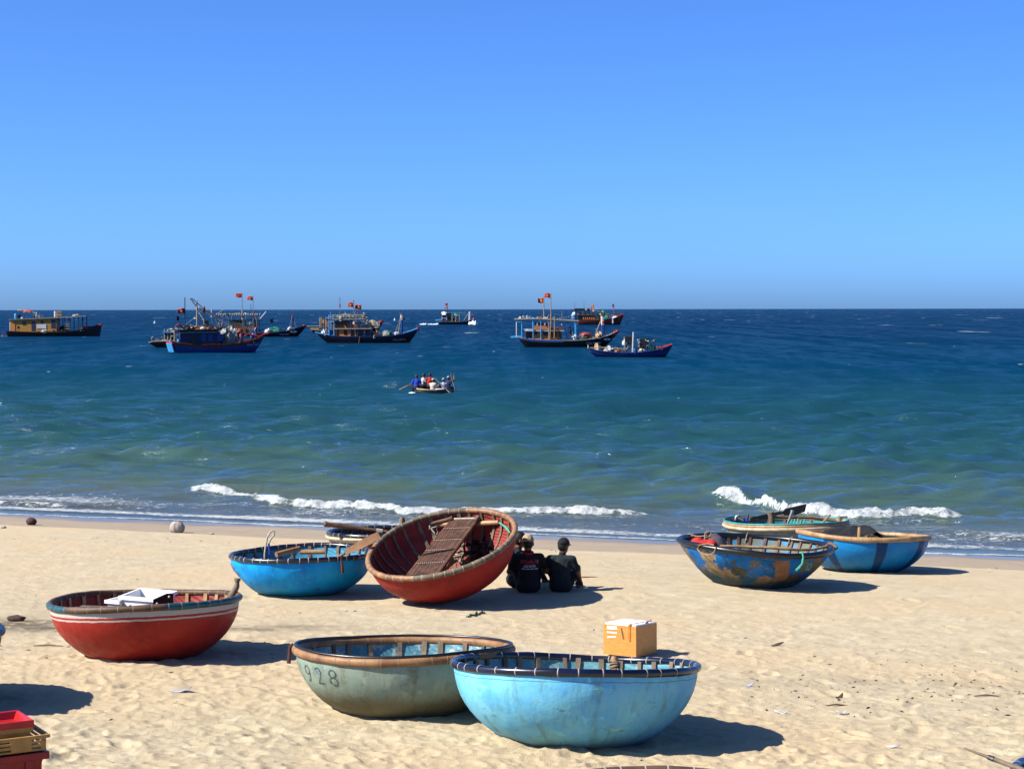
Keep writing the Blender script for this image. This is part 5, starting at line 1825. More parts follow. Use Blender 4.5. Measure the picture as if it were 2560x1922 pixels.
# ------------------------------------------------------------------ fishing boats at anchor
def paint(name, c, rough=.55, k=.75):
    return tex('paint_' + name, c, mulc(c, k), 1.6, rough, .2, (1, 1, 2.5), bdist=.02)
PB = dict(
    navy=paint('navy', S(12, 40, 84)), blue=paint('blue', S(14, 72, 150)), sky=paint('sky', S(60, 160, 224)), black=paint('tar', S(36, 32, 36)),
    red=paint('red', S(196, 52, 46)), rust=paint('rust', S(120, 54, 40)), brown=paint('brown', S(120, 78, 48)), orange=paint('orange', S(232, 140, 62)),
    ochre=paint('ochre', S(196, 140, 50)), white=paint('white', S(222, 222, 220)), grey=paint('grey', S(150, 152, 146)), tan=paint('tan', S(190, 164, 124)),
    green=paint('green', S(40, 128, 104)), dgreen=paint('dark_green', S(30, 84, 66)), dark=paint('dark', S(34, 30, 32)), glass=tex('dark_glass', S(20, 26, 36), S(14, 18, 26), 3, .15, .0),
    teal=paint('teal', S(60, 150, 150)), bamboo=M['bamboo_pale'], yellow=paint('yellow', S(220, 170, 50)), steel=paint('steel', S(120, 128, 136)), cream=paint('boat_cream', S(214, 200, 170)))
FLAGR, STAR = tex('flag_red', S(214, 40, 34), S(184, 28, 26), 3, .85, .2), tex('flag_star', S(238, 206, 60), S(226, 190, 50), 3, .85, .1)

class Ship:
    def __init__(s, label, uc, wl, yaw=0.0, beam=3.2, name='fishing_boat', cat='fishing boat', group='fishing boats at anchor', dd=0.0):
        lev = wl + (uc - W_PX / 2) * 0.0016
        s.D = CAM_H * F_PX / (lev - HORIZON) + dd
        s.k = F_PX / s.D
        s.uc, s.wl, s.yaw, s.beam = uc, wl, math.radians(yaw), beam
        s.root = empty(name, ((uc - W_PX / 2) / s.k, s.D, 0), label, cat, group, rot=(0, 0, s.yaw))

    def P(s, u, v, y=0.0):
        """Boat coordinates of a point drawn at pixel u, v and lying y metres off the centre line (minus = towards the camera)."""
        wx = (u - s.uc) / s.k
        return Vector(((wx + y * math.sin(s.yaw)) / math.cos(s.yaw), y, (s.wl - v) / s.k))

    def px(s, n):
        return n / s.k

    def hull(s, sheer, b0, b1, upper, lower, boot=None, band=.22, sternw=.62, deck=True, gun=None, stem=None, depth=.6, boot_h=.16, rail=.05):
        near = -s.beam * .5
        us = [p[0] for p in sheer]
        N, B = 34, s.beam / 2
        rows = [0.0, band * .5, band, (band + 1 - boot_h) / 2, 1 - boot_h, 1.0, 1.15, 1.35]
        L, Rr = [], []
        tops = []
        for i in range(N + 1):
            f = i / N
            ut = us[0] + (us[-1] - us[0]) * f
            vt = float(np.interp(ut, us, [p[1] for p in sheer]))
            ub = b0 + (b1 - b0) * f
            hw = B * (sternw + (1 - sternw) * math.sin(min(f / .42, 1) * math.pi / 2))
            if f > .5:
                hw *= max(0.0, 1 - ((f - .5) / .5) ** 2.4) ** .9
            hw = max(hw, .04)
            ys = -hw
            ztop = (s.wl - vt) / s.k
            cl, cr = [], []
            for q in rows:
                uu = ut + (ub - ut) * min(q, 1.0) ** 1.2
                z = ztop * (1 - q) if q <= 1 else -depth * (q - 1) / .35
                w = hw * (1 - .22 * min(q, 1) ** 1.6) * (1 if q <= 1 else max(.15, 1 - (q - 1) * 2.2))
                x = (uu - s.uc) / s.k / math.cos(s.yaw) - B * .75 * math.tan(s.yaw)
                cl.append(Vector((x, -w, z)))
                cr.append(Vector((x, w, z)))
            L.append(cl)
            Rr.append(cr)
            tops.append((cl[0].x, hw, ztop))
        s.tops = tops
        mb = MB()
        n = len(rows)
        for side, flip in ((L, 0), (Rr, 1)):
            vs = [p for c in side for p in c]
            for i in range(N):
                for j in range(n - 1):
                    q = (i * n + j, (i + 1) * n + j, (i + 1) * n + j + 1, i * n + j + 1)
                    mi = 0 if j < 2 else (1 if j < 4 else 2)
                    mb.add([vs[k2] for k2 in q], [(0, 1, 2, 3)], mi)
        mb.add(L[0] + Rr[0][::-1], [tuple(range(2 * n))], 1)
        h = mb.build('hull', [upper, lower, boot or lower], s.root)
        if stem is not None:
            mb = MB()
            mb.tube([Vector((L[-1][j].x, 0, L[-1][j].z)) for j in range(n - 2)], .10, 6)
            mb.build('stem_post', stem, s.root)
        if deck:
            mb = MB()
            vs, fs = [], []
            for (x, hw, z) in tops[:-1]:
                vs += [(x, -hw * .96, z - .32), (x, hw * .96, z - .32)]
            for i in range(len(tops) - 2):
                fs.append((2 * i, 2 * i + 1, 2 * i + 3, 2 * i + 2))
            mb.add(vs, fs)
            mb.build('deck', PB['brown'], s.root)
        for sg in (-1, 1):
            MB().tube([Vector((x, sg * hw, z + .01)) for (x, hw, z) in tops], rail, 6).build('gunwale', gun or upper, s.root)
        return s

    def box(s, name, mat, u0, v0, u1, v1, y0=None, y1=None, bevel=0.0, parent=None):
        y0 = -s.beam * .33 if y0 is None else y0
        y1 = -y0 if y1 is None else y1
        a, b = s.P(u0, v0, y0), s.P(u1, v1, y0)
        c = Vector(((a.x + b.x) / 2, (y0 + y1) / 2, (a.z + b.z) / 2))
        return put(MB().box(c, (abs(b.x - a.x), abs(y1 - y0), abs(a.z - b.z))), name, mat, parent=parent or s.root, smooth=False, bevel=bevel)

    def slab(s, name, mat, pts, y0=None, y1=None):
        y0 = -s.beam * .36 if y0 is None else y0
        y1 = -y0 if y1 is None else y1
        q = [s.P(u, v, y0) for u, v in pts]
        return put(MB().prism([(p.x, p.z) for p in q], y0, y1), name, mat, parent=s.root, smooth=False)

    def pole(s, name, mat, pts, r=.05, y=0.0, n=6):
        q = [s.P(*p, y) if len(p) == 2 else s.P(*p) for p in pts]
        return put(MB().tube(q, r, n), name, mat, parent=s.root)

    def barrel(s, name, mat, u0, v0, u1, v1, y=0.0, mats=None, split=.5):
        a, b = s.P(u0, v1, y), s.P(u1, v0, y)
        r, h = (b.x - a.x) / 2, b.z - a.z
        c = Vector(((a.x + b.x) / 2, y, a.z))
        mb = MB()
        if mats:
            mb.lathe([(r * .92, 0), (r, h * .1), (r, h * split)], 12, c, 0)
            mb.lathe([(r, h * split), (r, h * .9), (r * .9, h)], 12, c, 1)
            return put(mb, name, mats, parent=s.root)
        mb.lathe([(r * .92, 0), (r, h * .08), (r, h * .33), (r * 1.04, h * .36), (r, h * .39), (r, h * .66), (r * 1.04, h * .69), (r, h * .72), (r, h * .94), (r * .9, h)], 12, c)
        return put(mb, name, mat, parent=s.root)

    def heap(s, name, mat, u0, v0, u1, v1, y0=-.7, y1=.7, seed=1, rough=.5, dome=False):
        """Lumpy pile (net, sacks) or, with dome, an upturned round hull."""
        a, b = s.P(u0, v1, 0), s.P(u1, v0, 0)
        cx, rx, h = (a.x + b.x) / 2, (b.x - a.x) / 2, b.z - a.z
        cy, ry = (y0 + y1) / 2, (y1 - y0) / 2
        vs, fs = [], []
        n, m = 16, 7
        for i in range(m + 1):
            f = i / m
            for k in range(n):
                an = 2 * math.pi * k / n
                rr = math.cos(f * math.pi / 2) ** (.55 if dome else .8)
                w = 1 if dome else 1 + rough * (float(fbm(np.array([k * .9 + seed * 3.0]), np.array([f * 4.0 + seed]), 2, seed)[0]) - .5)
                vs.append((cx + rx * rr * w * math.cos(an), cy + ry * rr * w * math.sin(an), a.z + h * math.sin(f * math.pi / 2) * w))
        for i in range(m):
            for k in range(n):
                fs.append((i * n + k, i * n + (k + 1) % n, (i + 1) * n + (k + 1) % n, (i + 1) * n + k))
        return put(MB().add(vs, fs), name, mat, parent=s.root)

    def flag(s, u0, v0, u1, v1, y=0.0, seed=1, star=True, mat=None):
        """Cloth flying to the left from a staff at u1."""
        a, b = s.P(u1, v0, y), s.P(u0, v1, y)
        w, h = b.x - a.x, b.z - a.z
        n, m = 12, 6
        def pt(i, j, off=0.0):
            f, g = i / n, j / m
            wy = .16 * math.sin(f * 5.5 + seed + g * 1.2) * f
            dz = -.10 * abs(h) * f * f + .06 * abs(h) * math.sin(f * 6 + seed * 2)
            return Vector((a.x + w * f, a.y + wy + off, a.z + h * g * (1 - .18 * f) + dz))
        vs = [pt(i, j) for i in range(n + 1) for j in range(m + 1)]
        fs = [(i * (m + 1) + j, (i + 1) * (m + 1) + j, (i + 1) * (m + 1) + j + 1, i * (m + 1) + j + 1) for i in range(n) for j in range(m)]
        o = put(MB().add(vs, fs), 'flag', mat or FLAGR, parent=s.root)
        so = o.modifiers.new('t', 'SOLIDIFY')
        so.thickness = .012
        if star:
            for off in (-.03, .03):
                cs, f2 = [], []
                for k in range(10):
                    an = math.pi / 2 + k * math.pi / 5
                    r = .30 if k % 2 == 0 else .12
                    i, j = n * (.47 + r * math.cos(an) * abs(h / w)), m * (.5 - r * math.sin(an))
                    cs.append(pt(i, j, off))
                cs.append(pt(n * .47, m * .5, off))
                f2 = [(k, (k + 1) % 10, 10) for k in range(10)]
                put(MB().add(cs, f2), 'star', STAR, parent=o, smooth=False)
        return o

    def windows(s, mat, rects, y, name='window'):
        for (u0, v0, u1, v1) in rects:
            for sg in (-1, 1):
                a, b = s.P(u0, v0, y), s.P(u1, v1, y)
                yy = sg * abs(y)
                put(MB().box(((a.x + b.x) / 2, yy, (a.z + b.z) / 2), (abs(b.x - a.x), .05, abs(a.z - b.z))), name, mat, parent=s.root, smooth=False)

    def number(s, txt, u, v, h, mat=None, slope=0.0):
        vs, fs = text_mesh(txt, s.px(h) * 1.45)
        c = s.P(u, v, 0)
        out = []
        for p in vs:
            x = c.x + p.x
            hw = float(np.interp(x, [t[0] for t in s.tops], [t[1] for t in s.tops]))
            zt = float(np.interp(x, [t[0] for t in s.tops], [t[2] for t in s.tops]))
            z = c.z + p.y + slope * p.x
            q = min(1, max(0, 1 - z / max(zt, .1)))
            out.append((x, -hw * (1 - .22 * q ** 1.6) - .06, z))
        put(MB().add(out, fs), 'registration_number', mat or PB['white'], parent=s.root, smooth=False)

    def eye(s, u, v, w):
        """Painted eye near the bow: white oval with a dark pupil, on both sides."""
        for sg in (-1, 1):
            c = s.P(u, v, 0)
            hw = float(np.interp(c.x, [t[0] for t in s.tops], [t[1] for t in s.tops]))
            for (rx, rz, m, oo) in ((s.px(w) / 2, s.px(w) * .16, PB['white'], .05), (s.px(w) * .10, s.px(w) * .10, PB['dark'], .07)):
                vs = []
                for k in range(14):
                    an = 2 * math.pi * k / 14
                    x = c.x + rx * math.cos(an)
                    h2 = float(np.interp(x, [t[0] for t in s.tops], [t[1] for t in s.tops]))
                    vs.append((x, sg * (h2 * .985 + oo), c.z + rz * math.sin(an)))
                put(MB().add(vs, [tuple(range(14))]), 'painted_eye' if m is PB['white'] else 'pupil', m, parent=s.root, smooth=False)

    def bulbs(s, mat, u0, u1, v, n, y, r=.13):
        me = None
        for i in range(n):
            p = s.P(u0 + (u1 - u0) * i / (n - 1), v + (1.0 if i % 2 else 0), y)
            if me is None:
                o = put(MB().ell((0, 0, 0), (r, r, r * 1.2), 8, 6), 'lamp', mat, parent=s.root)
                me = o.data
            else:
                o = link(bpy.data.objects.new('lamp', me), s.root)
            o.location = p

def clutter(s, regs, seed, pal=('grey', 'tan', 'dark', 'brown', 'cream', 'steel', 'dgreen', 'navy', 'rust', 'white')):
    """Deck gear in the given pixel regions: small boxes, sacks, upright sticks and slack lines."""
    rr = random.Random(seed)
    for (u0, v0, u1, v1, n) in regs:
        for k in range(n):
            u, v = rr.uniform(u0, u1), rr.uniform(v0, v1)
            m = PB[rr.choice(pal)]
            y = rr.uniform(-s.beam * .42, s.beam * .1)
            q = rr.random()
            if q < .40:
                w, h = rr.uniform(1.2, 3.4), rr.uniform(1.2, 3.2)
                s.box('gear_box', m, u - w, v - h, u + w, v, y, y + s.px(rr.uniform(2, 6)))
            elif q < .68:
                w, h = rr.uniform(1.5, 4), rr.uniform(1.5, 3.5)
                s.heap('gear_sack', m, u - w, v - h, u + w, v, y - s.px(w), y + s.px(w), k, .9)
            elif q < .88:
                h = rr.uniform(4, 11)
                s.pole('gear_stick', m, [(u, v), (u + rr.uniform(-2, 2), v - h)], s.px(rr.uniform(.3, .55)), y)
            else:
                d = rr.uniform(6, 18)
                s.pole('slack_line', m, [(u, v), (u + d / 2, v + rr.uniform(.5, 2)), (u + d, v - rr.uniform(-2, 3))], s.px(.28), y)

# 1 --- long dark boat with ochre cabin, far left
s = Ship('long dark boat with ochre yellow cabin, farthest left on the sea', 139, 840.5, 0, 4.2)
s.hull([(22, 827), (60, 829), (110, 830.5), (165, 829), (200, 826), (214, 820), (235, 816), (255, 813)], 25, 250, PB['black'], PB['black'], PB['dark'], sternw=.85, rail=.07)
s.slab('cabin_wall', PB['ochre'], [(32, 829), (147, 829), (147, 794), (32, 799)], -1.5, 1.5)
s.slab('cabin_lit_edge', PB['orange'], [(37, 828), (44, 828), (44, 799.5), (37, 800)], -1.56, 1.56)  # orange strip paints the sunlit stern edge onto the ochre wall
s.slab('roof', PB['grey'], [(29, 799.5), (29, 798), (150, 792.5), (222, 788.5), (222, 791), (150, 795)], -1.8, 1.8)
s.windows(PB['navy'], [(62, 803.5, 71, 812), (85, 803, 94, 826), (134, 799, 144, 820)], 1.52, 'door')
s.windows(PB['glass'], [(108, 801, 114, 809), (50, 815, 54, 820)], 1.52)
s.windows(PB['white'], [(98, 810, 122, 821)], 1.54, 'sign_board')
s.slab('cabin_skirt', PB['orange'], [(97, 828), (131, 828), (131, 825.5), (97, 825.5)], -1.55, 1.55)
for u in (153, 168, 181, 202, 213):
    s.pole('awning_post', PB['dark'], [(u, 828), (u, 792)], .08, -1.5)
    s.pole('awning_post', PB['dark'], [(u, 828), (u, 792)], .08, 1.5)
for v in (798, 804, 810, 816, 822):
    s.pole('ladder_rung', PB['grey'], [(169, v), (181, v)], .07, -1.5)
s.barrel('water_barrel', PB['sky'], 39, 784, 48, 798, -.6)
s.barrel('water_barrel', PB['dark'], 48, 784, 54, 797, -.3)
s.heap('bundle', PB['red'], 53, 794, 63, 798.5, -.6, .6, 3)
s.barrel('tank', PB['white'], 138, 778, 144.5, 793, -.5)
for i in range(4):
    s.box('crate', PB['tan'], 145, 778 + 3.7 * i, 158, 781.2 + 3.7 * i, -1.0 + .1 * (i % 2), .4)
s.pole('net_boom', PB['tan'], [(47, 776), (62, 775.5), (75, 777), (90, 782), (104, 795)], .12, -.6)
s.heap('rolled_net', PB['red'], 62, 775, 82, 781, -.9, -.3, 4, .9)
s.pole('boom_prop', PB['white'], [(95, 780), (93, 796)], .10, -.6)
s.heap('sacks', PB['grey'], 182, 785.5, 202, 790, -.9, .9, 5)
s.heap('tarpaulin', PB['red'], 206, 815, 232, 822, -1.4, 1.4, 6, .3)
s.slab('bow_rail', PB['red'], [(240, 816), (255, 813), (256, 809), (249, 810), (240, 813)], -.4, .4)
s.box('stern_box', PB['blue'], 8, 826, 23, 836, -1.2, 1.0)
s.box('stern_float', PB['cream'], 8.5, 836.3, 23, 842, -1.1, .9)
s.box('stern_awning', PB['blue'], 21, 800, 33, 803, -1.2, 1.2)
s.pole('awning_post', PB['white'], [(30, 828), (30, 803)], .08, -1.1)
s.heap('gear', PB['dark'], 148, 816, 176, 830, -1.2, .6, 7, .8)
s.heap('fender_gear', PB['grey'], 110, 824, 126, 832, -2.1, -1.5, 8, .8)

clutter(s, [(150, 822, 215, 829, 14), (60, 793, 135, 798, 8), (36, 824, 140, 830, 10)], 1)
# 2 --- dark boat with yellow wheelhouse and lamp rack, behind the blue one
s = Ship('dark-hulled boat with yellow wheelhouse, lamp rack and two high red flags', 655, 841.5, 0, 4.4)
s.hull([(540, 826), (580, 831), (640, 833), (690, 831), (720, 827), (745, 820), (768, 812)], 552, 744, PB['navy'], PB['black'], PB['rust'], sternw=.7, gun=PB['navy'])
s.box('wheelhouse_wall', PB['yellow'], 581, 801, 610, 814, -1.2)
s.windows(PB['glass'], [(583, 801.8, 590, 807), (592, 801.5, 600, 807), (602, 801.5, 609, 807)], 1.22)
s.box('cabin_wall', PB['brown'], 572, 814, 640, 832, -1.5)
s.box('wheelhouse_roof', PB['dark'], 577, 799.3, 652, 801, -1.6)
s.slab('lamp_rack', PB['steel'], [(544, 790), (649, 789.3), (649, 788), (544, 788.5)], -1.9, -1.7)
s.slab('lamp_rack', PB['steel'], [(544, 790), (649, 789.3), (649, 788), (544, 788.5)], 1.7, 1.9)
s.bulbs(PB['grey'], 547, 648, 786, 19, -1.8, .17)
s.bulbs(PB['grey'], 547, 648, 786, 19, 1.8, .17)
for u in (553, 576, 612, 637, 646):
    for y in (-1.7, 1.7):
        s.pole('rack_post', PB['steel'], [(u, 830), (u, 789)], .07, y)
s.pole('mast', PB['tan'], [(606.5, 814), (606.5, 773)], .12, 0)
s.pole('flag_staff', PB['steel'], [(606.5, 775), (606.3, 733)], .05, 0)
s.flag(590, 733, 606, 744, 0, 1)
s.pole('flag_staff', PB['steel'], [(635, 800), (634.8, 739)], .05, -.6)
s.flag(620, 741, 634.5, 751, -.6, 2)
s.pole('antenna', PB['steel'], [(627, 800), (627, 760)], .04, .5)
s.pole('mast', PB['red'], [(636, 830), (636, 776)], .10, -.3)
s.pole('boom', PB['white'], [(643, 808), (667, 779)], .09, -.5)
s.heap('gear', PB['grey'], 628, 806, 650, 816, -1.0, 1.0, 3, .9)
for k in range(7):
    s.pole('hanging_float', PB['white'] if k % 2 else PB['steel'], [(616 + 4.2 * k, 800), (616 + 4.2 * k, 811)], .08, -1.5)
s.heap('green_net', PB['green'], 668, 818, 704, 828, -1.5, 1.5, 4, .5)
s.heap('sacks', PB['white'], 664, 822, 680, 831, -1.8, -.5, 5, .8)
s.pole('flag_staff', PB['steel'], [(680, 824), (680, 796)], .04, .4)
s.flag(676, 795, 683, 808, .4, 4, False, PB['dark'])
s.pole('bow_mast', PB['blue'], [(731.5, 825), (731.5, 795)], .13, 0)
s.pole('mast_top', PB['red'], [(731.5, 795), (731.5, 787)], .13, 0)
for (a, b) in ((722, 730.5), (726, 731), (741, 732), (745, 733)):
    s.pole('stay', PB['steel'], [(a, 824), (b, 794)], .05, 0)
s.heap('floats', PB['white'], 719, 818, 735, 825, -.9, .9, 6, .9)
s.barrel('bow_knob', PB['red'], 757, 812, 767, 818, 0)
s.number('QNg 90087', 714, 835.5, 3.4)
s.eye(736, 829, 18)

clutter(s, [(560, 806, 650, 830, 26), (655, 820, 740, 829, 16), (550, 784, 648, 789, 12)], 2)
# 3 --- brown hulled boat just behind the blue one
s = Ship('brown-sterned boat half hidden behind the blue boat with the light blue transom', 492, 868, 4, 3.6)
s.hull([(378, 856), (392, 852.5), (420, 852), (470, 851), (530, 848), (570, 840), (590, 832), (606, 825)], 400, 588, PB['brown'], PB['dark'], PB['navy'], sternw=.75, gun=PB['tan'])
s.box('cabin_wall', PB['navy'], 416, 832, 470, 853, -1.2)
s.box('roof', PB['sky'], 413, 828.5, 474, 831.5, -1.5)
s.windows(PB['glass'], [(421, 835, 429, 843), (434, 835, 442, 843), (448, 835, 456, 843)], 1.22)
for u in (418, 426, 433, 446):
    s.pole('awning_post', PB['tan'], [(u, 853), (u, 822)], .07, -1.35)
s.heap('roof_gear', PB['grey'], 420, 822, 470, 830, -1.0, 1.0, 2, 1.0)
s.pole('bow_rail', PB['white'], [(551, 846), (575, 838), (597, 829)], .09, -.6)
s.barrel('bow_knob', PB['red'], 594, 822, 607, 831, 0)
s.heap('white_net', PB['grey'], 551, 820, 590, 842, -1.0, 1.0, 5, 1.0)
s.heap('yellow_basket', PB['yellow'], 560, 834, 572, 842, -1.5, -.8, 6, .3)
s.heap('sacks', PB['white'], 580, 822, 594, 832, -.8, .8, 7, .9)
SHIP3 = s

clutter(s, [(384, 842, 420, 853, 14), (420, 818, 470, 828, 12), (545, 828, 600, 846, 14)], 3)
# 4 --- blue boat with light blue transom
s = Ship('bright blue boat with light blue transom and red-topped stern, nearest at left', 552, 882, 24, 3.3)
s.hull([(448, 854.5), (486, 859.5), (529, 863), (572, 860.5), (616, 854.5), (645, 847), (668, 836)], 457, 643, PB['rust'], PB['blue'], PB['rust'], band=.30, sternw=.80, gun=PB['rust'], boot_h=.10)
_x0, _hw0, _z0 = s.tops[0]
put(MB().box((_x0 - .05, 0, _z0 * .52), (.10, _hw0 * 1.86, _z0 * .80), rot=Matrix.Rotation(-.26, 3, 'Y')), 'transom_panel', PB['sky'], parent=s.root, smooth=False)
put(MB().box((_x0 - .10, 0, _z0 * .93), (.16, _hw0 * 2.05, _z0 * .20)), 'transom_rail', PB['red'], parent=s.root, smooth=False)
s.box('cabin_wall', PB['navy'], 463, 826, 549, 859, -1.15)
s.windows(PB['glass'], [(465, 838, 480, 858)], 1.17, 'door')
s.windows(PB['blue'], [(490, 834, 500, 852), (506, 834, 516, 852), (526, 834, 540, 852)], 1.17)
s.box('roof', PB['dark'], 459, 823, 554, 826, -1.45)
s.pole('roof_rail', PB['grey'], [(463, 831), (500, 830), (548, 830)], .06, -1.4)
s.heap('roof_gear', PB['brown'], 470, 815, 560, 824, -1.0, 1.0, 2, 1.1)
s.heap('white_bundle', PB['white'], 500, 817, 514, 824, -1.1, -.2, 3, .4)
s.heap('white_bundle', PB['cream'], 528, 819, 540, 824, -1.1, -.3, 4, .4)
s.heap('tan_bundle', PB['tan'], 514, 816, 528, 823.5, -1.0, .2, 9, .6)
for (u, v0, v1, m) in ((499, 816, 752, 'tan'), (516, 818, 765, 'tan'), (533, 816, 773, 'white'), (525, 862, 802, 'tan'), (447, 852, 825, 'tan'), (462, 850, 828, 'tan')):
    s.pole('mast', PB[m], [(u, v0), (u, v1)], .075, -.4)
s.box('mast_head', PB['brown'], 517, 801, 526, 812, -.6, -.2)
s.pole('boom', PB['white'], [(482.5, 744.5), (500, 772), (514.5, 800)], .10, -.3)
s.pole('boom', PB['white'], [(500, 770), (535, 792), (575, 817)], .07, .2)
s.pole('boom', PB['grey'], [(500, 769), (560, 798), (626, 824)], .06, .5)
s.pole('boom', PB['grey'], [(545, 818), (535, 790), (558, 774)], .05, .6)
s.pole('boom', PB['tan'], [(483, 746), (540, 800), (560, 822)], .05, .8)
s.pole('stay', PB['steel'], [(516, 770), (470, 812)], .035, .3)
s.pole('mast_flagging', PB['red'], [(516, 770), (516, 782)], .13, -.4)
s.pole('flag_staff', PB['dark'], [(473, 826), (473, 744)], .05, -.8)
s.flag(457, 771, 472.5, 784, -.8, 3)
s.pole('flag_staff', PB['dark'], [(454.5, 830), (454, 788)], .04, -.2)
s.flag(450.5, 790, 457, 801, -.2, 5, False, PB['dark'])
s.pole('red_prop', PB['red'], [(449, 815), (457, 810), (470, 822)], .09, -.3)
s.pole('post', PB['tan'], [(576, 852), (576, 815)], .07, -1.0)
s.pole('boom', PB['tan'], [(575, 812), (600, 818), (628, 826)], .05, .4)
s.barrel('drum', None, 599, 834.5, 607.5, 853, -.9, [PB['blue'], PB['red']], .5)
s.barrel('drum', PB['blue'], 622, 839, 631, 848, -.4)
s.barrel('stern_float', PB['sky'], 434, 848, 441, 854, -.2)
s.barrel('stern_float', PB['sky'], 455, 847, 462, 855, -.9)
s.slab('folded_sail', PB['white'], [(623, 845), (637, 845), (635, 820)], -.2, .1)
s.slab('folded_sail', PB['sky'], [(620, 834), (629, 834), (634, 820)], -.25, -.22)
s.pole('bow_post', PB['red'], [(636, 848), (635.5, 818)], .12, .1)
s.pole('bow_rail', PB['red'], [(610, 837), (622, 836), (640, 842), (655, 837), (667, 834)], .10, -.3)
s.heap('net', PB['grey'], 552, 832, 596, 861, -1.0, .8, 6, 1.1)
s.heap('net', PB['tan'], 585, 848, 598, 857, -1.2, -.4, 7, 1.0)
s.number('QNg 11037', 622, 862, 5.0)

clutter(s, [(466, 812, 560, 824, 26), (548, 836, 640, 860, 26), (440, 838, 462, 856, 8), (490, 790, 560, 815, 8)], 4)
# 5 --- boat behind the centre one
s = Ship('boat with tan stern locker and nets on its bow, behind the orange-cabined boat', 866, 832, 0, 4.6)
s.hull([(778, 824), (800, 826), (850, 826), (900, 822), (930, 816), (945, 810), (959, 802)], 790, 943, PB['dark'], PB['dark'], PB['dark'], sternw=.8, gun=PB['brown'])
s.slab('stern_locker', PB['tan'], [(780, 827), (801, 827), (799, 816), (777, 816)], -1.7, 1.7)
s.pole('stern_rail', PB['grey'], [(768, 815.5), (800, 815)], .10, -1.7)
for u in (803, 806, 818, 822):
    s.pole('net_post', PB['tan'], [(u, 824), (u, 793)], .12, -1.4)
for k in range(5):
    s.slab('hanging_net', PB['cream'] if k % 2 else PB['brown'], [(805 + 3.6 * k, 819 - (k % 3)), (808 + 3.6 * k, 816), (808.5 + 3.6 * k, 798), (805 + 3.6 * k, 799)], -1.5, -1.2)
s.box('cabin_wall', PB['brown'], 824, 806, 905, 826, -1.6)
s.box('roof', PB['grey'], 815, 794, 912, 796.5, -2.0)
s.heap('roof_gear', PB['grey'], 830, 787, 905, 795, -1.2, 1.2, 3, 1.1)
s.heap('bow_net', PB['tan'], 912, 804, 948, 820, -1.2, 1.2, 4, .9)
for k in range(5):
    s.slab('hanging_net', PB['cream'] if k % 2 else PB['grey'], [(928 + 5 * k, 818 - k), (931 + 5 * k, 818 - k), (931.5 + 5 * k, 806 - k), (927.5 + 5 * k, 807 - k)], -1.3, -1.1)
s.barrel('bow_knob', PB['red'], 948, 801, 960, 807, 0)

clutter(s, [(800, 806, 910, 822, 16), (830, 784, 905, 794, 14), (905, 812, 950, 822, 10)], 5)
# 6 --- centre boat with orange cabin
s = Ship('dark boat with orange-brown cabin, blue band and cluttered roof racks, left of centre', 912, 857, 0, 3.9)
s.hull([(792, 831), (812, 836.5), (835, 839.5), (870, 841), (930, 841), (980, 839.5), (1010, 835), (1034, 827), (1047, 820)], 822, 1024, PB['navy'], PB['black'], PB['rust'], band=.42, sternw=.6, gun=PB['navy'])
s.pole('stern_rail', PB['sky'], [(790, 830.5), (812, 835), (835, 838.5)], .13, -1.3)
s.box('cabin_wall', PB['orange'], 838, 822, 892, 841, -1.35)
s.box('cabin_end', PB['navy'], 892.3, 820, 928, 841, -1.33)
s.windows(PB['glass'], [(846, 824, 849, 838), (862, 825, 870, 836), (881, 824, 887, 838), (896, 824, 904, 837), (908, 825, 916, 836)], 1.37)
s.box('cabin_roof', PB['cream'], 836, 820.5, 930, 822, -1.6)
s.box('wheelhouse_wall', PB['brown'], 840, 804, 880, 820.5, -1.1)
s.windows(PB['glass'], [(845, 807, 851, 814), (856, 807, 866, 814)], 1.12)
s.pole('wheelhouse_brace', PB['orange'], [(862, 811), (868, 820)], .09, -1.2)
s.box('wheelhouse_roof', PB['navy'], 834, 801.5, 885, 803.8, -1.4)
for v, m in ((788, 'grey'), (793, 'steel'), (798, 'grey')):
    for y in (-1.5, 1.5):
        s.pole('rack_rail', PB[m], [(833, v), (915, v)], .08, y)
for u in (826, 838, 880, 897, 915):
    for y in (-1.45, 1.45):
        s.pole('rack_post', PB['navy'] if u > 840 else PB['sky'], [(u, 840), (u, 786)], .08, y)
s.pole('stern_arch', PB['white'], [(825, 803), (838, 803)], .10, -1.45)
s.pole('stern_arch', PB['blue'], [(825, 800), (838, 800)], .12, -1.45)
_tubs = ('grey', 'dgreen', 'cream', 'steel', 'dark', 'grey', 'teal', 'tan', 'steel', 'grey')
for k in range(10):
    s.barrel('tub', PB[_tubs[k]], 835 + 8 * k, 789 + 3 * (k % 3), 842 + 8 * k, 797 + 2 * (k % 3), -1.0 + .4 * (k % 3))
s.barrel('basket', PB['cream'], 849, 791, 861, 797, -1.3)
s.barrel('basket', PB['tan'], 850, 797.3, 860, 803, -1.3)
s.barrel('drum', PB['blue'], 822.5, 824, 833, 840, -1.1)
s.heap('stern_gear', PB['white'], 804, 824, 818, 836, -.9, .8, 3, .8)
s.pole('flag_staff', PB['steel'], [(884.8, 800), (884.5, 750)], .06, 0)
s.flag(870, 756, 884.5, 768, 0, 2)
s.pole('flag_staff', PB['steel'], [(903, 800), (902.5, 760)], .06, .3)
s.flag(888, 762, 902.5, 774, .3, 5)
s.pole('antenna', PB['steel'], [(850, 801), (850, 742)], .045, .2)
s.pole('mast_flagging', PB['red'], [(850, 760), (850, 768)], .10, .2)
s.pole('antenna', PB['sky'], [(827, 800), (827, 779)], .05, .3)
s.heap('clothes', PB['cream'], 885, 803, 890, 810, -1.6, -1.4, 4, .8)
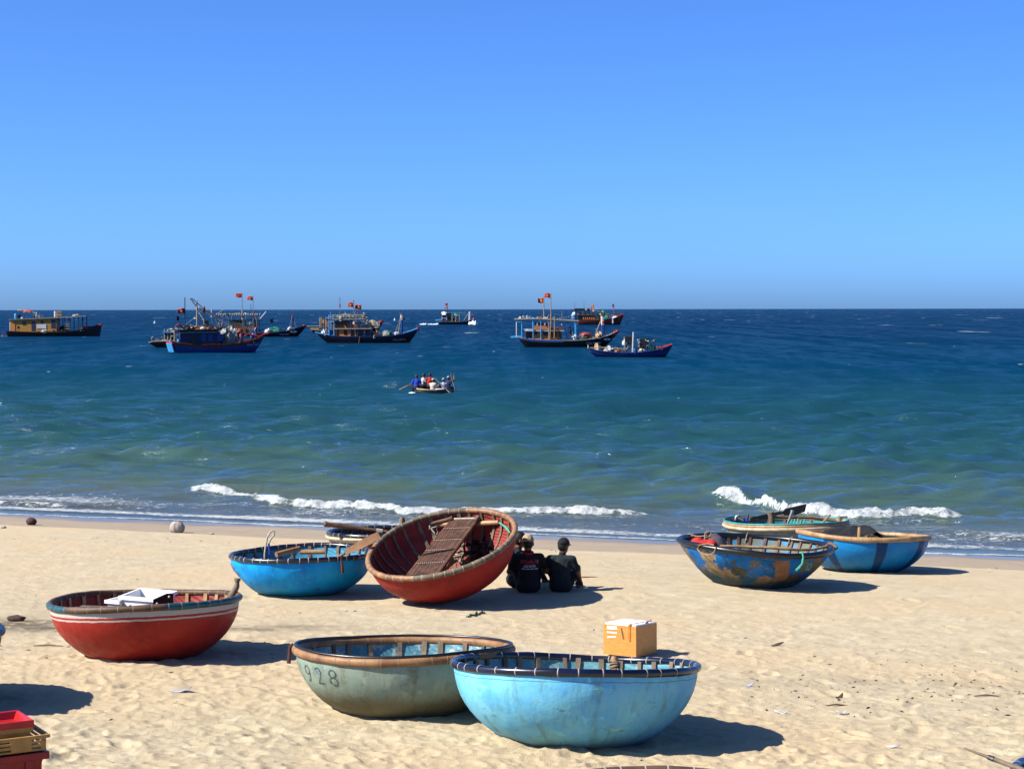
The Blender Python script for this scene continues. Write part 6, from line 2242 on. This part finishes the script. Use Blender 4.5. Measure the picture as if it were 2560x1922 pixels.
s.heap('deck_gear', PB['tan'], 929, 829, 950, 842, -1.2, 1.0, 5, 1.1)
s.heap('hanging_gear', PB['grey'], 936, 838, 942, 845, -2.1, -1.8, 6, .9)
s.heap('net_dome', PB['grey'], 952, 826, 983, 842, -1.3, 1.3, 7, .25)
s.heap('net_dome_dark', PB['dgreen'], 966, 827.5, 984, 842, -1.36, .2, 8, .4)
s.heap('bow_gear', PB['white'], 984, 830, 1006, 840, -1.0, 1.0, 9, .8)
s.pole('bow_mast', PB['blue'], [(1005.5, 836), (1004.8, 800)], .17, 0)
s.pole('mast_top', PB['white'], [(1004.8, 800), (1004.4, 788)], .20, 0)
s.pole('mast_cap', PB['red'], [(1004.4, 788), (1004.4, 785)], .16, 0)
s.pole('stay', PB['steel'], [(1003.5, 790), (988, 832)], .06, .2)
s.pole('stay', PB['tan'], [(1003.5, 792), (996, 832)], .05, -.3)
s.flag(1006, 795, 1012, 800, 0, 6, False)
s.pole('bow_rail', PB['sky'], [(1008, 833), (1030, 827), (1043, 821.5)], .10, -.5)
s.barrel('bow_knob', PB['red'], 1040, 819.5, 1049, 827, 0)
s.pole('anchor_rope', PB['brown'], [(903, 841), (900, 858)], .06, -2.02)
s.number('QNg 80919', 1000, 849, 4.6, PB['cream'])

clutter(s, [(836, 784, 918, 802, 34), (838, 824, 930, 840, 22), (928, 828, 1012, 840, 20), (800, 826, 838, 838, 8), (885, 800, 925, 820, 12)], 6)
# 7 --- small boat under way
s = Ship('small blue and white boat under way, throwing up a white bow wave', 1140, 811, 0, 3.6, group='fishing boats at sea')
s.hull([(1096, 805), (1110, 803.5), (1140, 804.5), (1165, 803.5), (1180, 800)], 1100, 1176, PB['navy'], PB['black'], PB['black'], sternw=.7, gun=PB['steel'])
s.box('cabin_wall', PB['navy'], 1105, 789, 1118, 804, -1.3)
s.windows(PB['white'], [(1105, 783, 1106.5, 800), (1115.5, 789, 1118, 800)], 1.33, 'frame_post')
s.box('cabin_rail', PB['white'], 1104, 794.5, 1117.5, 795.8, -1.4)
s.box('cabin_roof', PB['navy'], 1104, 787, 1120, 788.6, -1.6)
s.box('wheelhouse', PB['dark'], 1119, 783, 1130, 803, -1.2)
s.heap('roof_gear', PB['white'], 1104, 780, 1119, 787, -1.0, 1.0, 2, 1.0)
for u in (1131, 1149, 1140):
    s.pole('awning_post', PB['grey'], [(u, 804), (u, 782)], .12, -1.2)
s.pole('awning_beam', PB['teal'], [(1120, 782), (1165, 782)], .13, -1.2)
s.heap('deck_gear', PB['brown'], 1134, 793, 1150, 805, -1.0, 1.0, 3, .9)
s.heap('net', PB['teal'], 1135, 783, 1146, 793, -.9, .9, 4, .9)
s.pole('bow_mast', PB['white'], [(1174, 803), (1175, 779)], .30, 0)
s.pole('stay', PB['grey'], [(1174, 780), (1160, 801)], .12, 0)
s.pole('stern_plank', PB['sky'], [(1089, 801), (1104, 800)], .25, 0)
s.pole('flag_staff', PB['dark'], [(1119, 788), (1119, 757)], .07, 0)
s.flag(1112.5, 758, 1119, 764, 0, 1)
s.flag(1113, 766, 1119.3, 771.5, 0, 3)
s.heap('bow_knob', PB['red'], 1181, 795, 1188, 800, -.4, .4, 5, .2)
# bow wave and wake of that boat
_foamw = tex('sea_foam', (.80, .82, .82, 1), (.62, .68, .70, 1), .8, .9, .8, bdist=.1)
s2 = s
s = Ship('white bow wave in front of the small boat under way', 1185, 811.5, 0, 3, 'bow_wave', 'bow wave', None)
s.heap('spray', _foamw, 1174, 804, 1194, 812.5, -1.4, 1.4, 3, 1.4)
s = Ship('white wake behind the small boat under way', 1090, 811, 0, 3, 'boat_wake', 'wake', None)
for (a, b, h, q) in ((1052, 1070, 2.2, 3), (1068, 1086, 1.2, 4), (1084, 1098, 1.8, 5), (1104, 1150, 1.1, 6), (1146, 1170, 1.3, 7)):
    s.heap('foam_ridge', _foamw, a, 811.3 - h, b, 812, -1.8, -.4 if a > 1100 else .6, q, 1.5)

# 8 --- boat with red upturned dome
s = Ship('dark boat with blue awning posts, brown cabin and red upturned tub on deck', 1414, 868, 0, 3.9)
s.hull([(1294, 842.5), (1320, 846.5), (1350, 849), (1390, 850.5), (1430, 851), (1460, 849.5), (1490, 846), (1520, 839), (1549, 826)], 1316, 1512, PB['black'], PB['black'], PB['rust'], band=.42, sternw=.6, gun=PB['grey'])
s.slab('stern_strake', PB['blue'], [(1296, 843), (1330, 847.5), (1380, 850), (1408, 850.5), (1408, 854.5), (1370, 854.5), (1325, 852), (1299, 847)], -2.0, -1.92)
s.pole('stern_rail', PB['sky'], [(1277, 844), (1290, 842.5), (1306, 843)], .17, -.6)
s.box('cabin_wall', PB['orange'], 1330, 828, 1404, 848, -1.3)
s.box('cabin_stern', PB['brown'], 1314, 828, 1329.6, 846, -1.28)
s.windows(PB['glass'], [(1316, 830, 1320, 843), (1323, 830, 1327, 843), (1333, 829, 1343, 836), (1358, 829.5, 1370, 838), (1388, 829, 1391, 840)], 1.32)
s.windows(PB['brown'], [(1376, 829, 1385, 846), (1395, 830, 1403, 846)], 1.32, 'door')
s.slab('cabin_roof', PB['white'], [(1312, 825.5), (1326, 822), (1352, 825.5), (1410, 825.5), (1410, 827.5), (1312, 827.5)], -1.6, 1.6)
s.box('wheelhouse_wall', PB['orange'], 1336, 814, 1371, 823, -1.05)
s.box('wheelhouse_upper', PB['navy'], 1337, 806, 1370, 813.8, -1.0)
s.windows(PB['white'], [(1341, 807, 1344.5, 813), (1360, 807.5, 1364, 813)], 1.03)
s.windows(PB['glass'], [(1346, 807, 1351, 813), (1354, 807, 1358.5, 813)], 1.03)
s.box('upper_locker', PB['brown'], 1376, 818, 1407, 825, -1.0)
for y in (-1.7, 1.7):
    s.pole('awning_rail', PB['grey'], [(1286, 798.5), (1340, 797), (1400, 800), (1446, 803)], .11, y)
    s.pole('awning_rail', PB['steel'], [(1288, 800.5), (1340, 799.5), (1400, 802.5), (1440, 804.5)], .07, y)
for u, m in ((1291.5, 'white'), (1305, 'sky'), (1333, 'sky'), (1352, 'sky'), (1371.5, 'grey'), (1418, 'blue'), (1439, 'sky')):
    for y in (-1.65, 1.65):
        s.pole('awning_post', PB[m], [(u, 848 if u > 1310 else 843), (u, 800)], .065 if m == 'sky' else .055, y)
s.pole('stern_crossbar', PB['sky'], [(1291.5, 804), (1305, 804)], .12, -1.65)
for k, (u, m) in enumerate(((1300, 'cream'), (1320, 'white'), (1333, 'sky'), (1344, 'navy'), (1352, 'white'), (1362, 'cream'), (1370, 'grey'))):
    s.heap('awning_gear', PB[m], u - 5, 792 + (k % 3), u + 6, 799, -.9, .9, k, .8)
s.pole('bamboo_mast', PB['bamboo'], [(1374, 848), (1377, 800), (1376, 733)], .065, -1.75)
s.pole('bamboo_mast', PB['bamboo'], [(1385, 846), (1386, 790)], .06, -1.75)
s.flag(1361, 733, 1375.5, 745, -1.75, 2)
s.pole('flag_staff', PB['bamboo'], [(1360, 798), (1359.5, 741)], .06, 0)
s.flag(1345, 745, 1359, 758, 0, 4)
s.pole('antenna', PB['steel'], [(1405.5, 802), (1405.5, 778)], .05, .5)
s.heap('hanging_clothes', PB['dark'], 1422, 816, 1428, 836, -1.5, -1.3, 3, .6)
s.heap('wash_tub', PB['red'], 1416, 834, 1421, 841, -1.4, -1.1, 4, .2)
s.heap('white_net', PB['white'], 1424, 839, 1447, 850, -1.5, 1.2, 5, .9)
s.heap('tub', tex('boat_red_tub', S(170, 70, 58), S(140, 52, 44), 2, .45, .1), 1448, 830, 1482, 845, -1.2, .9, 6, 0, True)
s.heap('green_net', PB['dgreen'], 1446, 842, 1472, 850, -1.7, -.6, 7, .6)
s.heap('rope_coil', PB['tan'], 1489, 832, 1506, 846, -1.0, 1.0, 8, 1.0)
s.pole('bow_mast', PB['blue'], [(1507.5, 842), (1507, 812)], .22, 0)
s.pole('mast_middle', PB['white'], [(1507, 812), (1506, 789)], .21, 0)
s.pole('mast_cap', PB['red'], [(1506, 789), (1505.5, 785)], .26, 0)
s.barrel('mast_ball', PB['red'], 1505, 801, 1512, 808, -.2)
s.pole('stay', PB['tan'], [(1502, 803), (1492, 828), (1489, 840)], .06, .1)
s.pole('stay', PB['tan'], [(1490, 822), (1500, 840)], .06, .1)
s.pole('stay', PB['grey'], [(1511, 812), (1518, 830), (1521, 838)], .05, .1)
s.heap('bow_ornament', PB['red'], 1532, 828, 1541, 836, -.5, .5, 9, .3)
s.barrel('bow_knob', PB['red'], 1539, 825, 1549, 831, 0)
s.number('QNg 90709', 1482, 857.5, 5.2)
s.eye(1517, 848, 18)

clutter(s, [(1296, 791, 1440, 799, 26), (1312, 826, 1410, 847, 16), (1410, 836, 1530, 848, 22), (1376, 812, 1408, 824, 8)], 8)
# 9 --- far red boat
s = Ship('far red-brown boat with orange railing and light blue tank, near the horizon at right', 1497, 811.5, 0, 4.8)
s.hull([(1441, 797), (1460, 800), (1500, 800.5), (1525, 797.5), (1545, 792), (1560, 786)], 1447, 1550, PB['rust'], PB['rust'], PB['dark'], band=.3, sternw=.8, gun=PB['dark'])
s.slab('bow_strake', PB['black'], [(1508, 800), (1530, 796.5), (1556, 789), (1549, 810), (1510, 811)], -2.2, -2.05) if False else None
s.box('cabin_wall', PB['dgreen'], 1444, 786, 1498, 800, -1.7)
s.windows(PB['orange'], [(1457 + 5.2 * k, 791, 1459.6 + 5.2 * k, 798) for k in range(6)], 1.75, 'rail_panel')
s.windows(PB['glass'], [(1446, 788, 1453, 797)], 1.74)
s.box('cabin_rail', PB['red'], 1458, 797.5, 1498, 799.5, -1.9)
s.box('upper_wall', PB['white'], 1443, 781, 1475, 786, -1.5)
s.windows(PB['glass'], [(1445 + 6 * k, 782, 1449 + 6 * k, 785) for k in range(5)], 1.53)
s.box('upper_deck', PB['brown'], 1440, 786.2, 1482, 788, -2.0)
s.slab('roof', PB['dark'], [(1434, 777), (1437, 771), (1472, 771), (1476, 777)], -1.8, 1.8)
for u in (1438, 1450, 1462, 1473):
    s.pole('roof_post', PB['dark'], [(u, 787), (u, 776)], .12, -1.6)
s.barrel('water_tank', PB['sky'], 1427.5, 786, 1441, 800, -.8)
s.heap('white_gear', PB['white'], 1431, 780, 1443, 787, -1.0, 1.0, 3, .6)
s.pole('mast', PB['orange'], [(1483, 800), (1482.5, 760)], .22, 0)
s.pole('antenna', PB['steel'], [(1437, 771), (1437, 754)], .06, 0)
s.pole('antenna', PB['steel'], [(1460, 771), (1460, 754)], .06, 0)
s.flag(1478, 764, 1482.5, 774, 0, 3, False)
s.heap('green_gear', PB['green'], 1495, 781, 1520, 800, -1.2, 1.2, 4, 1.0)
s.pole('boom', PB['grey'], [(1490, 777), (1540, 791)], .12, 0)
s.pole('boom', PB['grey'], [(1495, 783), (1540, 792)], .08, .4)
s.pole('bow_pole', PB['red'], [(1536, 793), (1534, 760)], .12, 0)
s.flag(1531, 760, 1534, 768, 0, 5, False, PB['dark'])
s.heap('bow_cloth', PB['white'], 1529, 790, 1548, 799, -1.2, 1.2, 5, .3)
s.pole('bow_cloth_edge', PB['white'], [(1531, 795), (1531.5, 808)], .25, -1.9)
s.slab('bow_rail', PB['red'], [(1540, 793), (1560, 786.5), (1559, 784), (1540, 789)], -.6, .6)

clutter(s, [(1440, 770, 1500, 798, 20), (1495, 786, 1548, 798, 14)], 9)
# 10 --- small blue boat nearest at right
s = Ship('small open blue boat with dark racks and green tent, in front of the red-tub boat', 1576, 892, 0, 2.6)
s.hull([(1471, 868.5), (1490, 875), (1520, 879), (1560, 881.5), (1600, 880), (1640, 875), (1665, 868), (1682, 861)], 1488, 1664, PB['navy'], PB['blue'], PB['dark'], band=.3, sternw=.6, gun=PB['blue'], rail=.045)
s.heap('tan_bundle', PB['tan'], 1486, 860, 1501, 880, -.8, .6, 2, .8)
s.pole('stern_pole', PB['tan'], [(1468, 869), (1510, 868), (1560, 872)], .04, -.6)
s.pole('stern_post', PB['cream'], [(1470, 871), (1471, 862)], .06, 0)
s.heap('sacks', PB['white'], 1516, 865, 1530, 876, -.7, .5, 3, .7)
s.heap('sacks', PB['cream'], 1508, 872, 1520, 879, -1.0, -.2, 4, .5)
s.heap('gear', PB['brown'], 1525, 872, 1556, 882, -.9, .9, 5, 1.0)
for k in range(5):
    s.heap('float', PB['dark'], 1550 + 3.4 * k, 873, 1554.5 + 3.4 * k, 884, -1.3, -1.0, k, .2)
s.box('rack', PB['dark'], 1561, 841, 1582, 853, -.7, .5)
for u in (1561.5, 1581):
    for y in (-.65, .45):
        s.pole('rack_post', PB['grey'], [(u, 879), (u, 842)], .04, y)
s.heap('rack_gear', PB['white'], 1555, 850, 1572, 862, -.6, .5, 6, .8)
s.heap('rack_gear', PB['grey'], 1563, 857, 1582, 872, -.6, .5, 7, 1.0)
s.pole('white_mast', PB['white'], [(1580.5, 880), (1582.5, 830)], .075, -.7)
s.barrel('bait_barrel', None, 1581, 871, 1591.5, 883.5, -1.15, [PB['blue'], PB['blue']], .5)
s.slab('dark_screen', PB['dark'], [(1598, 868), (1598, 848), (1620, 845.5), (1620, 868)], -.6, .5)
s.box('screen_edge', PB['white'], 1594, 848, 1597.6, 868, -.6, .3)
for u in (1600, 1610, 1618):
    s.pole('screen_post', PB['dark'], [(u, 881), (u, 866)], .05, -.5)
s.heap('gear', PB['cream'], 1592, 869, 1612, 881, -.9, .8, 8, 1.0)
s.slab('green_tent', PB['dgreen'], [(1619, 880), (1636, 880), (1633, 868), (1628, 857), (1624, 868)], -.7, .6)
s.heap('crouching_gear', PB['tan'], 1635, 863, 1644, 874, -.4, .4, 9, .6)
s.pole('bow_rail', PB['red'], [(1644, 871), (1665, 865.5), (1680, 861)], .10, -.25)
s.pole('bow_rail', PB['red'], [(1646, 874), (1665, 868), (1680, 863)], .08, .25)
s.pole('bow_rope', PB['white'], [(1641, 873), (1648, 876), (1655, 872)], .06, -.7)

clutter(s, [(1490, 866, 1560, 880, 18), (1560, 846, 1640, 880, 34), (1640, 866, 1662, 874, 5)], 10)
# ------------------------------------------------------------------ floats and a few people aboard
for (u, v, lab) in ((387, 808, 'small white marker float far left of the blue boat\'s flag'), (987, 801, 'small white marker float behind the bow mast of the central boat')):
    p = on_sea(u, v)
    k = F_PX / p.y
    o = put(MB().lathe([(.02, -.2), (3 / k, 0), (2.2 / k, 1.5 / k), (.4 / k, 6 / k)], 8), 'marker_float', PB['white'], lab, 'float')
    o.location = p
# ------------------------------------------------------------------ rowing coracle with six people
_yr = CAM_H * F_PX / (982.0 - HORIZON)
_xr = (1078 - W_PX / 2) / F_PX * _yr
R_ = Coracle('coracle', 'round boat crowded with six people being rowed across the green water', 1078, _yr, 1.03, 0.42, tilt=-3.0, roll=-3.2, seed=21, b0=0.5, loc=(_xr, _yr, -0.15), cat='round boat', group='round basket boats afloat')
R_.hull(hull_paint('rowing_hull', S(120, 124, 120), S(90, 96, 96), S(60, 64, 60), low=.3), lining_paint('rowing_lining', S(70, 56, 46), S(48, 40, 36)))
R_.ring('rim', [M['bamboo_pale'], M['black_tube']], tr=.045, pick=lambda a, j: 0 if 150 < math.degrees(a) % 360 < 288 else 1)
R_.ribs(M['bamboo_grey'], 14)
put(MB().tube([Vector((-.85, .1, .30)), Vector((.85, .1, .30))], .05, 8), 'thwart', M['bamboo'], parent=R_.root)
put(MB().tube([Vector((-.75, -.45, .28)), Vector((.80, -.45, .28))], .05, 8), 'thwart', M['bamboo'], parent=R_.root)
def bench_pose(**k):
    J = dict(hip=(0, 0, .10), chest=(0, .03, .38), neck=(0, .05, .56), head=(0, .075, .70), lsh=(-.18, .04, .50), rsh=(.18, .04, .50),
             lel=(-.27, .16, .30), rel=(.27, .16, .30), lwr=(-.15, .38, .28), rwr=(.15, .38, .28),
             lhp=(-.09, .02, .10), rhp=(.09, .02, .10), lkn=(-.13, .42, .16), rkn=(.13, .42, .16), lan=(-.12, .40, -.20), ran=(.12, .40, -.20))
    J.update(k)
    return J
_gp = 'people in the rowing boat'
def rower(label, u, v_head, dy, yaw, J, mats, cap=None, scale=1.0):
    y = _yr + dy
    top = at_depth(u, v_head, y)
    loc = top - Vector((0, 0, .83 * scale))
    return person(label, loc, yaw, J, mats, voxel=.015, group=_gp, cap=cap, scale=scale)
_C = cloth
rower('person in bright blue shirt rowing at the left, back to the camera', 1042, 936, -.55, .25, bench_pose(lel=(-.28, .08, .26), lwr=(-.30, .30, .20)), (_C('blue_jersey', S(30, 80, 220)), _C('dark_shorts', S(34, 34, 44))), scale=1.05)
rower('person in pale grey shirt leaning right behind the blue shirt', 1056, 933, .35, -1.2, bench_pose(look=(.1, 1, -.2), lwr=(-.1, .45, .35)), (_C('pale_grey_shirt', S(196, 200, 206)), _C('black_trousers', S(26, 26, 32))), scale=1.0)
rower('person in red shirt in the middle of the rowing boat, back to the camera', 1075, 932, .15, 0.1, bench_pose(rel=(.30, .12, .40), rwr=(.36, .36, .48)), (_C('red_shirt', S(222, 44, 40)), _C('dark_shorts', S(34, 34, 44))), scale=1.05)
rower('person in white hood and chequered trousers in front of the red shirt', 1081, 946, -.70, -.5, bench_pose(), (_C('white_shirt', S(226, 222, 210)), _C('chequered_trousers', S(200, 200, 204), S(60, 60, 66), 18)), cap=_C('white_hood', S(226, 224, 206)), scale=.95)
rower('person in white and blue shirt at the right of the rowing boat', 1109, 945, -.50, .15, bench_pose(), (_C('white_jersey', S(220, 222, 226), S(150, 160, 200)), _C('blue_trousers', S(40, 60, 120))), cap=_C('grey_cap', S(190, 190, 190)), scale=.98)
rower('person in navy shirt at far right raising one hand to an upright oar', 1120, 940, .30, -.35, bench_pose(rel=(.30, .18, .62), rwr=(.26, .26, .86), rhd=(0, .1, 1), lel=(-.1, .26, .36), lwr=(.12, .36, .46)), (_C('navy_shirt', S(40, 48, 92)), _C('navy_trousers', S(30, 34, 54))), cap=_C('grey_cap', S(190, 190, 190)), scale=1.0)
def oar(label, pts, y, blade=.10, r=.022):
    q = [at_depth(u, v, y + d) for u, v, d in pts]
    root = empty('oar', q[0], label, 'oar', 'oars of the rowing boat')
    loc = [p - q[0] for p in q]
    put(MB().tube(loc, r, 7), 'shaft', M['bamboo_grey'], parent=root)
    d = (loc[-1] - loc[-2]).normalized()
    put(MB().tube([loc[-1] - d * .55, loc[-1] - d * .40, loc[-1]], [r, blade, blade * .8], 8, flat=.25), 'blade', M['wood_grey'], parent=root)
oar('oar of the blue-shirted rower reaching out to the left', [(1036, 956, -.5), (1018, 964, -.6), (998, 974, -.7)], _yr, .12)
oar('long oar slanting down to the right in front of the white shirt', [(1086, 945, -.6), (1108, 966, -1.0), (1131, 987, -1.5)], _yr, .08)
oar('upright oar held by the navy-shirted person at far right', [(1127, 935, .2), (1132, 955, .1), (1138, 974, .0), (1140, 982, .0)], _yr, .10, .03)
_p = at_depth(1100, 972, _yr - .3)
o = put(MB().ell((0, 0, .12), (.26, .2, .14), 12, 8), 'sack', tex('brown_sack', S(150, 104, 62), S(110, 72, 44), 9, .9, .5), 'brown sack on the rowing boat between the white-clad people', 'sack')
o.location = _p
o = put(MB().ell((0, 0, .05), (.30, .15, .06), 12, 8), 'foam_board', PB['white'], 'white foam slab lying under the brown sack in the rowing boat', 'foam slab')
o.location = at_depth(1098, 975.5, _yr - .7)
# small white crest at its left side
o = put(MB().ell((0, 0, 0), (.22, .12, .05), 12, 6), 'bow_wave', _foamw, 'small white splash at the left side of the rowing boat', 'splash')
o.location = Vector(((1031 - W_PX / 2) / F_PX * _yr, _yr - .6, .03))
